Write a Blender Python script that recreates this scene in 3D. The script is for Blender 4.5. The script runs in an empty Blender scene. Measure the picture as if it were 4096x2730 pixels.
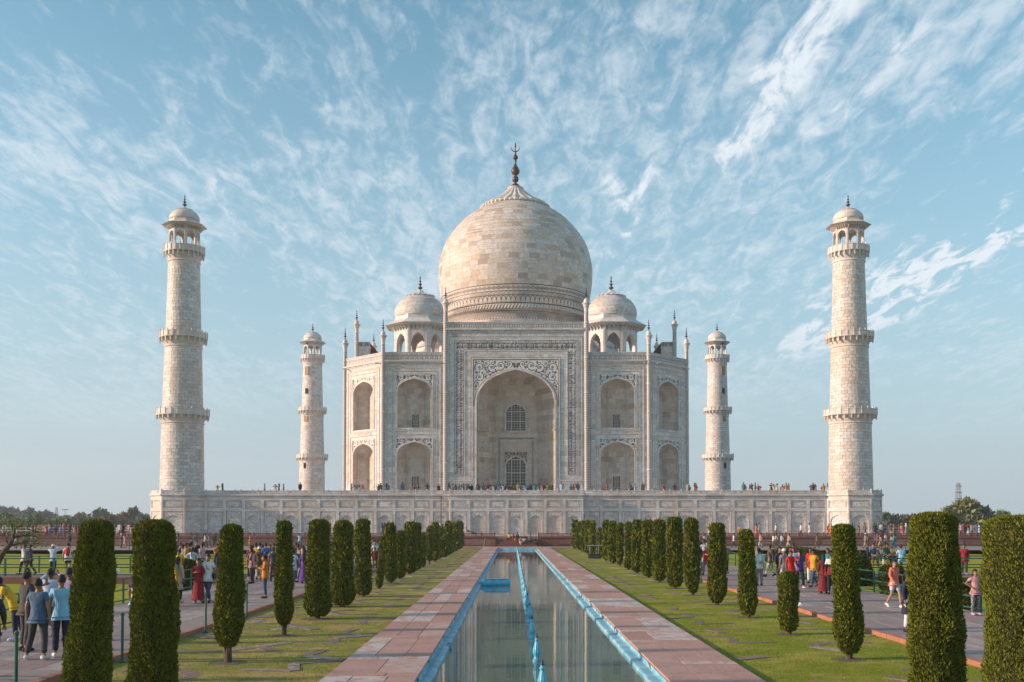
import bpy, bmesh, math, random
import numpy as np
from mathutils import Vector, Matrix
R = math.radians
PI = math.pi
rnd = random.Random(7)
scene = bpy.context.scene
COL = scene.collection

# ------------------------------------------------------------------ camera
F, TILT, CX, CY = 4140.0, 0.029, 2050.0, 1976.0      # focal length and principal point in photo pixels
CAMX, CAMZ = -0.55, 2.9
cam_data = bpy.data.cameras.new('camera')
cam = bpy.data.objects.new('camera', cam_data)
COL.objects.link(cam)
cam.location = (CAMX, 0, CAMZ)
cam.rotation_euler = (R(90) + math.atan(TILT), 0, 0)
cam_data.sensor_width = 36
cam_data.lens = 36 * F / 4096
cam_data.shift_x = (2048 - CX) / 4096
cam_data.shift_y = (CY - 1365) / 4096
cam_data.clip_start = 0.1
cam_data.clip_end = 20000
scene.camera = cam

# ------------------------------------------------------------------ world and sun
SUN_EL, SUN_AZ = 15.0, 8.0       # low evening sun from the left, a few degrees in front of the facade plane
world = bpy.data.worlds.new('World')
scene.world = world
world.use_nodes = True
wn, wl = world.node_tree.nodes, world.node_tree.links
wn.clear()
sdir = Vector((-math.cos(R(SUN_AZ)), -math.sin(R(SUN_AZ)), math.tan(R(SUN_EL)))).normalized()

def build_world():
    def N(t, **k):
        n = wn.new(t)
        for a, b in k.items():
            setattr(n, a, b)
        return n
    def M(op, a, b=None, c=None, clamp=False):
        n = N('ShaderNodeMath', operation=op, use_clamp=clamp)
        for i, s in enumerate((a, b, c)):
            if s is None: continue
            if isinstance(s, (int, float)): n.inputs[i].default_value = s
            else: wl.new(s, n.inputs[i])
        return n.outputs[0]
    out = N('ShaderNodeOutputWorld')
    bg = N('ShaderNodeBackground')
    sky = N('ShaderNodeTexSky', sky_type='NISHITA')
    sky.sun_disc = False
    sky.sun_elevation = R(SUN_EL)
    sky.sun_rotation = math.atan2(sdir.x, sdir.y)
    sky.altitude = 150
    sky.air_density = 1.0
    sky.dust_density = 0.6
    sky.ozone_density = 2.5
    hsv = N('ShaderNodeHueSaturation')
    hsv.inputs['Hue'].default_value = 0.470
    hsv.inputs['Saturation'].default_value = SKY_SAT
    wl.new(sky.outputs[0], hsv.inputs['Color'])
    tc = N('ShaderNodeTexCoord')
    sep = N('ShaderNodeSeparateXYZ')
    wl.new(tc.outputs['Generated'], sep.inputs[0])
    x, y, z = sep.outputs
    den = M('ADD', M('MAXIMUM', z, 0.0), 0.09)
    px, py = M('DIVIDE', x, den), M('DIVIDE', y, den)
    comb = N('ShaderNodeCombineXYZ')
    wl.new(px, comb.inputs[0]); wl.new(py, comb.inputs[1])
    def noise(sx, sy, rot, scale, detail, rough, dist, off):
        mp = N('ShaderNodeMapping')
        mp.inputs['Scale'].default_value = (sx, sy, 1)
        mp.inputs['Rotation'].default_value = (0, 0, rot)
        mp.inputs['Location'].default_value = off
        wl.new(comb.outputs[0], mp.inputs[0])
        n = N('ShaderNodeTexNoise')
        n.inputs['Scale'].default_value = scale
        n.inputs['Detail'].default_value = detail
        n.inputs['Roughness'].default_value = rough
        n.inputs['Distortion'].default_value = dist
        wl.new(mp.outputs[0], n.inputs['Vector'])
        return n.outputs['Fac']
    def ss(v, a, b):
        n = N('ShaderNodeMapRange', interpolation_type='SMOOTHSTEP')
        wl.new(v, n.inputs['Value'])
        n.inputs['From Min'].default_value = a
        n.inputs['From Max'].default_value = b
        return n.outputs[0]
    big = noise(1, 0.55, 0.15, 0.75, 4, 0.55, 0.3, (4.3, 1.7, 0))
    streak = noise(1.0, 0.34, 0.25, 3.2, 8, 0.62, 0.5, (1.2, 5.1, 0))
    ripple = noise(1.0, 0.34, 0.0, 19.0, 6, 0.62, 0.7, (8.2, 0.4, 0))
    fine = noise(1.0, 0.5, 0.3, 40.0, 4, 0.65, 0.3, (2.2, 3.4, 0))
    right = ss(px, -2.2, 2.4)
    cov = M('ADD', M('MULTIPLY', big, 0.80), M('MULTIPLY', right, 0.12))
    body = M('ADD', M('MULTIPLY', streak, 0.62), M('MULTIPLY', ripple, 0.40))
    dens = M('ADD', M('MULTIPLY', cov, 0.62), M('MULTIPLY', body, 0.80))
    def bank(xa, ya, xb, yb, w, k):
        "one long bank of cirrus lying along a line of the cloud layer"
        u = M('DIVIDE', M('SUBTRACT', py, ya), yb - ya)
        c = M('ABSOLUTE', M('SUBTRACT', M('MULTIPLY_ADD', M('SUBTRACT', streak, .5), .35, px), M('MULTIPLY_ADD', u, xb - xa, xa)))
        g_ = M('SUBTRACT', 1.0, ss(c, 0.0, w))
        win = M('MULTIPLY', ss(u, -0.35, 0.15), M('SUBTRACT', 1.0, ss(u, 0.85, 1.4)))
        return M('MULTIPLY', M('MULTIPLY', M('MULTIPLY', g_, win), ss(M('ADD', M('MULTIPLY', ripple, .6), M('MULTIPLY', streak, .4)), 0.36, 0.62)), k * 1.25)
    for b_ in (bank(1.24, 2.2, 1.10, 3.6, .27, .34), bank(.54, 1.62, .44, 2.2, .10, .18), bank(.70, 1.7, .62, 2.1, .08, .07), bank(.30, 2.3, .24, 3.0, .09, .17), bank(-.55, 2.0, -.75, 2.6, .22, .09), bank(-.25, 1.7, -.35, 2.2, .16, .07)):
        dens = M('ADD', dens, b_)
    thick = M('MULTIPLY', ss(dens, 0.73, 0.97), 0.92)
    lets = M('ADD', M('MULTIPLY', ripple, 0.62), M('ADD', M('MULTIPLY', streak, 0.30), M('MULTIPLY', fine, 0.22)))
    lets = M('ADD', lets, M('MULTIPLY', M('SUBTRACT', big, 0.5), 0.55))
    puffs = M('MULTIPLY', ss(lets, 0.50, 0.78), 0.58)
    mask = M('MAXIMUM', thick, puffs)
    mask = M('MULTIPLY', mask, ss(z, 0.02, 0.22))
    hz = N('ShaderNodeMix', data_type='RGBA')
    wl.new(M('MULTIPLY', M('SUBTRACT', 1.0, ss(z, -0.05, 0.50)), 0.92), hz.inputs['Factor'])
    wl.new(hsv.outputs[0], hz.inputs['A'])
    hz.inputs['B'].default_value = HAZE
    mix = N('ShaderNodeMix', data_type='RGBA')
    wl.new(mask, mix.inputs['Factor'])
    wl.new(hz.outputs['Result'], mix.inputs['A'])
    mix.inputs['B'].default_value = CLOUD
    wl.new(mix.outputs['Result'], bg.inputs['Color'])
    bg.inputs['Strength'].default_value = SKY_STRENGTH
    wl.new(bg.outputs[0], out.inputs['Surface'])
SKY_STRENGTH = 0.116
SKY_SAT = 1.0
CLOUD = (4.2, 4.5, 4.8, 1)
HAZE = (2.25, 2.85, 3.2, 1)
build_world()

sun_data = bpy.data.lights.new('sun', 'SUN')
sun = bpy.data.objects.new('sun', sun_data)
COL.objects.link(sun)
sun_data.energy = 3.5
sun_data.angle = R(2.6)
sun_data.color = (1.0, 0.72, 0.53)
sun.rotation_euler = (-sdir).to_track_quat('-Z', 'Y').to_euler()
sun.location = (-60, -10, 60)

scene.view_settings.view_transform = 'Standard'
scene.view_settings.look = 'None'
scene.view_settings.exposure = 0.85
scene.view_settings.gamma = 1.0
scene.view_settings.use_curve_mapping = False
scene.cycles.max_bounces = 6
scene.cycles.diffuse_bounces = 3
scene.cycles.use_denoising = True

# ------------------------------------------------------------------ helpers
def Zp(py, d):
    "world height of photo row py at distance d"
    p = (CY - py) / F
    return d * (p + TILT) / (1 - p * TILT) + CAMZ
def Xp(px, d, z=CAMZ):
    return (px - CX) / F * (d + (z - CAMZ) * TILT) + CAMX
def ground(px, py, z=0.0):
    "point on the level z seen at photo pixel px, py"
    h = CAMZ - z
    p = (py - CY) / F
    d = h * (1 + p * TILT) / (p - TILT)
    return Xp(px, d, z), d

class MB:
    def __init__(s):
        s.v, s.f, s.m = [], [], []
    def add(s, vs, fs, mi=0):
        b = len(s.v)
        s.v.extend([tuple(v) for v in vs])
        for f in fs:
            s.f.append([b + i for i in f]); s.m.append(mi)
        return s
    def box(s, cx, cy, cz, sx, sy, sz, rot=0.0, mi=0):
        c, n = math.cos(rot), math.sin(rot)
        vs = []
        for dz in (-.5, .5):
            for dx, dy in ((-.5, -.5), (.5, -.5), (.5, .5), (-.5, .5)):
                X, Y = dx * sx, dy * sy
                vs.append((cx + X * c - Y * n, cy + X * n + Y * c, cz + dz * sz))
        return s.add(vs, [(3, 2, 1, 0), (4, 5, 6, 7), (0, 1, 5, 4), (1, 2, 6, 5), (2, 3, 7, 6), (3, 0, 4, 7)], mi)
    def lathe(s, prof, n=24, c=(0, 0, 0), a0=0.0, mi=0, flute=None, close=True):
        vs, fs = [], []
        for k, (r, z) in enumerate(prof):
            for i in range(n):
                a = a0 + 2 * PI * i / n
                rr = r if flute is None else r * flute(a, k)
                vs.append((c[0] + rr * math.cos(a), c[1] + rr * math.sin(a), c[2] + z))
        for k in range(len(prof) - 1):
            for i in range(n):
                j = (i + 1) % n
                fs.append((k * n + i, k * n + j, (k + 1) * n + j, (k + 1) * n + i))
        if close:
            fs.append(tuple(range(n))[::-1])
            fs.append(tuple((len(prof) - 1) * n + i for i in range(n)))
        return s.add(vs, fs, mi)
    def tube(s, pts, rad, n=6, mi=0, cap=True):
        pts = [Vector(p) for p in pts]
        if not isinstance(rad, (list, tuple)): rad = [rad] * len(pts)
        vs, fs = [], []
        up = Vector((0.13, 0.21, 0.97))
        for k, p in enumerate(pts):
            d = (pts[min(k + 1, len(pts) - 1)] - pts[max(k - 1, 0)]).normalized()
            a = d.cross(up)
            if a.length < 0.15: a = d.cross(Vector((1, 0, 0)))
            a.normalize(); b = d.cross(a)
            for i in range(n):
                t = 2 * PI * i / n
                vs.append(p + (a * math.cos(t) + b * math.sin(t)) * rad[k])
        for k in range(len(pts) - 1):
            for i in range(n):
                j = (i + 1) % n
                fs.append((k * n + i, k * n + j, (k + 1) * n + j, (k + 1) * n + i))
        if cap:
            fs.append(tuple(range(n))[::-1]); fs.append(tuple((len(pts) - 1) * n + i for i in range(n)))
        return s.add(vs, fs, mi)
    def prism(s, poly, z0, z1, mi=0, bottom=True):
        n = len(poly)
        vs = [(x, y, z0) for x, y in poly] + [(x, y, z1) for x, y in poly]
        fs = [(i, (i + 1) % n, n + (i + 1) % n, n + i) for i in range(n)] + [tuple(range(n, 2 * n))]
        if bottom: fs.append(tuple(range(n))[::-1])
        return s.add(vs, fs, mi)
    def mesh(s, name, mats, smooth=False):
        me = bpy.data.meshes.new(name)
        me.from_pydata(s.v, [], s.f)
        if not isinstance(mats, (list, tuple)): mats = [mats]
        for m in mats: me.materials.append(m)
        if len(mats) > 1: me.polygons.foreach_set('material_index', s.m)
        if smooth: me.polygons.foreach_set('use_smooth', [True] * len(s.f))
        me.update()
        return me

def link(name, me, parent=None, loc=(0, 0, 0), rz=0.0):
    o = bpy.data.objects.new(name, me)
    COL.objects.link(o)
    o.location = loc
    if rz: o.rotation_euler = (0, 0, rz)
    if parent is not None: o.parent = parent
    return o
def put(name, mb, mats, parent=None, loc=(0, 0, 0), rz=0.0, smooth=False):
    return link(name, mb.mesh(name, mats, smooth), parent, loc, rz)
def thing(name, label, cat, loc=(0, 0, 0), rz=0.0, group=None):
    o = link(name, None, None, loc, rz)
    o.empty_display_size = 0.3
    return tag(o, label, cat, group)
def tag(o, label, cat, group=None):
    o['label'] = label; o['category'] = cat
    if group: o['group'] = group
    return o
def struct(name, mb, mats, loc=(0, 0, 0), smooth=False):
    o = put(name, mb, mats, None, loc, 0, smooth)
    o['kind'] = 'structure'
    return o
def stuff(o):
    o['kind'] = 'stuff'
    return o
def copy_tree(o, parent=None):
    c = o.copy(); COL.objects.link(c)
    c.parent = parent
    for ch in o.children: copy_tree(ch, c)
    return c

# ------------------------------------------------------------------ materials
def new_mat(name):
    m = bpy.data.materials.new(name); m.use_nodes = True
    nt = m.node_tree
    b = nt.nodes['Principled BSDF']
    return m, nt, b
class G:
    "small node graph helper"
    def __init__(s, nt): s.nt = nt
    def n(s, t, **k):
        n = s.nt.nodes.new(t)
        for a, b in k.items(): setattr(n, a, b)
        return n
    def l(s, a, b): s.nt.links.new(a, b)
    def m(s, op, a, b=None, c=None, clamp=False):
        n = s.n('ShaderNodeMath', operation=op, use_clamp=clamp)
        for i, q in enumerate((a, b, c)):
            if q is None: continue
            if isinstance(q, (int, float)): n.inputs[i].default_value = q
            else: s.l(q, n.inputs[i])
        return n.outputs[0]
    def pos(s): return s.n('ShaderNodeNewGeometry').outputs['Position']
    def noise(s, vec, scale, detail=4, rough=0.55, dist=0.0):
        n = s.n('ShaderNodeTexNoise')
        if vec is not None: s.l(vec, n.inputs['Vector'])
        n.inputs['Scale'].default_value = scale
        n.inputs['Detail'].default_value = detail
        n.inputs['Roughness'].default_value = rough
        n.inputs['Distortion'].default_value = dist
        return n.outputs['Fac']
    def ramp(s, fac, stops):
        n = s.n('ShaderNodeValToRGB')
        s.l(fac, n.inputs[0])
        e = n.color_ramp.elements
        while len(e) < len(stops): e.new(0.5)
        for i, (p, c) in enumerate(stops):
            e[i].position = p; e[i].color = (*c, 1)
        return n.outputs[0]
    def ss(s, v, a, b, lo=0.0, hi=1.0):
        n = s.n('ShaderNodeMapRange', interpolation_type='SMOOTHSTEP')
        s.l(v, n.inputs[0])
        for i, q in enumerate((a, b, lo, hi)): n.inputs[i + 1].default_value = q
        return n.outputs[0]
    def mix(s, fac, a, b, mode='MIX'):
        n = s.n('ShaderNodeMix', data_type='RGBA', blend_type=mode)
        for q, sock in ((fac, n.inputs['Factor']), (a, n.inputs['A']), (b, n.inputs['B'])):
            if isinstance(q, (int, float)): sock.default_value = q
            elif isinstance(q, tuple): sock.default_value = (*q, 1)
            else: s.l(q, sock)
        return n.outputs['Result']
    def scalev(s, vec, sc):
        n = s.n('ShaderNodeVectorMath', operation='MULTIPLY')
        s.l(vec, n.inputs[0]); n.inputs[1].default_value = sc
        return n.outputs[0]
    def piece(s):
        "random number per loose piece: object random plus mesh island random"
        a = s.n('ShaderNodeObjectInfo').outputs['Random']
        b = s.n('ShaderNodeNewGeometry').outputs['Random Per Island']
        return s.m('FRACT', s.m('ADD', s.m('MULTIPLY', a, 7.31), s.m('MULTIPLY', b, 3.77)))
    def bump(s, h, strength, dist, b):
        n = s.n('ShaderNodeBump')
        n.inputs['Strength'].default_value = strength
        n.inputs['Distance'].default_value = dist
        s.l(h, n.inputs['Height']); s.l(n.outputs[0], b.inputs['Normal'])

def plain(name, col, rough=0.6, var=0.0, vscale=3.0, metal=0.0):
    m, nt, b = new_mat(name)
    b.inputs['Roughness'].default_value = rough
    b.inputs['Metallic'].default_value = metal
    if var:
        g = G(nt)
        f = g.noise(g.pos(), vscale, 5)
        c = g.ramp(f, [(0.25, tuple(q * (1 - var) for q in col)), (0.75, tuple(min(1, q * (1 + var)) for q in col))])
        g.l(c, b.inputs['Base Color'])
    else:
        b.inputs['Base Color'].default_value = (*col, 1)
    return m

def marble(name, slabs=None, piece=False, dark=1.0, warm=0.0, vein=1.0, spread=1.0):
    m, nt, b = new_mat(name)
    g = G(nt)
    P = g.pos()
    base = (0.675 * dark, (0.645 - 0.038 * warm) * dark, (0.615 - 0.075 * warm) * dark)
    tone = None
    if slabs:
        sx = g.n('ShaderNodeSeparateXYZ'); g.l(P, sx.inputs[0])
        u = g.m('ADD', sx.outputs[0], g.m('MULTIPLY', sx.outputs[1], 0.37))
        cv = g.n('ShaderNodeCombineXYZ'); g.l(u, cv.inputs[0]); g.l(sx.outputs[2], cv.inputs[1])
        bt = g.n('ShaderNodeTexBrick')
        g.l(cv.outputs[0], bt.inputs['Vector'])
        bt.inputs['Scale'].default_value = 1.0
        bt.inputs['Brick Width'].default_value = slabs[0]
        bt.inputs['Row Height'].default_value = slabs[1]
        bt.inputs['Mortar Size'].default_value = 0.012
        bt.inputs['Mortar Smooth'].default_value = 0.2
        bt.inputs['Color1'].default_value = (0.0, 0.0, 0.0, 1)
        bt.inputs['Color2'].default_value = (1.0, 1.0, 1.0, 1)
        bt.inputs['Mortar'].default_value = (0.12, 0.12, 0.12, 1)
        tone = bt.outputs['Color']
    elif piece:
        tone = g.piece()
    if tone is not None:
        col = g.ramp(tone, [(0.0, tuple(q * (1 - (1 - k) * spread) for q, k in zip(base, (0.74, 0.72, 0.72)))), (0.2, tuple(q * (1 - (1 - k) * spread) for q, k in zip(base, (0.95, 0.88, 0.80)))),
                            (0.5, base), (0.78, tuple(q * k for q, k in zip(base, (0.97, 1.0, 1.06)))), (1.0, tuple(q * k for q, k in zip(base, (1.16, 1.14, 1.12))))])
    else:
        rgb = g.n('ShaderNodeRGB'); rgb.outputs[0].default_value = (*base, 1); col = rgb.outputs[0]
    big = g.noise(P, 0.16, 5, 0.6)
    col = g.mix(g.ss(big, 0.42, 0.72, 0, 0.55), col, (0.62 * dark, 0.49 * dark, 0.38 * dark))
    if vein:
        # veins run differently in every slab
        off = g.n('ShaderNodeVectorMath', operation='ADD')
        g.l(P, off.inputs[0])
        if tone is not None:
            tv = g.n('ShaderNodeCombineXYZ')
            g.l(g.m('MULTIPLY', tone, 37.0), tv.inputs[0]); g.l(g.m('MULTIPLY', tone, 91.0), tv.inputs[2])
            g.l(tv.outputs[0], off.inputs[1])
        vn = g.noise(g.scalev(off.outputs[0], (0.45, 0.45, 0.8)), 1.1, 7, 0.62, 1.6)
        ridge = g.m('ABSOLUTE', g.m('SUBTRACT', vn, 0.5))
        vm = g.m('SUBTRACT', 1.0, g.ss(ridge, 0.0, 0.05))
        blot = g.ss(g.noise(off.outputs[0], 0.7, 5, 0.6, 0.6), 0.5, 0.72)
        col = g.mix(g.m('MULTIPLY', vm, 0.55 * vein), col, (0.30 * dark, 0.28 * dark, 0.27 * dark))
        col = g.mix(g.m('MULTIPLY', blot, 0.62 * vein), col, (0.40 * dark, 0.37 * dark, 0.345 * dark))
    st = g.noise(g.scalev(P, (1.1, 1.1, 0.10)), 1.0, 5, 0.65)
    col = g.mix(g.ss(st, 0.52, 0.74, 0, 0.30), col, (0.36 * dark, 0.32 * dark, 0.28 * dark))
    g.l(col, b.inputs['Base Color'])
    b.inputs['Roughness'].default_value = 0.5
    b.inputs['Specular IOR Level'].default_value = 0.3
    g.bump(g.noise(P, 6.0, 5), 0.08, 0.05, b)
    return m

M = {}
M['marble'] = marble('marble', vein=0.8)
M['facade'] = marble('marble_facade', slabs=(1.7, 0.85), vein=1.15, spread=1.1)
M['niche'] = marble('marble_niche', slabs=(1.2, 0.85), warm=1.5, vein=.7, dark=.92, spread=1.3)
M['block'] = marble('marble_block', piece=True, vein=1.0, spread=1.0)
M['domeblock'] = marble('marble_dome_block', piece=True, warm=1.3, vein=1.0, spread=1.7)
M['panel'] = marble('marble_panel', piece=True, vein=1.2)
M['frame'] = marble('marble_frame', slabs=(1.3, 0.7), vein=0.7)
M['mortar'] = plain('mortar', (0.13, 0.10, 0.08), 0.9)
M['mortar_light'] = plain('dome_mortar', (0.36, 0.28, 0.22), 0.9)
M['groove'] = plain('groove', (0.26, 0.225, 0.19), 0.8)
M['inlay'] = plain('black_inlay', (0.045, 0.042, 0.045), 0.5)
M['inlay_red'] = plain('red_inlay', (0.13, 0.03, 0.025), 0.5)
M['inlay_tan'] = plain('tan_inlay', (0.34, 0.20, 0.10), 0.6)
M['bronze'] = plain('dark_bronze', (0.085, 0.05, 0.035), 0.45, 0.3, 2.0, 0.35)
M['lattice_dark'] = plain('dark_opening', (0.075, 0.06, 0.045), 0.35, 0.35, 1.3)
M['void'] = plain('deep_opening', (0.012, 0.012, 0.012), 0.9)
M['bone'] = plain('window_stone', (0.50, 0.46, 0.42), 0.6, 0.1)

def chevron_mat():
    m, nt, b = new_mat('chevron_inlay')
    g = G(nt)
    tcn = g.n('ShaderNodeTexCoord')
    s = g.n('ShaderNodeSeparateXYZ'); g.l(tcn.outputs['Object'], s.inputs[0])
    a = g.m('ARCTAN2', s.outputs[1], s.outputs[0])
    tri = g.m('ABSOLUTE', g.m('SUBTRACT', g.m('FRACT', g.m('MULTIPLY', a, 4 / (2 * PI))), 0.5))
    v = g.m('FRACT', g.m('ADD', g.m('MULTIPLY', s.outputs[2], 3.6), g.m('MULTIPLY', tri, 1.0)))
    f = g.ss(v, 0.55, 0.65)
    n = g.noise(g.pos(), 0.5, 4)
    lt = g.ramp(n, [(0.3, (0.50, 0.45, 0.40)), (0.7, (0.62, 0.57, 0.53))])
    g.l(g.mix(f, lt, (0.24, 0.22, 0.21)), b.inputs['Base Color'])
    b.inputs['Roughness'].default_value = 0.5
    return m
M['chevron'] = chevron_mat()

def stone(name, cols, rough=0.75, grain=8.0, patina=None, pam=0.5, bumpd=0.01):
    "sandstone whose pieces differ in tone; patina is a pale worn film in patches"
    m, nt, b = new_mat(name)
    g = G(nt); P = g.pos()
    t = g.piece()
    n = len(cols)
    c = g.ramp(t, [(i / (n - 1), cols[i]) for i in range(n)])
    f = g.noise(P, 1.3, 6, 0.65)
    c = g.mix(g.ss(f, 0.35, 0.7, 0, 0.5), c, tuple(q * 0.6 for q in cols[0]))
    gr = g.noise(P, grain, 6, 0.7)
    c = g.mix(g.ss(gr, 0.3, 0.75, 0.0, 0.35), c, tuple(min(1, q * 1.5) for q in cols[-1]))
    if patina:
        pn = g.noise(P, 2.6, 8, 0.72, 0.8)
        sel = g.ss(g.m('FRACT', g.m('MULTIPLY', t, 5.3)), 1 - pam, 1 - pam + 0.12)
        pf = g.m('MULTIPLY', g.ss(pn, 0.40, 0.56), sel)
        c = g.mix(g.m('MULTIPLY', pf, 0.85), c, patina)
    g.l(c, b.inputs['Base Color'])
    b.inputs['Roughness'].default_value = rough
    g.bump(gr, 0.35, bumpd, b)
    return m
M['pave'] = stone('pavement_sandstone', [(0.36, 0.19, 0.15), (0.43, 0.235, 0.185), (0.41, 0.245, 0.205), (0.46, 0.265, 0.215)], patina=(0.55, 0.50, 0.47), pam=0.34)
M['walk'] = stone('walkway_sandstone', [(0.235, 0.17, 0.155), (0.27, 0.20, 0.19), (0.25, 0.185, 0.17), (0.30, 0.225, 0.21)], patina=(0.38, 0.32, 0.30), pam=0.3)
M['redwall'] = stone('red_sandstone', [(0.16, 0.062, 0.045), (0.20, 0.078, 0.056), (0.185, 0.07, 0.05), (0.24, 0.10, 0.075)], patina=(0.30, 0.17, 0.13), pam=0.3)
M['redpanel'] = stone('red_sandstone_panel', [(0.20, 0.085, 0.07), (0.24, 0.11, 0.09)], patina=(0.30, 0.18, 0.15), pam=0.3)
M['kerb'] = stone('kerb_sandstone', [(0.30, 0.12, 0.075), (0.40, 0.17, 0.10), (0.36, 0.15, 0.09)], grain=5)
M['inset'] = stone('lawn_inset_stone', [(0.14, 0.095, 0.085), (0.20, 0.12, 0.105), (0.26, 0.15, 0.13), (0.17, 0.12, 0.11)], patina=(0.34, 0.28, 0.25), pam=0.25)
M['earth'] = plain('bare_earth', (0.11, 0.075, 0.055), 0.95, 0.3, 7)
M['joint'] = plain('joint_dirt', (0.085, 0.06, 0.05), 0.95, 0.3, 3)
M['far_ground'] = plain('far_ground', (0.12, 0.115, 0.075), 0.95, 0.35, 0.02)
M['terrace'] = stone('terrace_stone', [(0.30, 0.18, 0.14), (0.36, 0.24, 0.2)])

def lawn(name, c1, c2, c3, dry=0.5):
    m, nt, b = new_mat(name)
    g = G(nt); P = g.pos()
    f = g.noise(P, 26.0, 6, 0.75)
    c = g.ramp(f, [(0.25, tuple(q * 0.55 for q in c1)), (0.5, c1), (0.75, c2)])
    pt = g.noise(P, 0.55, 6, 0.7)
    c = g.mix(g.ss(pt, 0.42, 0.66, 0, dry), c, c3)
    pt2 = g.noise(P, 3.0, 5, 0.7)
    c = g.mix(g.ss(pt2, 0.45, 0.75, 0, 0.5), c, tuple(q * 0.7 for q in c1))
    g.l(c, b.inputs['Base Color'])
    b.inputs['Roughness'].default_value = 0.9
    b.inputs['Specular IOR Level'].default_value = 0.1
    g.bump(f, 0.8, 0.04, b)
    return m
M['lawn_left'] = lawn('lawn_left', (0.24, 0.245, 0.055), (0.36, 0.335, 0.09), (0.46, 0.33, 0.13), 0.8)
M['lawn_right'] = lawn('lawn_right', (0.20, 0.24, 0.022), (0.31, 0.33, 0.035), (0.42, 0.34, 0.09), 0.65)
M['lawn_outer'] = lawn('lawn_outer', (0.28, 0.31, 0.016), (0.40, 0.39, 0.03), (0.44, 0.36, 0.055), 0.5)

def blue_paint():
    m, nt, b = new_mat('blue_pool_paint')
    g = G(nt); P = g.pos()
    f = g.noise(P, 2.2, 7, 0.7, 0.6)
    c = g.ramp(f, [(0.2, (0.06, 0.25, 0.40)), (0.42, (0.14, 0.42, 0.58)), (0.58, (0.34, 0.58, 0.67)), (0.76, (0.60, 0.70, 0.72))])
    g.l(c, b.inputs['Base Color'])
    b.inputs['Roughness'].default_value = 0.45
    g.bump(g.noise(P, 9, 6, 0.7), 0.4, 0.02, b)
    return m
M['blue'] = blue_paint()
M['fount'] = plain('fountain_blue', (0.09, 0.42, 0.62), 0.4, 0.3, 5)

def water():
    m, nt, b = new_mat('pool_water')
    g = G(nt); P = g.pos()
    c = g.ramp(g.noise(P, 0.4, 4), [(0.3, (0.095, 0.16, 0.13)), (0.7, (0.125, 0.195, 0.155))])
    g.l(c, b.inputs['Base Color'])
    b.inputs['Roughness'].default_value = 0.012
    b.inputs['IOR'].default_value = 1.33
    h = g.m('ADD', g.noise(g.scalev(P, (1.0, 1.6, 1.0)), 1.6, 3, 0.5), g.m('MULTIPLY', g.noise(g.scalev(P, (1, 2.2, 1)), 7.0, 3, 0.5), 0.12))
    g.bump(h, 0.035, 0.05, b)
    return m
M['water'] = water()

def foliage(name, dark, mid, light, tw=None):
    m, nt, b = new_mat(name)
    g = G(nt); P = g.pos()
    isl = g.n('ShaderNodeNewGeometry').outputs['Random Per Island']
    c = g.ramp(isl, [(0.0, dark), (0.55, mid), (1.0, light)])
    f = g.noise(g.scalev(P, (3.5, 3.5, 1.6)), 1.0, 4, 0.6)
    c = g.mix(g.ss(f, 0.52, 0.72, 0, 0.55), c, tw or (0.075, 0.06, 0.02))
    g.l(c, b.inputs['Base Color'])
    b.inputs['Roughness'].default_value = 0.7
    b.inputs['Specular IOR Level'].default_value = 0.15
    return m
M['cyp'] = foliage('cypress_leaves', (0.088, 0.105, 0.014), (0.135, 0.158, 0.016), (0.190, 0.205, 0.022), (0.155, 0.118, 0.036))
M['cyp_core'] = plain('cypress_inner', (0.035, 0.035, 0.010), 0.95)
M['bush'] = foliage('bush_leaves', (0.04, 0.06, 0.008), (0.085, 0.105, 0.012), (0.14, 0.15, 0.02))
M['far_a'] = foliage('far_leaves_green', (0.07, 0.12, 0.03), (0.13, 0.20, 0.04), (0.20, 0.27, 0.06), (0.18, 0.18, 0.06))
M['far_b'] = foliage('far_leaves_olive', (0.13, 0.12, 0.06), (0.21, 0.19, 0.09), (0.28, 0.24, 0.13), (0.26, 0.19, 0.12))
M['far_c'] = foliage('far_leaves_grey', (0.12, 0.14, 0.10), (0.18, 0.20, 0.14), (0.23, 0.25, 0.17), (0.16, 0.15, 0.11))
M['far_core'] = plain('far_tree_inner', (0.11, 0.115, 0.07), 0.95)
M['bark'] = plain('bark', (0.085, 0.06, 0.045), 0.9, 0.35, 12)
M['green'] = plain('green_rail_paint', (0.012, 0.105, 0.065), 0.4, 0.2, 4)
M['steel'] = plain('grey_steel', (0.42, 0.42, 0.42), 0.4, 0.1, 3, 0.3)
M['white'] = plain('white_paint', (0.72, 0.72, 0.70), 0.5, 0.06)
# ------------------------------------------------------------------ setting: ground, garden, pool
def slab(x0, x1, y0, y1, z0, z1): return MB().box((x0 + x1) / 2, (y0 + y1) / 2, (z0 + z1) / 2, x1 - x0, y1 - y0, z1 - z0)
PLAT_Y, PLAT_Z = 134.0, 1.26
LAWN_Z, POOL_W, PAVE_W, LAWN_W, WALK_W, POOL_END = -0.10, 2.40, 4.12, 9.20, 14.75, 126.0

gm = MB()
n = 48
for k, r in enumerate((1, 200, 450, 800, 1150)):
    for i in range(n):
        a = 2 * PI * i / n
        gm.v.append((r * math.cos(a), 150 + r * math.sin(a), -0.75))
for k in range(4):
    for i in range(n):
        gm.f.append([k * n + i, k * n + (i + 1) % n, (k + 1) * n + (i + 1) % n, (k + 1) * n + i]); gm.m.append(0)
gm.f.append(list(range(n))); gm.m.append(0)
struct('ground', gm, M['far_ground'])

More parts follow.
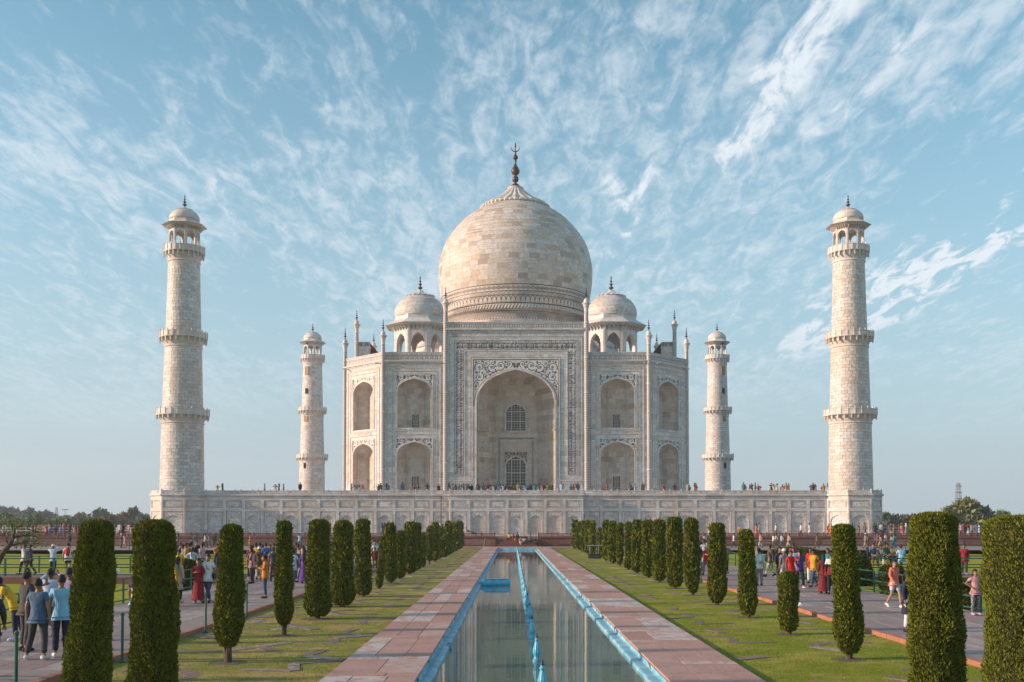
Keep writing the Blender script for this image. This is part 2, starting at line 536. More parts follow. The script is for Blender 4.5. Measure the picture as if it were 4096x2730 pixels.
# pool: water, blue ledge and wall, end wall
wm = MB(); wm.add([(-2.3, 2, -0.29), (2.3, 2, -0.29), (2.3, POOL_END + .1, -0.29), (-2.3, POOL_END + .1, -0.29)], [(0, 1, 2, 3)])
struct('pool_water', wm, M['water'])
def wobble(y, a, b): return 0.018 * math.sin(y * 2.3 + a) + 0.012 * math.sin(y * 7.1 + b)
for s in (-1, 1):
    bm_, ys = MB(), [2 + 0.45 * i for i in range(int((POOL_END - 2) / 0.45) + 1)]
    vs, fs = [], []
    for i, y in enumerate(ys):
        w1, w2 = wobble(y, s, 2), wobble(y, 1.5 * s, .3)
        # coping foot, wall foot, channel lip, ledge edge, below water
        sec = [(2.41, -0.03), (2.40, -0.11), (2.395 + w1 * .3, -0.193), (2.36 + w1 * .3, -0.205), (2.19 + w2 * .6, -0.208), (2.165 + w2 * .6, -0.22), (2.16 + w2 * .6, -0.6)]
        vs += [(s * x, y, z) for x, z in sec]
    k = 7
    for i in range(len(ys) - 1):
        for j in range(k - 1):
            q = (i * k + j, i * k + j + 1, (i + 1) * k + j + 1, (i + 1) * k + j)
            fs.append(q if s < 0 else q[::-1])
    bm_.add(vs, fs)
    struct('pool_ledge', bm_, M['blue'])
bm_ = MB()
bm_.box(0, POOL_END + .15, -0.16, 4.84, 0.3, 0.24).box(0, POOL_END - .12, -0.42, 4.5, 0.24, 0.42)
struct('pool_end_wall', bm_, M['blue'])

# pavement beside the pool: rows of three long slabs split by narrow cross slabs
def paving(name, rows, mat, base_mat, x0, x1, y0, y1, zb, label=None):
    "rows: list of (y0, y1, [x cuts], z); the first 300 nearest are pieces, the rest joined"
    base = struct(name, slab(x0, x1, y0, y1, zb - 0.6, zb - 0.045), base_mat)
    cells = []
    for (a, b, cuts, dz) in rows:
        for i in range(len(cuts) - 1):
            cells.append((a, b, cuts[i], cuts[i + 1], dz + rnd.uniform(-.003, .003)))
    cells.sort(key=lambda c: c[0])
    restm = MB(); cache = {}
    for i, (a, b, p, q, dz) in enumerate(cells):
        gx = 0.012
        sx, sy = q - p - gx, b - a - gx
        if i < 300:
            key = (round(sx, 2), round(sy, 2))
            if key not in cache:
                mb = MB(); h = 0.05; c = 0.005
                vs = [(-sx/2, -sy/2, -h), (sx/2, -sy/2, -h), (sx/2, sy/2, -h), (-sx/2, sy/2, -h),
                      (-sx/2, -sy/2, -c), (sx/2, -sy/2, -c), (sx/2, sy/2, -c), (-sx/2, sy/2, -c),
                      (-sx/2+c, -sy/2+c, 0), (sx/2-c, -sy/2+c, 0), (sx/2-c, sy/2-c, 0), (-sx/2+c, sy/2-c, 0)]
                fs = [(0,1,5,4),(1,2,6,5),(2,3,7,6),(3,0,4,7),(4,5,9,8),(5,6,10,9),(6,7,11,10),(7,4,8,11),(8,9,10,11)]
                mb.add(vs, fs); cache[key] = mb.mesh('paving_slab', mat)
            link('paving_slab', cache[key], base, ((p + q) / 2, (a + b) / 2, zb + dz), 0)
        else:
            restm.box((p + q) / 2, (a + b) / 2, zb + dz - 0.025, sx, sy, 0.05)
    if restm.v: stuff(put('paving_slab', restm, mat, base))
    return base

for s in (-1, 1):
    rows, y = [], 3.0
    while y < POOL_END + 1.2:
        ln = rnd.choice((3.6, 3.7, 3.75, 2.1)) if y < 40 else rnd.choice((3.6, 1.9, 2.4, 3.0))
        e = min(y + ln, POOL_END + 1.4)
        w = PAVE_W - POOL_W
        j = rnd.uniform(-.07, .07)
        cuts = [POOL_W - .05, POOL_W + w * .335 + j, POOL_W + w * .67 - j * .6, PAVE_W]
        if rnd.random() < .2: cuts = [cuts[0], (cuts[1] + cuts[2]) / 2 + j, cuts[3]]
        if s < 0: cuts = [-c for c in cuts][::-1]
        rows.append((y, e, cuts, 0.0)); y = e
        b = min(y + rnd.uniform(.36, .5), POOL_END + 1.45)
        if b > y + .1:
            cc = [POOL_W - .05, rnd.uniform(2.9, 3.6), PAVE_W]
            if s < 0: cc = [-c for c in cc][::-1]
            rows.append((y, b, cc, 0.003))
        y = b
    paving('pool_pavement', rows, M['pave'], M['joint'], min(s * POOL_W, s * PAVE_W), max(s * POOL_W, s * PAVE_W), 2, POOL_END + 1.5, 0.0)
rows = []
for y, e in ((POOL_END + 1.5, POOL_END + 3.1), (POOL_END + 3.1, POOL_END + 4.7), (POOL_END + 4.7, POOL_END + 6.2)):
    xs = [-9.2]
    while xs[-1] < 9.0: xs.append(min(9.2, xs[-1] + rnd.uniform(1.0, 1.5)))
    rows.append((y, e, xs, 0.0))
rows.append((POOL_END + .3, POOL_END + 1.5, [-2.35, -0.8, 0.9, 2.35], 0.0))
paving('pool_head_pavement', rows, M['pave'], M['joint'], -9.2, 9.2, POOL_END + 1.55, PLAT_Y - .02, 0.0)

# lawns with star-shaped stone insets
TREE_X = 6.6
def star_pts(cx, cy, R1, R2, n=8):
    return [(cx + (R1 if i % 2 == 0 else R2) * math.sin(PI * i / n), cy + (R1 if i % 2 == 0 else R2) * math.cos(PI * i / n)) for i in range(2 * n)]
def inset_mesh(p, q, w, mb=None, ox=0, oy=0):
    d = Vector((q[0] - p[0], q[1] - p[1])); L = d.length; d.normalize(); nx, ny = -d.y * w / 2, d.x * w / 2
    a = rnd.uniform(.03, .07)
    m = mb or MB()
    pts = [(p[0] + d.x * a + nx, p[1] + d.y * a + ny), (p[0] + d.x * a - nx, p[1] + d.y * a - ny), (q[0] - d.x * a - nx, q[1] - d.y * a - ny), (q[0] - d.x * a + nx, q[1] - d.y * a + ny)]
    m.prism([(x - ox, y - oy) for x, y in pts], -0.06, 0.022, bottom=False)
    return m
for s, mat in ((-1, 'lawn_left'), (1, 'lawn_right')):
    x0, x1 = sorted((s * PAVE_W, s * LAWN_W))
    x0 += 0.003; x1 -= 0.003
    lw = MB(); NX, NY = 14, 320
    vs = []
    for j in range(NY + 1):
        for i in range(NX + 1):
            x, y = x0 + (x1 - x0) * i / NX, 1 + 130.4 * j / NY
            vs.append((x, y, LAWN_Z + 0.004 * math.sin(x * 1.7 + y * .9) + rnd.uniform(-.004, .004)))
    lw.add(vs, [(j * (NX + 1) + i, j * (NX + 1) + i + 1, (j + 1) * (NX + 1) + i + 1, (j + 1) * (NX + 1) + i) for j in range(NY) for i in range(NX)])
    L = struct('lawn', lw, M[mat], smooth=True)
    cnt = 0; rest = MB()
    for k in range(26):
        cy = 13.0 + 4.95 * k
        pts = star_pts(s * 6.75, cy, 2.47, 1.64)
        for i in range(16):
            p, q = pts[i], pts[(i + 1) % 16]
            if not (x0 + .1 < (p[0] + q[0]) / 2 < x1 - .1): continue
            if rnd.random() < (.22 if s < 0 else .42): continue
            w = .30 if i % 4 in (0, 3) else .24
            cnt += 1
            if cnt <= 300:
                m0 = ((p[0] + q[0]) / 2, (p[1] + q[1]) / 2)
                put('inset_stone', inset_mesh(p, q, w, None, *m0), M['inset'], L, (m0[0], m0[1], LAWN_Z + rnd.uniform(-.014, -.006)))
            else: inset_mesh(p, q, w, rest)
    # link stones joining the stars to the pavement
    if rest.v: stuff(put('inset_stone', rest, M['inset'], L, (0, 0, LAWN_Z - .01)))
    # turf: short blades over the near lawn
    nb = 42000
    rs = np.random.RandomState(5 + s)
    y = 10 + 34 * rs.rand(nb) ** 1.6
    x = x0 + (x1 - x0) * rs.rand(nb)
    a = rs.rand(nb) * 2 * PI; h = .018 + .02 * rs.rand(nb); w = .006
    V = np.zeros((nb, 3, 3), np.float32)
    V[:, 0] = np.stack([x - w * np.cos(a), y - w * np.sin(a), np.full(nb, LAWN_Z)], 1)
    V[:, 1] = np.stack([x + w * np.cos(a), y + w * np.sin(a), np.full(nb, LAWN_Z)], 1)
    V[:, 2] = np.stack([x + .02 * (rs.rand(nb) - .5), y + .02 * (rs.rand(nb) - .5), LAWN_Z + h], 1)
    me = bpy.data.meshes.new('grass')
    me.vertices.add(nb * 3); me.vertices.foreach_set('co', V.ravel())
    me.loops.add(nb * 3); me.loops.foreach_set('vertex_index', np.arange(nb * 3))
    me.polygons.add(nb); me.polygons.foreach_set('loop_start', np.arange(nb) * 3)
    me.materials.append(M[mat]); me.update(); me.validate()
    g_ = stuff(link('grass', me)); g_['label'] = 'short mown grass of the lawn on the %s of the pool' % ('left' if s < 0 else 'right')

# walkways with kerbs on both sides, outer lawns, cross path and far path
for s in (-1, 1):
    xs = [LAWN_W + .16 + (WALK_W - LAWN_W - .16) * i / 6 for i in range(7)]
    rows, y, k = [], 2.0, 0
    while y < 113.5:
        e = min(y + rnd.choice((1.5, 1.9, 2.3)), 114)
        sh = rnd.uniform(-.2, .2)
        cuts = [xs[0]] + [x + sh for x in xs[1:-1]] + [xs[-1]]
        rows.append((y, e, cuts if s > 0 else [-c for c in cuts][::-1], 0.0)); y = e
    paving('walkway', rows, M['walk'], M['joint'], *sorted((s * (LAWN_W + .16), s * WALK_W)), 2, 114, 0.0)
    kb = struct('kerb', slab(*sorted((s * (LAWN_W + .03), s * (LAWN_W + .13))), 2, 113.9, -0.5, -0.05), M['joint'])
    cache = {}
    y = 2.2
    while y < 113:
        ln = rnd.choice((1.2, 1.5, 1.8))
        if ln not in cache:
            cache[ln] = MB().box(0, 0, 0, .15, ln - .02, .34).mesh('kerb_stone', M['kerb'])
        link('kerb_stone', cache[ln], kb, (s * (LAWN_W + .085), y + ln / 2, -0.155 + rnd.uniform(-.008, .012)), rnd.uniform(-.003, .003))
        y += ln
    # outer lawns, lower than the paths
    om = MB()
    NX, NY = 30, 40
    for (ya, yb) in ((2, 57.0), (61.4, 113.2)):
        xa, xb = sorted((s * (WALK_W + .02), s * 84))
        b = len(om.v)
        for j in range(NY + 1):
            for i in range(NX + 1):
                x, y = xa + (xb - xa) * i / NX, ya + (yb - ya) * j / NY
                om.v.append((x, y, -0.42 + .03 * math.sin(x * .31 + y * .17) + .02 * math.sin(x * .9 - y * .7)))
        for j in range(NY):
            for i in range(NX):
                om.f.append([b + j * (NX + 1) + i, b + j * (NX + 1) + i + 1, b + (j + 1) * (NX + 1) + i + 1, b + (j + 1) * (NX + 1) + i]); om.m.append(0)
    struct('outer_lawn', om, M['lawn_outer'], smooth=True)
    cp = struct('cross_path', slab(*sorted((s * (WALK_W + .02), s * 84)), 57.0, 61.4, -0.8, -0.05), M['redwall'])
    cp_rows = []
    for (ya, yb) in ((57.02, 58.5), (58.5, 60.0), (60.0, 61.38)):
        xs2 = [WALK_W + .02]
        while xs2[-1] < 50: xs2.append(xs2[-1] + rnd.uniform(1.3, 2.0))
        cp_rows.append((ya, yb, xs2 if s > 0 else [-x for x in xs2][::-1]))
    for a, b, cuts in cp_rows:
        for i in range(len(cuts) - 1):
            put('paving_slab', MB().box(0, 0, 0, cuts[i + 1] - cuts[i] - .015, b - a - .015, .06), M['walk'], cp, ((cuts[i] + cuts[i + 1]) / 2, (a + b) / 2, -0.018))
fpb = MB()
for xa, xb, ya in ((-84, -9.22, 114.03), (9.22, 84, 114.03)): fpb.box((xa + xb) / 2, (ya + PLAT_Y - .02) / 2, -.48, xb - xa, PLAT_Y - .02 - ya, .84)
fp = struct('far_path', fpb, M['joint'])
fpm = MB()
for r, y in enumerate(np.arange(114.1, 126.4, 1.55)):
    x = -84 + (r % 2) * .8
    while x < 83:
        w = rnd.uniform(1.4, 2.2)
        if abs(x + w / 2) > 9.4: fpm.box(x + w / 2, y + .77, -0.02, w - .02, 1.53, .06)
        x += w
for y in np.arange(126.5, 133.5, 1.5):
    x = -84
    while x < 83:
        w = rnd.uniform(1.4, 2.2)
        if abs(x + w / 2) > 10.6: fpm.box(x + w / 2, y + .74, -0.02, w - .02, 1.48, .06)
        x += w
stuff(put('paving_slab', fpm, M['walk'], fp))
put('path_edge', MB().box(-46.8, 114.1, -0.22, 74, .14, .46).box(46.8, 114.1, -0.22, 74, .14, .46), M['joint'], fp)

# tree pits are cut into the lawn later, one below every cypress

# ------------------------------------------------------------------ red sandstone platform wall with balustrade
def make_platform_wall():
    t = thing('sandstone_wall', 'long low red sandstone wall with pierced balustrade in front of the white plinth', 'wall', (0, PLAT_Y, 0))
    b = MB()
    for xa, xb in ((-75, -2.75), (2.75, 75)):
        b.box((xa + xb) / 2, 0.9, .55, xb - xa, 1.7, 1.1)
        b.box((xa + xb) / 2, 0.02, .06, xb - xa, .16, .12)
    put('wall', b, M['redwall'], t)
    b = MB()
    for xa, xb in ((-75, -2.75), (2.75, 75)):
        b.box((xa + xb) / 2, .86, 1.16, xb - xa, 1.86, .12)
        b.box((xa + xb) / 2, .9, 1.05, xb - xa, 1.76, .09)
    put('cornice', b, M['redwall'], t)
    # face panels, recessed frames
    pm, pm2 = {}, None
    x = -66.0
    while x < 66:
        w = 3.1
        if x + w < -2.9 or x > 2.9:
            if w not in pm:
                mb = MB(); mb.box(0, 0, 0, w - .35, .03, .62)
                pm[w] = mb.mesh('wall_panel', M['redpanel'])
            if rnd.random() < .93: link('wall_panel', pm[w], t, (x + w / 2, .042, .55))
        x += w
    # balustrade posts and lattice panels
    post = MB().box(0, 0, .26, .16, .16, .52).lathe([(.09, .52), (.1, .55), (.06, .6), (.015, .66)], 8).mesh('post', M['redwall'])
    def lattice(w):
        mb = MB()
        mb.box(0, 0, .43, w, .11, .06).box(0, 0, .035, w, .11, .07)
        nn = max(2, round(w / .17))
        for i in range(nn):
            cx = -w / 2 + w * (i + .5) / nn
            for (zz) in (.155, .31):
                # ring of the pierced circle
                ro, ri, z0 = .083, .052, zz
                k = 10; vs, fs = [], []
                for q in range(k):
                    a = 2 * PI * q / k
                    for rr in (ro, ri):
                        vs += [(cx + rr * math.cos(a), -.03, z0 + rr * math.sin(a)), (cx + rr * math.cos(a), .03, z0 + rr * math.sin(a))]
                for q in range(k):
                    n_ = (q + 1) % k
                    A, B = q * 4, n_ * 4
                    fs += [(A, A + 2, B + 2, B), (A + 2, A + 3, B + 3, B + 2), (A, B, B + 1, A + 1)]
                mb.add(vs, fs)
            mb.box(cx + w / nn / 2 - .0, 0, .235, .02, .05, .36)
        return mb.mesh('lattice_panel', M['redwall'])
    L1, L2 = lattice(1.52), lattice(.62)
    for s in (-1, 1):
        x, k = 2.85, 0
        while x < 70:
            link('post', post, t, (s * x, .12, 1.22))
            w = 1.68 if k % 2 == 0 else .78
            link('lattice_panel', L1 if k % 2 == 0 else L2, t, (s * (x + w / 2), .12, 1.23))
            x += w; k += 1
    return t
make_platform_wall()
struct('platform_terrace', slab(-75, 75, PLAT_Y + 1.76, 300, .2, PLAT_Z), M['terrace'])
st = thing('stone_steps', 'flight of red sandstone steps at the head of the pool', 'steps', (0, PLAT_Y, 0))
for i in range(5):
    w = 4.9 - .78 * i if i < 4 else 4.0
    put('step', MB().box(0, -1.55 + .34 * i + 1.4, .125 + .25 * i, 5.2 - .72 * i, 2.8, .245), M['redwall'], st)
# ------------------------------------------------------------------ marble building helpers
class Face:
    "vertical wall frame: u to the right seen from outside, w outward, z up"
    def __init__(s, ox, oy, ang):
        s.o = (ox, oy); s.U = (math.cos(ang), math.sin(ang)); s.N = (math.sin(ang), -math.cos(ang)); s.a = ang
    def p(s, u, w, z):
        return (s.o[0] + u * s.U[0] + w * s.N[0], s.o[1] + u * s.U[1] + w * s.N[1], z)
    def bar(s, mb, u0, u1, z0, z1, w0, w1, mi=0):
        vs = [s.p(u, w, z) for z in (z0, z1) for u, w in ((u0, w1), (u1, w1), (u1, w0), (u0, w0))]
        mb.add(vs, [(3, 2, 1, 0), (4, 5, 6, 7), (0, 1, 5, 4), (1, 2, 6, 5), (2, 3, 7, 6), (3, 0, 4, 7)], mi)
    def frame(s, mb, u0, u1, z0, z1, t, w0, w1, mi=0, bottom=True):
        s.bar(mb, u0, u0 + t, z0, z1, w0, w1, mi); s.bar(mb, u1 - t, u1, z0, z1, w0, w1, mi)
        s.bar(mb, u0 + t, u1 - t, z1 - t, z1, w0, w1 - .002, mi)
        if bottom: s.bar(mb, u0 + t, u1 - t, z0, z0 + t, w0, w1 - .002, mi)
    def poly(s, mb, pts, w, mi=0):
        mb.add([s.p(u, w, z) for u, z in pts], [tuple(range(len(pts)))], mi)

ARC = [(1, 0), (.995, .12), (.97, .26), (.92, .40), (.845, .53), (.745, .65), (.62, .75), (.47, .835), (.31, .905), (.15, .962), (.05, .99), (0, 1.0)]
def arch_outline(a, zs, za, cusps=0):
    half = [(a * x, zs + (za - zs) * y) for x, y in ARC]
    if cusps:
        half2 = []
        per = 4
        N_ = cusps * per
        for i in range(N_ + 1):
            t = i / N_ * (len(ARC) - 1)
            k = min(int(t), len(ARC) - 2); f = t - k
            x = ARC[k][0] * (1 - f) + ARC[k + 1][0] * f
            y = ARC[k][1] * (1 - f) + ARC[k + 1][1] * f
            inset = .085 * (1 - abs(math.sin(PI * i / per))) * (0 if i == 0 or i == N_ else 1)
            half2.append((a * x * (1 - inset), zs + (za - zs) * y * (1 - inset * .8)))
        half2[-1] = (0, za); half = half2
    left = [(-x, z) for x, z in half]
    return left + [(x, z) for x, z in half[::-1][1:]]
def arch_w(out, z):
    "half width of the arch outline at height z"
    pts = [(x, zz) for x, zz in out if x >= 0][::-1]
    if z <= pts[0][1]: return pts[0][0]
    for (x0, z0), (x1, z1) in zip(pts, pts[1:]):
        if z0 <= z <= z1: return x0 + (x1 - x0) * (z - z0) / max(1e-6, z1 - z0)
    return 0.0

def arch_wall(F_, mb, uc, hw, z0, z1, a, zb, zs, za, w=0.0, mi=0, cusps=0, thick=None):
    "wall piece of half width hw with an arched opening; returns outline"
    out = arch_outline(a, zs, za, cusps)
    q = lambda u, z: F_.p(uc + u, w, z)
    mb.add([q(-hw, z0), q(-a, z0), q(-a, z1), q(-hw, z1)], [(0, 1, 2, 3)], mi)
    mb.add([q(a, z0), q(hw, z0), q(hw, z1), q(a, z1)], [(0, 1, 2, 3)], mi)
    if zb > z0 + .01: mb.add([q(-a, z0), q(a, z0), q(a, zb), q(-a, zb)], [(0, 1, 2, 3)], mi)
    for (xa, zA), (xb, zB) in zip(out, out[1:]):
        mb.add([q(xa, zA), q(xb, zB), q(xb, z1), q(xa, z1)], [(0, 1, 2, 3)], mi)
    if thick:
        loop = [(-a, zb)] + out + [(a, zb)]
        r = lambda u, z, ww: F_.p(uc + u, ww, z)
        for (xa, zA), (xb, zB) in zip(loop, loop[1:]):
            mb.add([r(xa, zA, w), r(xa, zA, w - thick), r(xb, zB, w - thick), r(xb, zB, w)], [(0, 1, 2, 3)], mi)
        mb.add([r(-a, zb, w), r(a, zb, w), r(a, zb, w - thick), r(-a, zb, w - thick)], [(0, 1, 2, 3)], mi)
    return out
def arch_rim(F_, mb, uc, out, zb, w0, w1, t, mi=0):
    "raised moulding that follows the opening"
    loop = [(out[0][0], zb)] + out + [(out[-1][0], zb)]
    n = len(loop); off = []
    for i, (x, z) in enumerate(loop):
        x0, z0 = loop[max(i - 1, 0)]; x1, z1 = loop[min(i + 1, n - 1)]
        d = Vector((x1 - x0, z1 - z0)).normalized(); nn = (-d.y, d.x)
        k = 1.0
        off.append((x + nn[0] * t * k, z + nn[1] * t * k))
    mid = n // 2
    vs, fs = [], []
    for (x, z), (X, Z) in zip(loop, off):
        vs += [F_.p(uc + x, w0, z), F_.p(uc + x, w1, z), F_.p(uc + X, w1, Z), F_.p(uc + X, w0, Z)]
    for i in range(n - 1):
        A, B = 4 * i, 4 * i + 4
        for j in range(3): fs.append((A + j, A + j + 1, B + j + 1, B + j))
    mb.add(vs, fs, mi)
def niche(F_, mb, uc, a, zb, out, plan, w=0.0, mi=0):
    "half-polygon niche with a vault that closes towards the apex; plan runs from the left to the right jamb as (u, depth)"
    zs = out[0][1]
    levels = sorted(set(z for _, z in out if z >= zs))
    P = lambda u, d, z: F_.p(uc + u, w - d, z)
    n = len(plan)
    for i in range(n - 1):
        (u0, d0), (u1, d1) = plan[i], plan[i + 1]
        mb.add([P(u0, d0, zb), P(u1, d1, zb), P(u1, d1, zs), P(u0, d0, zs)], [(0, 1, 2, 3)], mi)
    for za, zc in zip(levels, levels[1:]):
        ka, kc = arch_w(out, za) / a, arch_w(out, zc) / a
        ka2, kc2 = ka ** .8 if ka > 0 else 0, kc ** .8 if kc > 0 else 0
        for i in range(n - 1):
            (u0, d0), (u1, d1) = plan[i], plan[i + 1]
            mb.add([P(u0 * ka, d0 * ka2, za), P(u1 * ka, d1 * ka2, za), P(u1 * kc, d1 * kc2, zc), P(u0 * kc, d0 * kc2, zc)], [(0, 1, 2, 3)], mi)
    mb.add([P(u, d, zb) for u, d in plan], [tuple(range(n))[::-1]], mi)
def niche_trim(F_, mb, uc, plan, zs_list, panels, w=0.0, t=.10, mi=0):
    "string courses and raised blind panels on the walls of a niche"
    for (u0, d0), (u1, d1) in zip(plan, plan[1:]):
        dx, dy = u1 - u0, d1 - d0
        L = math.hypot(dx, dy)
        if L < .9: continue
        p0 = F_.p(uc + u0, w - d0, 0); p1 = F_.p(uc + u1, w - d1, 0)
        S = Face((p0[0] + p1[0]) / 2, (p0[1] + p1[1]) / 2, math.atan2(p1[1] - p0[1], p1[0] - p0[0]))
        for z in zs_list: S.bar(mb, -L / 2 + .02, L / 2 - .02, z, z + t, -.02, t * .7, mi)
        for (z0, z1, arched) in panels:
            k = max(1, round(L / 1.7))
            for i in range(k):
                c = -L / 2 + L * (i + .5) / k; h = L / k / 2 - .14
                S.frame(mb, c - h, c + h, z0, z1, .07, -.01, .05, mi)
                if arched:
                    o = arch_outline(h - .16, z0 + (z1 - z0) * .62, z1 - .16)
                    arch_rim(S, mb, c, o, z0 + .12, -.01, .045, .07, mi)

# ribbons: flat inlay strokes lying a few millimetres proud of a surface
def ribbon(mb, pts, w, fn, mi=0, taper=False):
    n = len(pts)
    if n < 2: return
    vs = []
    for i in range(n):
        x0, y0 = pts[max(i - 1, 0)]; x1, y1 = pts[min(i + 1, n - 1)]
        dx, dy = x1 - x0, y1 - y0; L = math.hypot(dx, dy) or 1
        k = w / 2 * ((1 - .75 * abs(2 * i / (n - 1) - 1) ** 2) if taper else 1)
        nx, ny = -dy / L * k, dx / L * k
        vs += [fn(pts[i][0] + nx, pts[i][1] + ny), fn(pts[i][0] - nx, pts[i][1] - ny)]
    mb.add(vs, [(2 * i, 2 * i + 1, 2 * i + 3, 2 * i + 2) for i in range(n - 1)], mi)
def arcpts(cx, cy, r, a0, a1, n=10, r1=None):
    return [(cx + (r + ((r1 or r) - r) * i / n) * math.cos(a0 + (a1 - a0) * i / n), cy + (r + ((r1 or r) - r) * i / n) * math.sin(a0 + (a1 - a0) * i / n)) for i in range(n + 1)]
def flower(mb, cx, cy, r, fn, mi=1, n=6, rot=0.0):
    for k in range(n):
        a = rot + 2 * PI * k / n
        pts = [(cx, cy), (cx + r * .55 * math.cos(a - .35), cy + r * .55 * math.sin(a - .35)), (cx + r * math.cos(a), cy + r * math.sin(a)), (cx + r * .55 * math.cos(a + .35), cy + r * .55 * math.sin(a + .35))]
        mb.add([fn(*p) for p in pts], [(0, 1, 2, 3)], mi)
def leaf(mb, cx, cy, r, a, fn, mi=0):
    pts = [(cx, cy), (cx + r * .5 * math.cos(a - .45), cy + r * .5 * math.sin(a - .45)), (cx + r * math.cos(a), cy + r * math.sin(a)), (cx + r * .5 * math.cos(a + .45), cy + r * .5 * math.sin(a + .45))]
    mb.add([fn(*p) for p in pts], [(0, 1, 2, 3)], mi)
def spandrel(mb, hw, zt, out, fn, seed, scale, wmin=.085):
    "scrolling stems with flowers filling both spandrels above an arch; mirrored"
    r_ = random.Random(seed)
    circ = []
    tries = [(scale * k) for k in (1.0, .85, .7, .55, .42, .32, .24)]
    for R0 in tries:
        for _ in range(420 if R0 > scale * .6 else 1600):
            x = r_.uniform(R0 * 1.02, hw - R0 * 1.05); z = r_.uniform(out[0][1], zt - R0 * 1.08)
            ok = all(math.hypot(x - c[0], z - c[1]) > (R0 + c[2]) * .97 for c in circ)
            if not ok: continue
            for q in range(10):
                a = 2 * PI * q / 10
                xx, zz = x + R0 * 1.12 * math.cos(a), z + R0 * 1.12 * math.sin(a)
                if xx < arch_w(out, zz) + R0 * .1 or zz < out[0][1]: ok = False; break
            if ok: circ.append((x, z, R0, r_.uniform(0, 6.28), r_.choice((-1, 1))))
    buds = []
    for _ in range(2500):
        r = wmin * 1.9
        x, z = r_.uniform(r, hw - r), r_.uniform(out[0][1], zt - r)
        if x > arch_w(out, z - r) + r * .8 and all(math.hypot(x - c[0], z - c[1]) > r * .8 + c[2] for c in circ) and all(math.hypot(x - c[0], z - c[1]) > r * 2.1 for c in buds): buds.append((x, z, r_.uniform(0, 6.28)))
    for sx in (-1, 1):
        f2 = lambda x, z: fn(sx * x, z)
        for i_, (x, z, a0) in enumerate(buds):
            if i_ % 2: leaf(mb, x - wmin * math.cos(a0), z - wmin * math.sin(a0), wmin * 3.2, a0, f2, 0)
            else: flower(mb, x, z, wmin * 1.8, f2, 1, 6, a0)
        for (x, z, R0, a0, s) in circ:
            ribbon(mb, arcpts(x, z, R0 * .95, a0, a0 + s * 4.6, 14, R0 * .5), max(wmin * .85, R0 * .135), f2, 0)
            if R0 > scale * .5: ribbon(mb, arcpts(x, z, R0 * .95, a0, a0 - s * 1.3, 6, R0 * 1.1), R0 * .2, f2, 0)
            flower(mb, x, z, max(wmin * 2, R0 * .46), f2, 1, 6, a0)
            leaf(mb, x + R0 * .9 * math.cos(a0 + 2), z + R0 * .9 * math.sin(a0 + 2), R0 * .5, a0 + 2.8, f2, 0)
            leaf(mb, x + R0 * .9 * math.cos(a0 + 4), z + R0 * .9 * math.sin(a0 + 4), R0 * .45, a0 + 5.2, f2, 1)
        # stems that connect neighbouring scrolls
        for i, c in enumerate(circ):
            near = sorted(circ[:i], key=lambda d: math.hypot(c[0] - d[0], c[1] - d[1]))
            if near:
                d = near[0]
                dx, dz = d[0] - c[0], d[1] - c[1]; L = math.hypot(dx, dz)
                if L < (c[2] + d[2]) * 1.8:
                    p0 = (c[0] + dx / L * c[2] * .8, c[1] + dz / L * c[2] * .8); p1 = (d[0] - dx / L * d[2] * .8, d[1] - dz / L * d[2] * .8)
                    ribbon(mb, [p0, ((p0[0] + p1[0]) / 2, (p0[1] + p1[1]) / 2), p1], max(wmin, scale * .1), f2, 0)
def omega(mb, cx, zb, h, w, fn):
    "one motif of the parapet frieze: two mirrored curls below a bud"
    for s in (-1, 1):
        q = lambda x, z: fn(cx + s * x, z)
        ribbon(mb, [(w * .05, zb + h * .80), (w * .20, zb + h * .72), (w * .25, zb + h * .56), (w * .17, zb + h * .40), (w * .12, zb + h * .28), (w * .18, zb + h * .14), (w * .32, zb + h * .14), (w * .37, zb + h * .26)], w * .10, q, 0)
        ribbon(mb, [(w * .40, zb + h * .90), (w * .48, zb + h * .66), (w * .44, zb + h * .45)], w * .05, q, 1)
    leaf(mb, cx, zb + h * .50, h * .28, PI / 2, fn, 1)
    leaf(mb, cx, zb + h * .84, h * .14, PI / 2, fn, 1)

# Arabic lettering: contextual forms for the built-in font
AR = {'ا': (0xFE8D, 2), 'ب': (0xFE8F, 4), 'ت': (0xFE95, 4), 'ث': (0xFE99, 4), 'ج': (0xFE9D, 4), 'ح': (0xFEA1, 4), 'خ': (0xFEA5, 4), 'د': (0xFEA9, 2), 'ذ': (0xFEAB, 2), 'ر': (0xFEAD, 2), 'ز': (0xFEAF, 2),
      'س': (0xFEB1, 4), 'ش': (0xFEB5, 4), 'ص': (0xFEB9, 4), 'ض': (0xFEBD, 4), 'ط': (0xFEC1, 4), 'ظ': (0xFEC5, 4), 'ع': (0xFEC9, 4), 'غ': (0xFECD, 4), 'ف': (0xFED1, 4), 'ق': (0xFED5, 4), 'ك': (0xFED9, 4), 'ل': (0xFEDD, 4),
      'م': (0xFEE1, 4), 'ن': (0xFEE5, 4), 'ه': (0xFEE9, 4), 'و': (0xFEED, 2), 'ي': (0xFEF1, 4), 'ى': (0xFEEF, 2), 'ة': (0xFE93, 2)}
def shape_ar(t):
    res = []
    for word in t.split():
        g = []
        for i, ch in enumerate(word):
            c, k = AR[ch]
            prev = i > 0 and AR[word[i - 1]][1] == 4
            nxt = i < len(word) - 1 and k == 4
            g.append(chr(c + (3 if prev and nxt else 2 if nxt else 1 if prev else 0)))
        res.append(''.join(g[::-1]))
    return ' '.join(res[::-1])
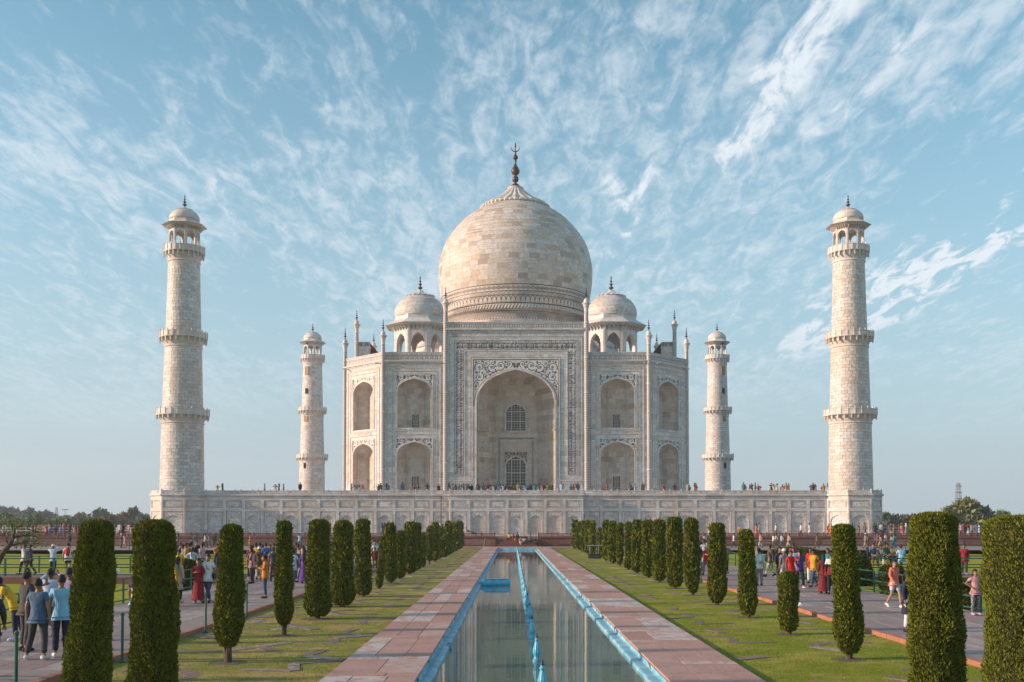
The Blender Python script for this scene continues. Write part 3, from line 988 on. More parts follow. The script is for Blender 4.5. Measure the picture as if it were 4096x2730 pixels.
VERSES = ['يس والقران الحكيم انك لمن المرسلين على صراط مستقيم تنزيل العزيز الرحيم', 'لتنذر قوما ما انذر اباوهم فهم غافلون لقد حق القول على اكثرهم فهم لا يومنون',
          'انا جعلنا في اعناقهم اغلالا فهى الى الاذقان فهم مقمحون وجعلنا من بين ايديهم سدا', 'ومن خلفهم سدا فاغشيناهم فهم لا يبصرون وسوا عليهم اانذرتهم ام لم تنذرهم لا يومنون',
          'انما تنذر من اتبع الذكر وخشى الرحمن بالغيب فبشره بمغفرة واجر كريم', 'انا نحن نحيى الموتى ونكتب ما قدموا واثارهم وكل شى احصيناه في امام مبين']
_tc = {}
def text_mesh(s):
    if s in _tc: return _tc[s]
    c = bpy.data.curves.new('lettering', 'FONT'); c.body = s; c.resolution_u = 1; c.offset = 0.028
    o = bpy.data.objects.new('lettering', c); COL.objects.link(o)
    dg = bpy.context.evaluated_depsgraph_get()
    me = bpy.data.meshes.new_from_object(o.evaluated_get(dg))
    v = [(p.co.x, p.co.y) for p in me.vertices]; f = [tuple(p.vertices) for p in me.polygons]
    bpy.data.objects.remove(o); bpy.data.curves.remove(c); bpy.data.meshes.remove(me)
    x0, x1 = min(p[0] for p in v), max(p[0] for p in v); y0, y1 = min(p[1] for p in v), max(p[1] for p in v)
    _tc[s] = ([((p[0] - x0) / (x1 - x0), (p[1] - y0) / (y1 - y0)) for p in v], f)
    return _tc[s]
def lettering(mb, s, fn, mi=0):
    "fn maps (0..1, 0..1) of the written line to the wall"
    v, f = text_mesh(shape_ar(s))
    mb.add([fn(*p) for p in v], f, mi)

# finials, pinnacles, kiosks
def bulbs(mb, h, r, z0=0.0, n=12, mi=0, c=(0, 0)):
    pr = [(.30, 0), (.55, .02), (.38, .06), (.16, .09), (.16, .12), (.62, .17), (.80, .215), (.62, .26), (.2, .30), (.17, .345), (.42, .38), (.56, .425), (.42, .465), (.15, .50), (.13, .55), (.30, .585), (.38, .62), (.28, .655), (.10, .69), (.10, .73), (.24, .79), (.18, .86), (.05, .95), (.0, 1.0)]
    mb.lathe([(r * a, z0 + h * b) for a, b in pr], n, (c[0], c[1], 0), 0, mi)
def ring_arc_blocks(r0a, r0b, za, zb, ang, depth, gap):
    "one curved stone of a tapered course: outer face in two strips"
    mb = MB(); n = 2
    vs = []
    for k in range(n + 1):
        t = -ang / 2 + ang * k / n
        t *= (1 - gap / (ang * r0a))
        for r, z in ((r0a, za), (r0b, zb)):
            vs.append((r * math.cos(t), r * math.sin(t), z))
            vs.append(((r - depth) * math.cos(t), (r - depth) * math.sin(t), z))
    fs = []
    for k in range(n):
        A, B = 4 * k, 4 * k + 4
        fs += [(A, B, B + 2, A + 2), (A + 2, B + 2, B + 3, A + 3), (A + 1, B + 1, B, A)]
    fs += [(0, 2, 3, 1), (4 * n, 4 * n + 1, 4 * n + 3, 4 * n + 2)]
    return mb.add(vs, fs)

# ------------------------------------------------------------------ white marble plinth
PL = (46.9, 145.1, 239.0)          # minaret axes: x, front y, rear y
FLOOR = 6.9
P0 = (0.0, 143.5)
def make_plinth():
    t = thing('marble_plinth', 'broad white marble plinth with rows of blind arched panels below the domed tomb', 'plinth', (0, P0[1], PLAT_Z))
    H = FLOOR - PLAT_Z
    zl = [Zp(y, 142.6) - PLAT_Z for y in (2046, 2033.2, 2002, 1985.5, 1975.5, 1959.7)]
    zn1, zu0, zu1, zc0, zc1, zpt = zl
    base = MB()
    base.prism([(-PL[0], 0.40), (PL[0], .40), (PL[0], 97), (-PL[0], 97)], 0, H - .01)
    base.prism([(-9.1, -.7), (9.1, -.7), (9.1, .5), (-9.1, .5)], 0, H - .02)
    def octagon(cx, cy, ap):
        rr = ap / math.cos(PI / 8)
        return [(cx + rr * math.sin(PI / 8 + i * PI / 4), cy - rr * math.cos(PI / 8 + i * PI / 4)) for i in range(8)]
    for sx in (-1, 1):
        for cy in (PL[1] - P0[1], PL[2] - P0[1]):
            base.prism(octagon(sx * PL[0], cy, 3.43)[::1], 0, H - .015)
    put('wall', base, M['facade'], t)
    frame, corn, pmesh = MB(), MB(), {}
    def plate(w, kind):
        key = (round(w, 2), kind)
        if key in pmesh: return pmesh[key]
        mb = MB(); f = Face(0, 0, 0)
        if kind == 'u':
            f.bar(mb, -w / 2, w / 2, zu0, zu1, -.38, -.10)
            f.frame(mb, -w / 2 + .10, w / 2 - .10, zu0 + .1, zu1 - .1, .06, -.11, -.04)
            f.bar(mb, -w / 2 + .26, w / 2 - .26, zu0 + .24, zu1 - .24, -.11, -.06)
        else:
            z1 = zn1
            a = w / 2 - .24
            o = arch_wall(f, mb, 0, w / 2 - .12, .25, z1 - .12, a, .25, z1 - 1.35, z1 - .52, -.06, 0, 4, .13)
            f.bar(mb, -w / 2, w / 2, .0, z1, -.38, -.185)
            f.frame(mb, -w / 2 + .05, w / 2 - .05, .2, z1 - .04, .06, -.18, -.025, bottom=False)
            for s in (-1, 1):
                f.poly(mb, [(s * (a - .16) + .12 * math.cos(q * PI / 4), z1 - .42 + .12 * math.sin(q * PI / 4)) for q in range(8)], -.035)
        pmesh[key] = mb.mesh('wall_panel' if kind == 'u' else 'niche_panel', M['panel'])
        return pmesh[key]
    def run(f, L, nb, first=True):
        pitch = L / nb
        w = pitch - .44
        for i in range(nb + 1):
            u = -L / 2 + i * pitch
            h = .22
            f.bar(frame, max(u - h, -L / 2), min(u + h, L / 2), 0, zc0, -.40, 0)
        for i in range(nb):
            c = -L / 2 + (i + .5) * pitch
            f.bar(frame, c - w / 2, c + w / 2, zn1, zu0, -.40, -.003)
            f.bar(frame, c - w / 2, c + w / 2, zu1, zc0, -.40, -.003)
            f.bar(frame, c - w / 2, c + w / 2, 0, .2, -.40, .02)
            for kind in 'ul':
                o = link('wall_panel' if kind == 'u' else 'niche_panel', plate(w, kind), t, f.p(c, 0, 0), f.a)
        f.bar(corn, -L / 2 - .06, L / 2 + .06, zc0, zc0 + .09, -.2, .10)
        f.bar(corn, -L / 2 - .10, L / 2 + .10, zc0 + .09, zc1 - .05, -.2, .22)
        f.bar(corn, -L / 2 - .04, L / 2 + .04, zc1 - .05, zc1, -.2, .12)
        # parapet: posts with pointed tops, wide and narrow panels between
        k = max(1, round(L / 2.5)); pw = L / k
        for i in range(k):
            c0 = -L / 2 + i * pw
            for (a, b) in ((.0, .66), (.66, 1.0)):
                ua, ub = c0 + a * pw + .09, c0 + b * pw - .09
                key = ('par', round(ub - ua, 2))
                if key not in pmesh:
                    mb = MB(); g = Face(0, 0, 0); W = ub - ua
                    g.bar(mb, -W / 2, W / 2, 0, zpt - zc1 - .07, -.12, .0)
                    g.frame(mb, -W / 2 + .04, W / 2 - .04, .05, zpt - zc1 - .1, .06, -.01, .03)
                    pmesh[key] = mb.mesh('parapet_panel', M['panel'])
                link('parapet_panel', pmesh[key], t, f.p((ua + ub) / 2, -.02, zc1), f.a)
            for a in (0.0, .66):
                if 'post' not in pmesh:
                    pmesh['post'] = MB().box(0, 0, (zpt - zc1) / 2, .16, .16, zpt - zc1).lathe([(.085, zpt - zc1), (.06, zpt - zc1 + .08), (.01, zpt - zc1 + .13)], 8).mesh('parapet_post', M['marble'])
                link('parapet_post', pmesh['post'], t, f.p(c0 + a * pw, -.02 - .06, zc1), f.a)
    run(Face(0, -1.1, 0), 18.34, 7)
    xo = PL[0] - 3.83
    for s in (-1, 1):
        run(Face(s * (9.17 + xo) / 2, 0, 0), xo - 9.17, 13)
        cx, cy = s * PL[0], PL[1] - P0[1]
        for ang in (-45, 0, 45) if s < 0 else (-45, 0, 45):
            a = R(ang)
            run(Face(cx + 3.83 * math.sin(a), cy - 3.83 * math.cos(a), a), 3.17, 1)
        a = R(90 * s)
        run(Face(cx + 3.83 * math.sin(a), cy - 3.83 * math.cos(a), a), 3.17, 1)
        # short returns of the central projection
        b = MB(); f = Face(s * 9.17, -.5, R(90 * s))
        f.bar(frame, -.55, .5, 0, zc0, -.2, 0); f.bar(corn, -.55, .5, zc0, zc1, -.2, .2)
    put('wall_frame', frame, M['frame'], t)
    put('cornice', corn, M['frame'], t)
    dp = MB().tube([(-10.45, -.09, .3), (-10.45, -.09, zc0 + .05)], .055, 8)
    put('drain_pipe', dp, M['inlay'], t)
make_plinth()
# ------------------------------------------------------------------ kiosks (chhatris) and minarets
def kiosk_parts(root, z0, zcol, zeave, zdome0, zdome1, zfin, rc, reave, rd, pier, finh_r, a0=PI / 8, names='kiosk', dome_blocks=False):
    "open octagonal kiosk: piers with cusped arches, sloping eave on brackets, octagonal drum, dome, lotus cap and finial"
    side = 2 * rc * math.sin(PI / 8)
    ap = rc * math.cos(PI / 8)
    for k in range(8):
        ang = k * PI / 4 + (0 if abs(a0 - PI / 8) < .01 else a0 - PI / 8)
        f = Face(ap * math.sin(ang), -ap * math.cos(ang), ang)
        mb = MB()
        a = side / 2 - pier
        zs = z0 + (zcol - z0) * .56; za = z0 + (zcol - z0) * .86
        arch_wall(f, mb, 0, side / 2, z0, zcol, a, z0, zs, za, 0, 0, 5, pier * 1.1 + .05)
        # inner face
        arch_wall(Face(f.o[0] - f.N[0] * (pier * 1.1 + .05), f.o[1] - f.N[1] * (pier * 1.1 + .05), ang), mb, 0, side / 2 - .02, z0, zcol, a, z0, zs, za, 0, 0, 5)
        f.frame(mb, -side / 2 + pier * .45, side / 2 - pier * .45, z0 + .05, zcol - .12 * (zcol - z0) * .4, side * .02, -.01, .035, bottom=False)
        put('arch_pier', mb, M['marble'], root)
    # eave
    mb = MB()
    n8 = lambda r, z, k: (r * math.sin(k * PI / 4 + PI / 8 + (a0 - PI / 8)), -r * math.cos(k * PI / 4 + PI / 8 + (a0 - PI / 8)), z)
    zt = zeave + (zdome0 - zeave) * .55
    rin = rd * 1.02
    rings = [(rc * .97, zcol - .02), (rc * 1.02, zcol + (zeave - zcol) * .3), (reave * .98, zeave - .04 * rc * .4), (reave, zeave), (rin * 1.04, zt), (rin * 1.04, zt + .08 * (zdome0 - zeave)), (rin, zt + .1), (rin, zdome0), (0.05, zdome0 + .02)]
    vs = [n8(r, z, k) for r, z in rings for k in range(8)]
    fs = [(i * 8 + k, i * 8 + (k + 1) % 8, (i + 1) * 8 + (k + 1) % 8, (i + 1) * 8 + k) for i in range(len(rings) - 1) for k in range(8)]
    fs.append(tuple(range(8))[::-1])
    mb.add(vs, fs)
    put('eave', mb, M['marble'], root)
    mb = MB()
    for k in range(8):
        ang = k * PI / 4 + (a0 - PI / 8)
        f = Face(ap * math.sin(ang), -ap * math.cos(ang), ang)
        nb = 5
        for i in range(nb):
            u = -side / 2 + side * (i + .5) / nb
            h = side * .022
            zb, zt2 = zcol - (zcol - z0) * .03, zeave - .02
            vs = [f.p(u + q, w, z) for q in (-h, h) for w, z in ((.0, zcol - (zcol - z0) * .09), (.0, zcol + (zeave - zcol) * .2), ((reave - rc) * .62, zeave - (zeave - zcol) * .02 - .02), ((reave - rc) * .28, zcol - (zcol - z0) * .01))]
            mb.add(vs, [(0, 1, 2, 3), (7, 6, 5, 4), (0, 3, 7, 4), (1, 5, 6, 2), (3, 2, 6, 7)])
    stuff(put('bracket', mb, M['marble'], root))
    # dome
    H = zdome1 - zdome0
    prof = [(1.0, 0), (1.02, .07), (1.03, .14), (1.02, .24), (.98, .36), (.91, .48), (.80, .60), (.66, .70), (.52, .775), (.505, .78)]
    dm = MB().lathe([(rd * r, zdome0 + H * z) for r, z in prof], 40)
    d = put('kiosk_dome', dm, M['facade'] if dome_blocks else M['marble'], root, smooth=True)
    if dome_blocks:
        for (za, zb) in zip((0, .15, .30, .45, .60), (.15, .30, .45, .60, .74)):
            ra, rb = np.interp(za, [p[1] for p in prof], [p[0] for p in prof]), np.interp(zb, [p[1] for p in prof], [p[0] for p in prof])
            nb = 18
            me = ring_arc_blocks(rd * ra + .02, rd * rb + .02, zdome0 + H * za + .01, zdome0 + H * zb - .01, 2 * PI / nb, .15, .02).mesh('marble_block', M['block'])
            off = rnd.random()
            for i in range(nb):
                a = 2 * PI * (i + off) / nb
                if math.sin(a) < .25: KBLOCKS.append((d, me, a))
    cap = MB()
    fl = lambda a, k: 1 + (.05 * math.cos(16 * a) if 1 <= k <= 5 else 0)
    cap.lathe([(rd * .53, zdome0 + H * .775), (rd * .55, zdome0 + H * .80), (rd * .44, zdome0 + H * .845), (rd * .30, zdome0 + H * .89), (rd * .19, zdome0 + H * .94), (rd * .12, zdome0 + H), (rd * .12, zdome0 + H * 1.02)], 64, flute=fl)
    for k in range(16):
        a = 2 * PI * k / 16
        cap.lathe([(rd * .05, 0), (rd * .055, H * .02), (rd * .02, H * .05)], 5, (rd * .55 * math.cos(a), rd * .55 * math.sin(a), zdome0 + H * .79))
    put('lotus_cap', cap, M['marble'], root, smooth=False)
    fb = MB(); bulbs(fb, zfin - zdome1, finh_r, zdome1, 12)
    put('finial', fb, M['bronze'], root, smooth=True)
KBLOCKS = []

def make_minaret(sx, y, front, label):
    t = thing('minaret', label, 'minaret', (sx * PL[0], y, FLOOR), 0, 'minarets at the plinth corners')
    zz = lambda py: Zp(py, PL[1]) - FLOOR
    side = -1 if sx < 0 else 1
    # balcony levels measured on the near towers: rim top, slab bottom, bracket foot
    B = [(zz(1642), zz(1664), zz(1692)), (zz(1335), zz(1356), zz(1388)), (zz(993), zz(1016), zz(1048))]
    kz0, kcol, keave, kd0, kd1, kfin = zz(989), zz(922), zz(908), zz(884), zz(832), zz(778)
    rs = [3.02, 2.86, 2.77, 2.53, 2.42, 2.16]     # radius at foot/top of each storey
    floors = [(0.35, B[0][2]), (B[0][0] - .25, B[1][2]), (B[1][0] - .25, B[2][2])]
    base = MB().lathe([(3.25, 0), (3.25, .22), (3.12, .26), (3.12, .4)], 40)
    put('tower_base', base, M['frame'], t)
    core = MB()
    rest = MB()
    visible = []
    gap = .034
    for s, (za, zb) in enumerate(floors):
        r0, r1 = rs[2 * s], rs[2 * s + 1]
        core.lathe([(r0 - .035, za - .3), (r1 - .035, zb)], 48)
        n = round((zb - .55 - za) / .455)
        h = (zb - .55 - za) / n
        for k in range(n):
            z_a, z_b = za + k * h + .01, za + (k + 1) * h - .012
            ra = r0 + (r1 - r0) * (z_a - za) / (zb - za); rb = r0 + (r1 - r0) * (z_b - za) / (zb - za)
            nb = round(2 * PI * ra / .9)
            mb = ring_arc_blocks(ra, rb, z_a, z_b, 2 * PI / nb, .10, gap)
            off = (k % 2) * .5 + rnd.uniform(-.12, .12)
            facing = math.atan2(-y, CAMX - sx * PL[0])
            for i in range(nb):
                a = 2 * PI * (i + off) / nb
                d = math.cos(a - facing)
                visible.append((d * (1 if front else .5) - .004 * z_a, mb, a, d, (s, k)))
    put('shaft_core', core, M['mortar'], t, smooth=True)
    visible.sort(key=lambda q: -q[0])
    meshes = {}
    for i, (sc, mb, a, d, key) in enumerate(visible):
        if front and i < 300:
            if key not in meshes: meshes[key] = mb.mesh('marble_block', M['block'])
            link('marble_block', meshes[key], t, (0, 0, 0), a)
        elif d > -.12:
            c, n_ = math.cos(a), math.sin(a)
            rest.add([(v[0] * c - v[1] * n_, v[0] * n_ + v[1] * c, v[2]) for v in mb.v], mb.f)
    stuff(put('marble_block', rest, M['block'], t))
    bkm = {}
    # rings below the balconies, balconies with brackets and panelled parapets
    for s, (zr, zs, zf) in enumerate(B):
        rt = rs[2 * s + 1]
        rim = (3.62, 3.27, 2.80)[s]
        ring = MB()
        ring.lathe([(rt + .0, zf - .56), (rt + .03, zf - .5), (rt + .03, zf - .32), (rt + .0, zf - .3), (rt + .10, zf - .24), (rt + .14, zf - .15), (rt + .10, zf - .06), (rt + .02, zf), (rt + .25, zf + (zs - zf) * .5), (rim - .35, zs - .05)], 48)
        put('ring_moulding', ring, M['marble'], t, smooth=False)
        bal = MB()
        bal.lathe([(rt, zs - .12), (rim + .03, zs - .08), (rim + .06, zs + .05), (rim, zs + .08), (rim, zr - .12), (rim + .04, zr - .1), (rim + .04, zr), (rim - .12, zr), (rim - .12, zs + .15), (rt * .8, zs + .15)], 24, a0=PI / 24)
        np_ = 24
        for i in range(np_):
            a = 2 * PI * i / np_ + PI / 24
            bal.box(rim * math.cos(a), rim * math.sin(a), (zs + zr) / 2 + .1, .12, .14, zr - zs + .25, a)
        put('balcony', bal, M['marble'], t)
        for i in range(24):
            bk = MB()
            a = 2 * PI * i / 24 + PI / 12
            if math.cos(a - math.atan2(-y, CAMX - sx * PL[0])) < -.3: continue
            c, n_ = 1.0, 0.0
            pts = [(rt + .02, zf + .02), (rt + .22, zf + (zs - zf) * .45), (rim - .28, zf + (zs - zf) * .52), (rim - .12, zf + (zs - zf) * .30), (rim - .04, zf + (zs - zf) * .45), (rim - .02, zs - .05), (rt + .02, zs - .05)]
            vs = []
            for q in (-.075, .075):
                vs += [(r * c - q * n_, r * n_ + q * c, z) for r, z in pts]
            m_ = len(pts)
            bk.add(vs, [tuple(range(m_)), tuple(range(m_, 2 * m_))[::-1]] + [(i_, i_ + m_, (i_ + 1) % m_ + m_, (i_ + 1) % m_) for i_ in range(m_)])
            if s not in bkm: bkm[s] = bk.mesh('bracket', M['marble'])
            link('bracket', bkm[s], t, (0, 0, 0), a)
    ke = MB().lathe([(2.2, B[2][1]), (2.2, kz0 - .02), (2.05, kz0)], 8, a0=PI / 8)
    put('kiosk_floor', ke, M['marble'], t)
    kiosk_parts(t, kz0 - .02, kcol, keave, kd0, kd1, kfin, 2.12, 3.12, 2.02, .22, .42)
    if not front:
        mb = MB()
        # door and window openings facing the tomb's front
        for (zz0, h, w, mi) in ((12.5 + 8, 2.2, .95, 0), (12.5 - 3.2, 1.3, .6, 1), (33.6 - 12.0, .0, 0, 1), (31.2, 2.0, .95, 0), (26.5, 1.2, .6, 1), (40.2 - 2.4, 1.1, .5, 1)):
            if w:
                r = float(np.interp(zz0, [0, floors[2][1]], [3.05, 2.2])) + .02
                a = -PI / 2 - side * -.42
                mb.box(r * math.cos(a), r * math.sin(a), zz0, .16, w, h, a, mi)
        put('shutter', mb, [M['inlay_tan'], M['void']], t)
    return t
make_minaret(-1, PL[1], True, 'white marble minaret at the near left corner of the plinth')
make_minaret(1, PL[1], True, 'white marble minaret at the near right corner of the plinth')
make_minaret(-1, PL[2], False, 'more distant white minaret standing between the near left minaret and the tomb')
make_minaret(1, PL[2], False, 'more distant white minaret standing between the tomb and the near right minaret')

# ------------------------------------------------------------------ the domed tomb
CY0 = 192.0
W_, C_ = 28.3, 7.2
def zf(py, d=163.6): return Zp(py, d) - FLOOR
def make_tomb():
    t = thing('mausoleum', 'great white marble domed tomb with a tall arched portal and four roof kiosks', 'mausoleum', (0, CY0, FLOOR))
    def py2(y): return 1150 + y / 1.5675          # rows of the left bay
    def py3(y): return 1250 + y / 1.7415          # rows of the portal
    ZW = zf(py2(458))             # cornice top of the lower roof
    ZPAR = zf(py2(405))
    # --- core body behind the facades
    body = MB()
    poly = [(-21.1, -W_ + .35), (21.1, -W_ + .35), (W_ - .25, -21.1), (W_ - .25, 21.1), (21.1, W_), (-21.1, W_), (-W_ + .25, 21.1), (-W_ + .25, -21.1)]
    rf = [(x, y) for x, y in poly]
    body.add([(x, y, ZW - .05) for x, y in rf], [tuple(range(8))])
    for i in (2, 3, 4, 5, 6):
        (x0, y0), (x1, y1) = rf[i], rf[(i + 1) % 8]
        body.add([(x0, y0, 0), (x1, y1, 0), (x1, y1, ZW - .05), (x0, y0, ZW - .05)], [(0, 1, 2, 3)])
    put('body_wall', body, M['facade'], t)
    # --- side bays with two tiers of arched niches
    zu = dict(zb=zf(py2(880)), zs=zf(py2(652)), za=zf(py2(572)), zt=zf(py2(545)))
    zl = dict(zb=0.05, zs=zf(py2(1048)), za=zf(py2(970)), zt=zf(py2(944)))
    zmid0, zmid1 = zf(py2(925)), zf(py2(895))
    A = 2.68
    plan = [(-A, 0), (-A, .55), (-1.45, 2.1), (1.45, 2.1), (A, .55), (A, 0)]
    panesh = {}
    def window(face, uc, w0, half, z0, z1, cols, rows, arched=None):
        "pierced stone window: a frame of bars in front of dark panes"
        fr = MB()
        wpx, hpx = 2 * half / cols, (z1 - z0) / rows
        o = arched
        def bar(u0, u1, za, zb, w1):
            face.bar(fr, uc + u0, uc + u1, za, zb, w0 - .12, w0 + w1)
        major = {0, cols} if cols < 5 else {0, 2, cols - 2, cols}
        for i in range(cols + 1):
            u = -half + wpx * i
            th = .17 if (i in major and cols > 4) else .055
            top = z1
            if o:
                top = z0
                for k in range(200):
                    zt_ = z0 + (z1 - z0) * k / 199
                    if arch_w(o, zt_) >= abs(u) - .02: top = zt_
            if top > z0 + .1: bar(max(u - th / 2, -half), min(u + th / 2, half), z0, top, .05 if th > .1 else .02)
        for j in range(rows + 1):
            z = z0 + hpx * j
            h = half if not o else min(half, arch_w(o, z))
            if h > .1:
                th = .16 if (rows > 6 and j % 4 == 0) else .05
                bar(-h, h, z - th / 2, z + th / 2, .045 if th > .1 else .017)
        wo = put('lattice_window', fr, M['bone'], t)
        if o: 
            rim = MB(); arch_rim(face, rim, uc, o, z0, w0 - .05, w0 + .12, .2); put('window_surround', rim, M['frame'], t)
        for i in range(cols):
            for j in range(rows):
                u0, u1, za, zb = -half + wpx * i, -half + wpx * (i + 1), z0 + hpx * j, z0 + hpx * (j + 1)
                if o:
                    m = arch_w(o, zb)
                    if abs(u0) > m + .02 and abs(u1) > m + .02: 
                        m2 = arch_w(o, za)
                        if min(abs(u0), abs(u1)) >= m2 - .05: continue
                        mm = m2
                        pts = [(max(u0, -m2), za), (min(u1, m2), za), (max(min(u1, m), -m), zb)] if u0 + u1 < 0 else [(max(u0, -m2), za), (min(u1, m2), za), (min(max(u0, -m), m), zb)]
                    else:
                        m2 = arch_w(o, za)
                        pts = [(max(u0, -m2), za), (min(u1, m2), za), (min(u1, m), zb), (max(u0, -m), zb)]
                    mb = MB(); face.poly(mb, [(uc + x, z) for x, z in pts], w0 + .004)
                    put('pane', mb, M['lattice_dark'], wo)
                else:
                    key = (round(wpx, 3), round(hpx, 3))
                    if key not in panesh:
                        mb = MB(); Face(0, 0, 0).poly(mb, [(-wpx / 2, 0), (wpx / 2, 0), (wpx / 2, hpx), (-wpx / 2, hpx)], 0)
                        panesh[key] = mb.mesh('pane', M['lattice_dark'])
                    link('pane', panesh[key], wo, face.p(uc + (u0 + u1) / 2, w0 + .004, za), face.a)
        return wo
    def bay(face, uc, hw, windows=True):
        mb = MB()
        zsplit = (zmid0 + zmid1) / 2
        oL = arch_wall(face, mb, uc, hw, 0, zsplit, A, zl['zb'], zl['zs'], zl['za'])
        oU = arch_wall(face, mb, uc, hw, zsplit, ZW - .6, A, zu['zb'], zu['zs'], zu['za'])
        b = put('bay_wall', mb, M['facade'], t)
        mb = MB()
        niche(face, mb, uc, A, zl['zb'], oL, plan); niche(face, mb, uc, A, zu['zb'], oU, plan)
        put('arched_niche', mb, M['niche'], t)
        mb = MB()
        niche_trim(face, mb, uc, plan, [zl['zs'] - 2.6, zl['zs'] - .3, 1.5], [(zl['zs'] - 2.3, zl['zs'] - .4, True), (1.8, zl['zs'] - 2.75, False)], t=.09)
        niche_trim(face, mb, uc, plan, [zu['zs'] - 2.5, zu['zs'] - .3, zu['zb'] + 1.7], [(zu['zs'] - 2.2, zu['zs'] - .4, True), (zu['zb'] + 2.0, zu['zs'] - 2.65, False), (zu['zb'] + .15, zu['zb'] + 1.5, False)], t=.09)
        put('niche_panelling', mb, M['niche'], t)
        mb = MB()
        gr = 1
        for o, z in ((oL, zl), (oU, zu)):
            arch_rim(face, mb, uc, o, z['zb'], -.02, .07, .22)
            arch_rim(face, mb, uc, o, z['zb'], .0, .10, .07)
            face.frame(mb, uc - 2.98, uc + 2.98, z['zb'], z['zt'] + .04, .10, -.02, .09, bottom=False)
            face.frame(mb, uc - 3.55, uc + 3.55, max(z['zb'] - .5, 1.6), z['zt'] + .62, .09, -.02, .06, bottom=z is zu)
        face.frame(mb, uc - 4.2, uc + 4.2, 1.75, zf(py2(500)), .10, -.02, .07, bottom=False)
        for s in (-1, 1):
            face.frame(mb, uc + s * 3.65 - .62, uc + s * 3.65 + .62, .15, 1.45, .13, -.02, .06)
        face.bar(mb, uc - hw + .3, uc - 2.95, 1.5, 1.62, -.02, .09); face.bar(mb, uc + 2.95, uc + hw - .3, 1.5, 1.62, -.02, .09)
        put('frame_moulding', mb, M['frame'], t)
        # thin dark joint lines beside the mouldings
        mb = MB()
        for (h, z0, z1) in ((4.32, 1.66, zf(py2(500)) + .1), (3.44, zu['zb'] - .4, zu['zt'] + .5), (3.44, 1.6, zl['zt'] + .5)):
            face.frame(mb, uc - h, uc + h, z0, z1, .045, -.01, .006, bottom=z0 > 3)
        put('groove_line', mb, M['groove'], t)
        mb = MB()
        for o, z in ((oL, zl), (oU, zu)):
            mb = MB(); arch_wall(face, mb, uc, 2.88, z['zs'] - .3, z['zt'] - .06, A + .24, z['zs'] - .3, z['zs'], z['za'] + .22, .008)
            put('spandrel_panel', mb, M['white_marble'], t)
        mb = MB()
        fn = lambda x, z: face.p(uc + x, .012, z)
        for o, z, sd in ((oL, zl, 3), (oU, zu, 4)):
            spandrel(mb, 2.86, z['zt'] - .06, [(x * 1.09, zz + .16) for x, zz in o], fn, sd, .42)
        put('spandrel_inlay', mb, [M['inlay'], M['inlay_red']], t)
        if windows:
            window(face, uc, -2.1, .57, zu['zb'] + .1, zf(py2(797), 165.7), 4, 4)
            window(face, uc, -2.1, .57, .1, zf(py2(1185), 165.7), 4, 4)
        # cornice, carved band, parapet
        mb = MB()
        face.bar(mb, uc - hw, uc + hw, ZW - .6, ZW - .38, -.3, .0)
        face.bar(mb, uc - hw, uc + hw, ZW - .38, ZW - .2, -.3, .12)
        face.bar(mb, uc - hw, uc + hw, ZW - .2, ZW, -.3, .32)
        put('cornice', mb, M['frame'], t)
        mb = MB()
        face.bar(mb, uc - hw + .2, uc + hw - .2, ZW, ZPAR, -.3, .02)
        face.bar(mb, uc - hw + .2, uc + hw - .2, ZPAR - .12, ZPAR, -.32, .06)
        pr = put('parapet', mb, M['marble'], t)
        mb = MB(); fn2 = lambda x, z: face.p(uc + x, .028, z)
        n = round((2 * hw - .6) / .80); pw = (2 * hw - .6) / n
        for i in range(n): omega(mb, -hw + .3 + pw * (i + .5), ZW + .1, ZPAR - ZW - .3, pw, fn2)
        for z in (ZW + .07, ZPAR - .16): ribbon(mb, [(-hw + .3, z), (hw - .3, z)], .04, fn2)
        fn3 = lambda x, z: face.p(uc + x, .006, z)
        k = round(2 * hw / .3)
        for i in range(k): leaf(mb, -hw + .15 + i * .3, ZW - .60, .17, PI / 2, fn3, 1)
        put('parapet_inlay', mb, [M['inlay'], M['inlay_red']], pr)
        # rain spouts
        mb = MB()
        for s in (-1, 1):
            p0, p1 = face.p(uc + s * hw * .84, 0, ZW - .42), face.p(uc + s * hw * .84, 1.15, ZW - .5)
            mb.tube([p0, p1], .09, 6)
        put('rain_spout', mb, M['frame'], t)
    front = Face(0, -W_, 0)
    bw = (21.1 - 11.15) / 2
    for s in (-1, 1):
        bay(front, s * (21.1 + 11.15) / 2, bw)
    for s in (-1, 1):
        cx, cy = s * (21.1 + W_) / 2, -(21.1 + W_) / 2
        bay(Face(cx, cy, R(45 * s)), 0, C_ * math.sqrt(2) / 2, windows=False)
    # --- portal
    PF = Face(0, -W_ - .55, 0)
    PX = 11.15
    ZT = zf(py3(66), 163); ZC = zf(py3(118), 163)
    zsp, zs_, za_ = zf(py3(325), 163), zf(py3(640), 163), zf(py3(400), 163)
    zc_out, zc_in = zf(py3(195), 163), zf(py3(265), 163)
    zc_bot, zdado = zf(py3(1130), 163), zf(py3(1172), 163)
    A2 = 6.2
    mb = MB()
    out = arch_wall(PF, mb, 0, PX, 0, ZC - .3, A2, .05, zs_, za_)
    PF.bar(mb, -PX, -PX + .5, 0, ZC - .3, -1.6, -.004); PF.bar(mb, PX - .5, PX, 0, ZC - .3, -1.6, -.004)
    mb.box(0, -W_ + 1.6, (ZW + ZC) / 2 - .2, 2 * PX - .1, 2.6, ZC - ZW - .4)
    put('portal_wall', mb, M['facade'], t)
    plan2 = [(-A2, 0), (-A2, 1.3), (-3.5, 5.6), (3.5, 5.6), (A2, 1.3), (A2, 0)]
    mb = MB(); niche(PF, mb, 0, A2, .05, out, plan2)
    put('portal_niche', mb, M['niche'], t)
    zled = zf(py3(832), 168)
    mb = MB()
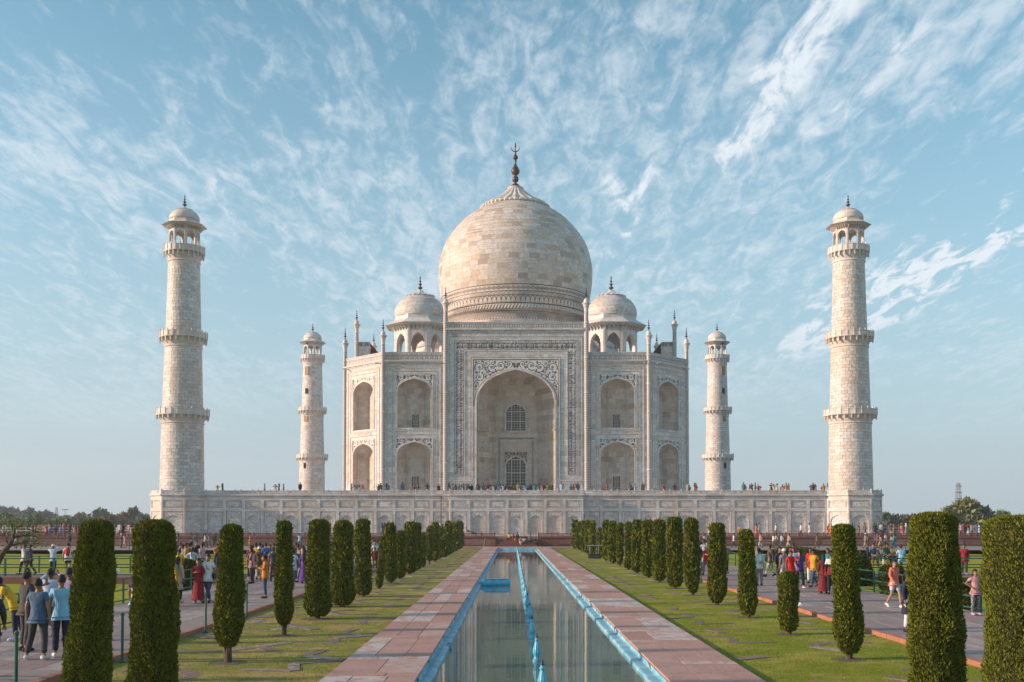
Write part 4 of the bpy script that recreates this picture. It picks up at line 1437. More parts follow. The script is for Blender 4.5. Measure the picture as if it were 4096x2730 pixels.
    niche_trim(PF, mb, 0, plan2, [zled - .12], [(zled + .25, zled + 5.2, True)], t=.22)
    put('niche_panelling', mb, M['niche'], t)
    # blind panels flanking the door
    for (p0, p1) in ((plan2[1], plan2[2]), (plan2[3], plan2[4])):
        mb = MB(); niche_trim(PF, mb, 0, [p0, p1], [zled * .60, zled * .32], [(zled * .64, zled - 1.3, True), (zled * .35, zled * .58, True), (1.9, zled * .30, True)], t=.08)
        put('niche_panelling', mb, M['niche'], t)
    # small vault ribs: lines of stone courses in the half dome
    mb = MB()
    arch_rim(PF, mb, 0, out, .05, -.05, .10, .30)
    arch_rim(PF, mb, 0, out, .05, .0, .17, .12)
    PF.frame(mb, -6.95, 6.95, 1.9, zsp + .1, .14, -.02, .10, bottom=False)
    PF.frame(mb, -9.85, 9.85, zc_bot - .12, zc_out + .12, .11, -.02, .07, bottom=False)
    for s in (-1, 1): PF.bar(mb, s * 9.0 - .74, s * 9.0 + .74, zc_bot - .12, zc_bot - .01, -.02, .066)
    PF.frame(mb, -8.17, 8.17, zc_bot - .12, zc_in, .11, -.02, .06, bottom=False)
    PF.frame(mb, -10.5, 10.5, 1.85, zf(py3(172), 163), .09, -.02, .05, bottom=False)
    for s in (-1, 1):
        PF.frame(mb, s * 8.75 - 1.75, s * 8.75 + 1.75, .15, zdado - .3, .16, -.02, .07)
        PF.bar(mb, s * 8.75 - 2.2, s * 8.75 + 2.2, zdado - .12, zdado + .02, -.02, .10)
    put('frame_moulding', mb, M['frame'], t)
    mb = MB()
    PF.frame(mb, -6.78, 6.78, zs_ - .4, zsp - .06, .12, -.01, .02, bottom=False)
    arch_rim(PF, mb, 0, [(x * 1.055, z + .22) for x, z in out], zs_ - .3, -.01, .02, .10)
    put('tan_border', mb, M['inlay_tan'], t)
    mb = MB()
    PF.frame(mb, -10.6, 10.6, 1.8, zf(py3(166), 163), .05, -.01, .008, bottom=False)
    PF.frame(mb, -7.12, 7.12, 1.8, zsp + .3, .05, -.01, .008, bottom=False)
    for s in (-1, 1):
        for x in (9.68, 8.28): PF.bar(mb, s * x - .03, s * x + .03, zc_bot, zc_in if x < 9 else zc_out, -.01, .012)
    PF.bar(mb, -9.68, 9.68, zc_out - .03, zc_out + .03, -.01, .012); PF.bar(mb, -8.28, 8.28, zc_in + .1, zc_in + .16, -.01, .012)
    for s in (-1, 1): PF.bar(mb, s * 8.98 - .7, s * 8.98 + .7, zc_bot + .0, zc_bot + .06, -.01, .012)
    put('groove_line', mb, M['inlay'], t)
    # spandrel scrolls
    mb = MB(); arch_wall(PF, mb, 0, 6.66, zs_ - .2, zsp - .18, A2 + .42, zs_ - .2, zs_, za_ + .4, .008)
    put('spandrel_panel', mb, M['white_marble'], t)
    mb = MB(); fn = lambda x, z: PF.p(x, .014, z)
    spandrel(mb, 6.6, zsp - .22, [(x * 1.065, z + .34) for x, z in out], fn, 12, .72, .10)
    ribbon(mb, [(-.1, zsp - 1.55), (-.42, zsp - 1.1), (-.33, zsp - .7), (0, zsp - .3), (.33, zsp - .7), (.42, zsp - 1.1), (.1, zsp - 1.55)], .05, fn)
    flower(mb, 0, zsp - 1.05, .42, fn, 1, 5, PI / 2)
    put('spandrel_inlay', mb, [M['inlay'], M['inlay_red']], t)
    # calligraphy
    mb = MB()
    hb = 9.62 - 8.34
    zb0, zb1 = zc_bot + .15, zc_in + .05
    for s in (-1, 1):
        x_in, x_out = s * 8.34, s * 9.62
        n = 3; L = (zb1 - zb0) / n
        for i in range(n):
            z0 = zb0 + i * L
            txt = VERSES[(i + (0 if s > 0 else 3)) % 6]
            for r in range(2):
                a, b = (x_in + (x_out - x_in) * (r * .48), x_in + (x_out - x_in) * (r * .48 + .54))
                if s > 0:   # reads upwards on the right, the top of the letters towards the outside-left
                    lettering(mb, VERSES[(i * 2 + r) % 6], lambda u, v, z0=z0, a=a, b=b: PF.p(b + (a - b) * v, .016, z0 + L * (1 - u)))
                else:
                    lettering(mb, VERSES[(i * 2 + r + 3) % 6], lambda u, v, z0=z0, a=a, b=b: PF.p(b + (a - b) * v, .016, z0 + L * u))
    n = 3; L = 2 * 9.5 / n
    for i in range(n):
        for r in range(2):
            lettering(mb, VERSES[(i + r * 2 + 1) % 6], lambda u, v, i=i, r=r: PF.p(-9.5 + L * (i + u), .016, zc_in + .2 + (zc_out - zc_in - .25) * (r * .46 + v * .54)))
    # tall uprights and sweeping strokes of the script
    for i in range(90):
        u = rnd.uniform(-9.4, 9.4); h = rnd.uniform(.5, 1.05)
        ribbon(mb, [(u, zc_in + .25), (u + rnd.uniform(-.06, .06), zc_in + .25 + h)], .05, lambda x, z: PF.p(x, .018, z))
    for s in (-1, 1):
        for i in range(45):
            z = rnd.uniform(zb0, zb1); w = rnd.uniform(.45, 1.0)
            ribbon(mb, [(s * 8.4, z), (s * (8.4 + w), z + rnd.uniform(-.06, .06))], .05, lambda x, z: PF.p(x, .018, z))
    put('calligraphy', mb, M['inlay'], t)
    # doorway with carved surround, windows
    BW = Face(0, -W_ - .55 + 5.6, 0)
    d2 = 168.7
    zl0, zl1 = 0.0, zf(py3(1005), d2)
    # a door opening, its arch and lettering
    o1 = arch_outline(1.63, zf(py3(1085), d2), zf(py3(1005), d2))
    window(BW, 0, .06, 1.63, .05, zf(py3(1005), d2), 7, 13, o1)
    o2 = arch_outline(1.63, zf(py3(715), d2), zf(py3(642), d2))
    window(BW, 0, .06, 1.63, zled + .15, zf(py3(642), d2), 7, 11, o2)
    mb = MB()
    zfr = zf(py3(868), d2)
    BW.frame(mb, -3.12, 3.12, .05, zfr + .1, .12, -.02, .14, bottom=False)
    BW.frame(mb, -2.45, 2.45, .05, zfr - .6, .10, -.02, .12, bottom=False)
    BW.frame(mb, -1.95, 1.95, zf(py3(950), d2), zf(py3(893), d2), .1, -.02, .09)
    BW.frame(mb, -2.0, 2.0, .05, zf(py3(968), d2), .09, -.02, .10, bottom=False)
    put('door_surround', mb, M['frame'], t)
    mb = MB()
    fnb = lambda x, z: BW.p(x, .03, z)
    spandrel(mb, 1.86, zf(py3(973), d2), [(x * 1.14, z + .15) for x, z in o1], fnb, 21, .3, .07)
    lettering(mb, VERSES[1], lambda u, v: BW.p(-2.9 + 5.8 * u, .03, zfr - .5 + .42 * v))
    for s in (-1, 1):
        for q in range(3):
            z0, z1 = .6 + (zfr - 1.2) * q / 3, .6 + (zfr - 1.2) * (q + 1) / 3
            lettering(mb, VERSES[(q + (3 if s < 0 else 0)) % 6], lambda u, v: BW.p(s * (2.55 + .4 * v), .03, z0 + (z1 - z0) * u))
    put('door_inlay', mb, [M['inlay'], M['inlay_red']], t)
    mb = MB(); BW.bar(mb, -.62, .62, .05, 2.15, -.1, .2)
    put('doorway', mb, M['void'], t)
    # portal cornice and parapet
    mb = MB()
    PF.bar(mb, -PX, PX, ZC - .3, ZC - .1, -2.2, .02); PF.bar(mb, -PX - .1, PX + .1, ZC - .1, ZC + .22, -2.3, .30)
    put('cornice', mb, M['frame'], t)
    mb = MB(); PF.bar(mb, -PX + .3, PX - .3, ZC + .22, ZT, -.4, .04); PF.bar(mb, -PX + .3, PX - .3, ZT - .12, ZT, -.42, .09)
    pr = put('parapet', mb, M['marble'], t)
    mb = MB(); fn2 = lambda x, z: PF.p(x, .048, z)
    n = 28; pw = 2 * 10.7 / n
    for i in range(n): omega(mb, -10.7 + pw * (i + .5), ZC + .34, ZT - ZC - .52, pw, fn2)
    for z in (ZC + .30, ZT - .16): ribbon(mb, [(-10.75, z), (10.75, z)], .045, fn2)
    for i in range(72): leaf(mb, -10.7 + i * .3, ZC - .66, .2, PI / 2, lambda x, z: PF.p(x, .008, z), 1)
    ribbon(mb, [(-10.8, ZC - .72), (10.8, ZC - .72)], .04, lambda x, z: PF.p(x, .008, z))
    put('parapet_inlay', mb, [M['inlay'], M['inlay_red']], pr)
    # --- engaged corner shafts (guldastas) with chevron inlay
    def shaft(x, y, top, r):
        mb = MB()
        mb.lathe([(r * 1.15, 0), (r * 1.15, .8), (r, .9), (r, top - 4.3)], 12)
        mb.lathe([(r, top - 4.3), (r * .92, top - 3.35)], 12)
        s = put('corner_shaft', mb, M['chevron'], t, (x, y, 0))
        mb = MB()
        for z in [k * (top - 5) / 5.0 for k in range(1, 6)]:
            mb.lathe([(r + .01, z - .1), (r + .07, z - .05), (r + .07, z + .05), (r + .01, z + .1)], 12)
        T = top
        mb.lathe([(r * .95, T - 3.4), (r * 1.12, T - 3.3), (r * .9, T - 3.15), (r * 1.05, T - 2.7), (r * 1.5, T - 2.15), (r * 1.95, T - 1.98), (r * 1.95, T - 1.9), (r * 1.15, T - 1.86), (r * 1.2, T - 1.6), (r * .95, T - 1.3), (r * .4, T - 1.12), (r * .2, T - 1.0)], 16)
        put('shaft_cap', mb, M['marble'], s)
        mb = MB(); bulbs(mb, 1.9, .30, T - 1.1, 8); put('finial', mb, M['bronze'], s)
    zt1 = zf(500 + 1173 / 1.518) - .9
    zt2 = zf(500 + 975 / 1.518, 163) - .9
    for s in (-1, 1):
        shaft(s * 21.1, -W_ - .05, zt1, .33)
        shaft(s * W_, -21.1, zt1, .33)
        shaft(s * PX, -W_ - .5, zt2, .35)
        shaft(s * 27.9, -PX, zt2, .35); shaft(s * 27.9, PX, zt2, .35)
        # side portals seen end-on above the roof
        mb = MB(); f = Face(s * 27.9, 0, R(90 * s))
        f.bar(mb, -PX, PX, ZW - 1, ZC, -2.3, 0); f.bar(mb, -PX - .05, PX + .05, ZC, ZC + .3, -2.4, .1); f.bar(mb, -PX + .2, PX - .2, ZC + .3, ZT, -2.25, 0)
        sp = put('side_portal', mb, M['facade'], t)
        mb = MB()
        fe = Face(s * (27.9 - 1.15), -PX, 0)
        for i in range(2): omega(mb, -.6 + 1.2 * i, ZC + .4, ZT - ZC - .5, 1.1, lambda x, z: fe.p(x, .01, z))
        put('parapet_inlay', mb, [M['inlay'], M['inlay_red']], sp)
        mb = MB()
        x0, x1 = s * 25.6, s * 20.5
        mb.add([(x0, -PX + 1, ZW), (x0, -PX + 1, ZT - .2), (x1, -PX + 1, ZW), (x0, PX - 1, ZW), (x0, PX - 1, ZT - .2), (x1, PX - 1, ZW)], [(0, 1, 2), (3, 5, 4), (1, 4, 5, 2)])
        put('vault_back', mb, M['bark'], t)
    # --- roof kiosks
    zk = lambda y: Zp(500 + y / 1.518, 175.5) - FLOOR
    for sx, sy in ((-1, -1), (1, -1), (-1, 1), (1, 1)):
        k = thing_part('roof_kiosk', t, (sx * 16.3, sy * 16.3, 0))
        mb = MB().lathe([(4.8, ZW - .1), (4.8, ZW + .25), (4.7, ZW + .3)], 8, a0=PI / 8)
        put('kiosk_base', mb, M['marble'], k)
        kiosk_parts(k, ZW, zk(1248), zk(1232), zk(1172), zk(1010), zk(912), 4.55, 6.2, 4.25, .56, .55, dome_blocks=sy < 0)
    # --- great dome
    zd = lambda y: Zp(500 + y / 1.518, 192.2) - FLOOR
    K = .03085
    zb_ = lambda y: Zp(500 + y / 1.518, 192.2 - 13.7) - FLOOR
    pr0 = [(1192, 414), (1150, 416), (1118, 420), (1112, 433), (1100, 438), (1090, 433), (1082, 424), (1075, 434), (1068, 437), (1030, 442), (968, 447)]
    pr = [(1040, 452), (1000, 459), (950, 463), (900, 464), (850, 459), (800, 447), (750, 430), (700, 402), (650, 364), (600, 318), (570, 282), (550, 252), (535, 226), (522, 203)]
    prof = [(r * K, zb_(y)) for y, r in pr0] + [(r * K, zd(y)) for y, r in pr]
    RZ = lambda z: float(np.interp(z, [p[1] for p in prof], [p[0] for p in prof]))
    dm = MB()
    dm.lathe([(prof[0][0], ZW - .2)] + prof, 120)
    dome = put('dome', dm, M['domebase'], t, smooth=True)
    # courses of stone
    z, k = zb_(964), 0
    blocks, cand = [], []
    while z < zd(530):
        h = .92 if z < zd(640) else .72
        zb = min(z + h * (.95 if z < zd(800) else .8), zd(526))
        # follow the meridian: shorter rise near the top
        ra, rb = RZ(z) + .03, RZ(zb) + .03
        slope = math.hypot(ra - rb, zb - z)
        nb = max(16, round(2 * PI * ra / 1.75))
        mb = ring_arc_blocks(ra, rb, z + .012, zb - .012, 2 * PI / nb, .12, .025)
        off = rnd.random()
        # irregular widths: every course is cut at jittered angles
        for i in range(nb):
            a = 2 * PI * (i + off) / nb
            d = -math.sin(a)
            cand.append((d * slope, mb, a, (k,)))
        z = zb; k += 1
    cand.sort(key=lambda q: -q[0])
    ms = {}; rest = MB(); used = 0
    for i, (sc, mb, a, key) in enumerate(cand):
        if i < 300 - len(KBLOCKS) * 0:
            if key not in ms: ms[key] = mb.mesh('marble_block', M['domeblock'])
            link('marble_block', ms[key], dome, (0, 0, 0), a)
        else:
            if sc < -.25: continue
            c, n_ = math.cos(a), math.sin(a)
            rest.add([(v[0] * c - v[1] * n_, v[0] * n_ + v[1] * c, v[2]) for v in mb.v], mb.f)
    stuff(put('marble_block', rest, M['domeblock'], dome))
    for (d, me, a) in KBLOCKS: link('marble_block', me, d, (0, 0, 0), a)
    # drum ornament: lozenge band, petal arcade, cable moulding, net band
    mb = MB()
    def on(th, z): 
        r = RZ(z) + .02
        return (r * math.sin(th), -r * math.cos(th), z)
    def line(z, w):
        ribbon(mb, [(-1.75 + 3.5 * i / 90, z) for i in range(91)], w, on)
    for y, w in ((968, .12), (1008, .12), (1078, .10), (1124, .08)): line(zb_(y), w)
    n = 56
    z0, z1 = zb_(1004), zb_(972)
    for i in range(n):
        th = -1.75 + 3.5 * (i + .5) / n; dt = 3.5 / n / 2
        zc = (z0 + z1) / 2; hh = (z1 - z0) * .36
        q = [(th - dt * .85, zc), (th, zc + hh), (th + dt * .85, zc), (th, zc - hh), (th - dt * .85, zc)]
        for (a0, b0), (a1, b1) in zip(q, q[1:]):
            nx, nz = (a1 - a0), (b1 - b0)
            mb.add([on(a0, b0 - .03), on(a1, b1 - .03), on(a1, b1 + .03), on(a0, b0 + .03)], [(0, 1, 2, 3)], 0)
        s_ = 1 / 14.2
        flower(mb, 0, 0, .28, lambda x, y, th=th, zc=zc: on(th + x * s_, zc + y), 1, 4, PI / 4)
        flower(mb, 0, 0, .20, lambda x, y, th=th, zc=zc: on(th + dt + x * s_, zc + y), 1, 4, 0)
    n = 56; s_ = 1 / 13.9
    zb, zt = zb_(1072), zb_(1012)
    H = zt - zb
    for i in range(n):
        th = -1.75 + 3.5 * (i + .5) / n; w = 3.5 / n / s_ / 2
        fn = lambda x, y, th=th: on(th + x * s_, zb + y)
        for s in (-1, 1):
            ribbon(mb, [(s * w * .88, 0), (s * w * .88, H * .38), (s * w * .6, H * .50), (s * w * .18, H * .60), (0, H * .66)], .085, fn)
        ribbon(mb, arcpts(w, H * .76, w * .80, PI * 1.25, -PI * .25, 10), .05, fn)
        leaf(mb, w, H * .58, H * .22, PI / 2, fn, 1); leaf(mb, w - .12, H * .62, H * .15, PI * .68, fn, 1); leaf(mb, w + .12, H * .62, H * .15, PI * .32, fn, 1)
    zb, zt = zb_(1172), zb_(1128)
    H = zt - zb; s_ = 1 / 12.9; n = 84
    for i in range(n):
        th = -1.75 + 3.5 * (i + .5) / n; w = 3.5 / n / s_
        fn = lambda x, y, th=th: on(th + x * s_, zb + y)
        for s in (-1, 1):
            ribbon(mb, [(0, H * .25), (s * w, H)], .035, fn); ribbon(mb, [(s * w * .5, H * .25), (0, H * .62), (s * w * .0, H * .62), (s * w * .5, H)], .03, fn)
        leaf(mb, 0, H * .02, H * .26, PI / 2, fn, 1)
        leaf(mb, 0, H * .04, H * .16, PI * .75, fn, 1); leaf(mb, 0, H * .04, H * .16, PI * .25, fn, 1)
    put('drum_inlay', mb, [M['inlay'], M['inlay_red']], dome)
    # cable moulding
    mb = MB()
    n = 150; zc = zb_(1100)
    for i in range(n):
        th = 2 * PI * i / n
        p = [(438 * K * math.sin(th + q), -438 * K * math.cos(th + q), zc + z_) for q, z_ in ((-.02, -.42), (.0, .0), (.02, .42))]
        mb.tube(p, [.14, .21, .14], 6)
    put('cable_moulding', mb, M['domebase'], dome, smooth=True)
    # lotus crown and finial
    cap = MB()
    fl = lambda a, k: 1 + (.04 * math.cos(24 * a) if 2 <= k <= 6 else 0)
    cap.lathe([(204 * K, zd(520)), (204 * K, zd(512)), (196 * K, zd(500)), (150 * K, zd(474)), (115 * K, zd(455)), (82 * K, zd(430)), (56 * K, zd(404)), (46 * K, zd(396)), (50 * K, zd(392)), (46 * K, zd(386)), (32 * K, zd(382))], 144, flute=fl)
    for i in range(44):
        a = 2 * PI * i / 44
        r = 203 * K
        cap.lathe([(.30, 0), (.36, .12), (.25, .34), (.06, .5)], 6, (r * math.cos(a), r * math.sin(a), zd(519)))
    for i in range(96):
        a = 2 * PI * i / 96
        cap.tube([(200 * K * math.cos(a - .02), 200 * K * math.sin(a - .02), zd(526)), (200 * K * math.cos(a + .02), 200 * K * math.sin(a + .02), zd(514))], .13, 5)
    put('lotus_crown', cap, M['domebase'], dome)
    fb = MB()
    g = [(385, 31), (375, 28), (366, 20), (358, 8), (352, 8), (347, 16), (333, 21), (320, 16), (314, 9), (309, 10), (300, 22), (282, 27), (268, 20), (250, 9), (240, 6), (232, 4), (222, 9), (214, 4), (212, 12), (200, 17), (190, 12), (182, 4), (176, 6), (160, 3), (158, 3), (140, 3), (133, 7), (126, 3), (118, 4), (110, 0)]
    fb.lathe([(r * K, zd(y)) for y, r in g], 20)
    # crescent
    fb.tube([(r_ * math.cos(a), 0, zd(140) + r_ * math.sin(a)) for r_, a in [(.80, PI * (1 - .05) + PI * 1.1 * i / 14) for i in range(15)]], [.03 + .075 * math.sin(PI * i / 14) for i in range(15)], 8)
    put('finial', fb, M['bronze'], dome, smooth=True)
M['white_marble'] = plain('white_marble', (.72, .69, .65), .45, .05, .6)
def thing_part(name, parent, loc):
    o = link(name, None, parent, loc); o.empty_display_size = .3
    return o
M['domebase'] = marble('dome_base', slabs=(1.9, 0.9), warm=1.2, vein=.7)
make_tomb()
# ------------------------------------------------------------------ clipped cypresses
def leaf_mesh(name, P, D, L, Wd, mats, core=None):
    "n diamond leaves: P base points, D unit directions, L lengths, Wd widths; core = (verts, faces)"
    n = len(P)
    rs = np.random.RandomState(n)
    A = np.cross(D, rs.normal(size=(n, 3))); A /= np.linalg.norm(A, axis=1)[:, None] + 1e-9
    V = np.empty((n, 4, 3), np.float32)
    V[:, 0] = P; V[:, 2] = P + D * L[:, None]
    mid = P + D * (L * .45)[:, None]
    V[:, 1] = mid + A * Wd[:, None] / 2; V[:, 3] = mid - A * Wd[:, None] / 2
    cv, cf = core if core else ([], [])
    nv = n * 4 + len(cv)
    co = np.concatenate([V.reshape(-1, 3), np.array(cv, np.float32).reshape(-1, 3)]) if len(cv) else V.reshape(-1, 3)
    me = bpy.data.meshes.new(name)
    me.vertices.add(nv); me.vertices.foreach_set('co', co.astype(np.float32).ravel())
    li = list(range(n * 4)); ls = list(range(0, n * 4, 4))
    for f in cf:
        ls.append(len(li)); li.extend([n * 4 + i for i in f])
    me.loops.add(len(li)); me.loops.foreach_set('vertex_index', li)
    me.polygons.add(len(ls)); me.polygons.foreach_set('loop_start', ls)
    for m in mats: me.materials.append(m)
    me.polygons.foreach_set('material_index', [0] * n + [1] * len(cf))
    me.update(); me.validate()
    return me

def cyp_radius(t, shape):
    "relative radius at relative height t of the crown; shape = (bottom, belly height, top width, top round, waist)"
    b, bh, tw, tr, waist = shape
    t = np.asarray(t, float)
    up = b + (1 - b) * np.sin(np.clip(t / bh, 0, 1) * PI / 2) ** .8
    body = 1 + (tw - 1) * np.clip((t - bh) / (1 - bh), 0, 1) - waist * np.sin(np.clip((t - bh) / (1 - bh), 0, 1) * PI)
    r = np.where(t < bh, up, body)
    top = np.clip((t - (1 - tr)) / tr, 0, 1)
    return r * np.sqrt(np.clip(1 - .9 * top ** 3, 0, 1))
def make_cypress(x, y, h, w, trunk, shape, lean, seed, label, twin=False):
    rs = np.random.RandomState(seed)
    t = thing('cypress_tree', label, 'cypress tree', (x, y, LAWN_Z), 0, 'clipped cypresses in two rows along the pool')
    d = max(8.0, y)
    sz = max(.034, .0024 * d)
    H = h - trunk
    area = PI * w * H
    n = int(min(38000, 3.8 * area / (sz * sz * .42)))
    ph = rs.rand(6) * 6.28
    def lump(a, z):
        return (.05 * np.sin(3 * a + 2.1 * z + ph[0]) + .035 * np.sin(5 * a - 3.3 * z + ph[1]) + .05 * np.sin(2 * a + 5.0 * z + ph[2]) + .03 * np.sin(a + 9.0 * z + ph[4]) + .03 * np.sin(8 * a + 1.3 * z + ph[3]))
    def surf(a, u):
        r = (w / 2 - sz * .45) * cyp_radius(u, shape) * (1 + lump(a, u * H))
        return np.stack([r * np.cos(a) + lean[0] * u, r * np.sin(a) + lean[1] * u, trunk + u * H], -1)
    nt = int(n * .12)
    u = np.concatenate([rs.rand(n - nt) ** .95, np.full(nt, .985) + .015 * rs.rand(nt)])
    a = rs.rand(n) * 2 * PI
    P = surf(a, u)
    rr = np.concatenate([1 - .16 * rs.rand(n - nt) ** 2, np.sqrt(rs.rand(nt)) * 1.0])
    ax = np.stack([lean[0] * u, lean[1] * u, P[:, 2]], -1)
    P = ax + (P - ax) * rr[:, None]
    # scattered gaps: leaves pushed inwards in a few hollows
    for _ in range(18):
        ga, gu = rs.rand() * 6.28, rs.rand()
        k = np.exp(-(((np.angle(np.exp(1j * (a - ga)))) * w / 2) ** 2 + ((u - gu) * H) ** 2 * .35) / (.05 ** 2 * 4))
        P = ax + (P - ax) * (1 - .13 * k)[:, None]
    D = np.stack([np.cos(a) * .45, np.sin(a) * .45, np.full(n, .85)], -1) + rs.normal(size=(n, 3)) * .28
    D[n - nt:] += np.array([0, 0, .5])
    D /= np.linalg.norm(D, axis=1)[:, None]
    L = sz * (.7 + .9 * rs.rand(n)); Wd = L * (.32 + .2 * rs.rand(n))
    stray = rs.rand(n) < .02
    L[stray] *= 1.6; Wd[stray] *= 1.1
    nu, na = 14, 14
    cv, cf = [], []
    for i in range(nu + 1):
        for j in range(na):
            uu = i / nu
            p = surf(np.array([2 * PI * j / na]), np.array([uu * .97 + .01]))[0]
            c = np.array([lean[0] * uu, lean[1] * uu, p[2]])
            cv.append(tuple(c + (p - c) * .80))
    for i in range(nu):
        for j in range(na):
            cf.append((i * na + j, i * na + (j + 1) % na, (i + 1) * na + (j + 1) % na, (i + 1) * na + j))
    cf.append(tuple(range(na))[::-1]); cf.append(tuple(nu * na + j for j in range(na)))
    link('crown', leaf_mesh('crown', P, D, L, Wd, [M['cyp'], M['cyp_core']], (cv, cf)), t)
    tm = MB()
    tr = w * .085 + .02
    tm.tube([(0, 0, -.06), (0, 0, trunk * .5), (lean[0] * .1, lean[1] * .1, trunk + H * .3)], [tr * 1.15, tr, tr * .7], 9)
    for k in range(3):
        a_ = rs.rand() * 6.28
        tm.tube([(tr * .5 * math.cos(a_), tr * .5 * math.sin(a_), -.05), (tr * .6 * math.cos(a_), tr * .6 * math.sin(a_), trunk * .6), (w * .2 * math.cos(a_), w * .2 * math.sin(a_), trunk + H * .12)], [tr * .55, tr * .45, tr * .3], 6)
    put('trunk', tm, M['bark'], t)
    pit = MB()
    n_ = 22; r_ = max(.30, w * .62)
    pit.add([(0, 0, .016)] + [(r_ * math.cos(2 * PI * i / n_) * (1 + .06 * math.sin(5 * i)), r_ * math.sin(2 * PI * i / n_), .003) for i in range(n_)], [(0, 1 + i, 1 + (i + 1) % n_) for i in range(n_)])
    put('soil_ring', pit, M['earth'], t)
    return t
M['far_d'] = foliage('far_leaves_mid', (0.11, 0.13, 0.045), (0.18, 0.20, 0.065), (0.25, 0.26, 0.09), (0.2, 0.18, 0.09))
# per tree: distance, height, width, trunk height, (bottom, belly, top width, top roundness, waist), lean, look
ST, BAR, CON, WINE = (.55, .10, .80, .05, 0), (.5, .16, .92, .05, 0), (.30, .28, .78, .05, 0), (.35, .16, .78, .06, .10)
LEFT = [
 (14.4, 2.98, .76, .05, (.9, .05, .70, .05, -.02), (.17, 0), 'broad leaning clipped cypress, nearest on the left side of the pool'),
 (17.0, 2.99, .86, .05, (.9, .05, .70, .06, 0), (.0, 0), 'massive clipped cypress with a flat mossy top, second nearest on the left side'),
 (21.7, 2.90, .66, .33, (.38, .20, .62, .06, 0), (.06, 0), 'clipped cypress on a thick bare trunk in a round soil pit, left of the pool'),
 (27.0, 2.97, .53, .26, (.32, .17, .76, .05, .06), (-.02, 0), 'slim ragged cypress on a short bare trunk, next to a man in orange'),
 (31.6, 3.02, .84, .06, (.55, .12, .70, .05, 0), (.03, 0), 'thick clipped cypress tapering to a flat top, right of the slim ragged one'),
 (36.2, 2.98, .83, .04, (.6, .12, .78, .10, 0), (.02, 0), 'thick barrel cypress with a domed top, middle of the left row'),
 (41.3, 3.05, .68, .04, (.55, .10, .86, .04, 0), (-.03, 0), 'straight column cypress close behind the barrel cypress with the domed top'),
 (46.2, 2.28, .37, .04, (.5, .12, .62, .2, .12), (.18, 0), 'thin crooked cypress leaning right, shorter than its neighbours'),
 (50.6, 2.88, .66, .04, (.45, .16, .70, .06, .06), (-.03, 0), 'bottle-shaped cypress right of the thin crooked one'),
 (54.8, 2.44, .58, .03, (.6, .10, .86, .10, 0), (.0, 0), 'low brownish clipped cypress with a rounded head in the left row'),
 (59.8, 2.92, .80, .05, (.6, .10, .90, .05, 0), (.05, 0), 'wide straight cypress rising above the low brownish one'),
 (64.5, 2.86, .60, .05, (.5, .14, .85, .05, 0), (.0, 0), 'cypress half hidden behind the wide straight one'),
 (68.8, 2.2, .36, .04, (.5, .12, .55, .3, .05), (.05, 0), 'pencil-thin short cypress in the left row'),
 (74.0, 2.62, .52, .22, (.3, .2, .70, .1, 0), (.03, 0), 'cypress on a visible stem behind the pencil-thin one'),
 (79.5, 2.88, .62, .04, (.5, .12, .80, .06, 0), (.0, 0), 'far dark cypress crowding the one on a visible stem'),
 (84.5, 2.5, .50, .04, (.5, .12, .5, .2, 0), (.1, 0), 'pointed far cypress in the left row'),
 (89.5, 1.75, .85, .03, (.6, .14, .9, .2, 0), (.0, 0), 'squat round far cypress, lowest of the left row'),
 (95.5, 2.98, .78, .04, (.5, .12, .80, .05, 0), (.0, 0), 'tall far cypress right behind the squat round one'),
 (102.0, 2.65, .62, .04, (.5, .12, .78, .1, 0), (.0, 0), 'third from last cypress of the left row'),
 (109.0, 2.92, .85, .04, (.5, .12, .76, .05, 0), (.05, 0), 'second last cypress of the left row'),
 (116.0, 2.98, .85, .04, (.5, .12, .8, .05, 0), (.05, 0), 'last cypress of the left row, next to the sandstone wall')]
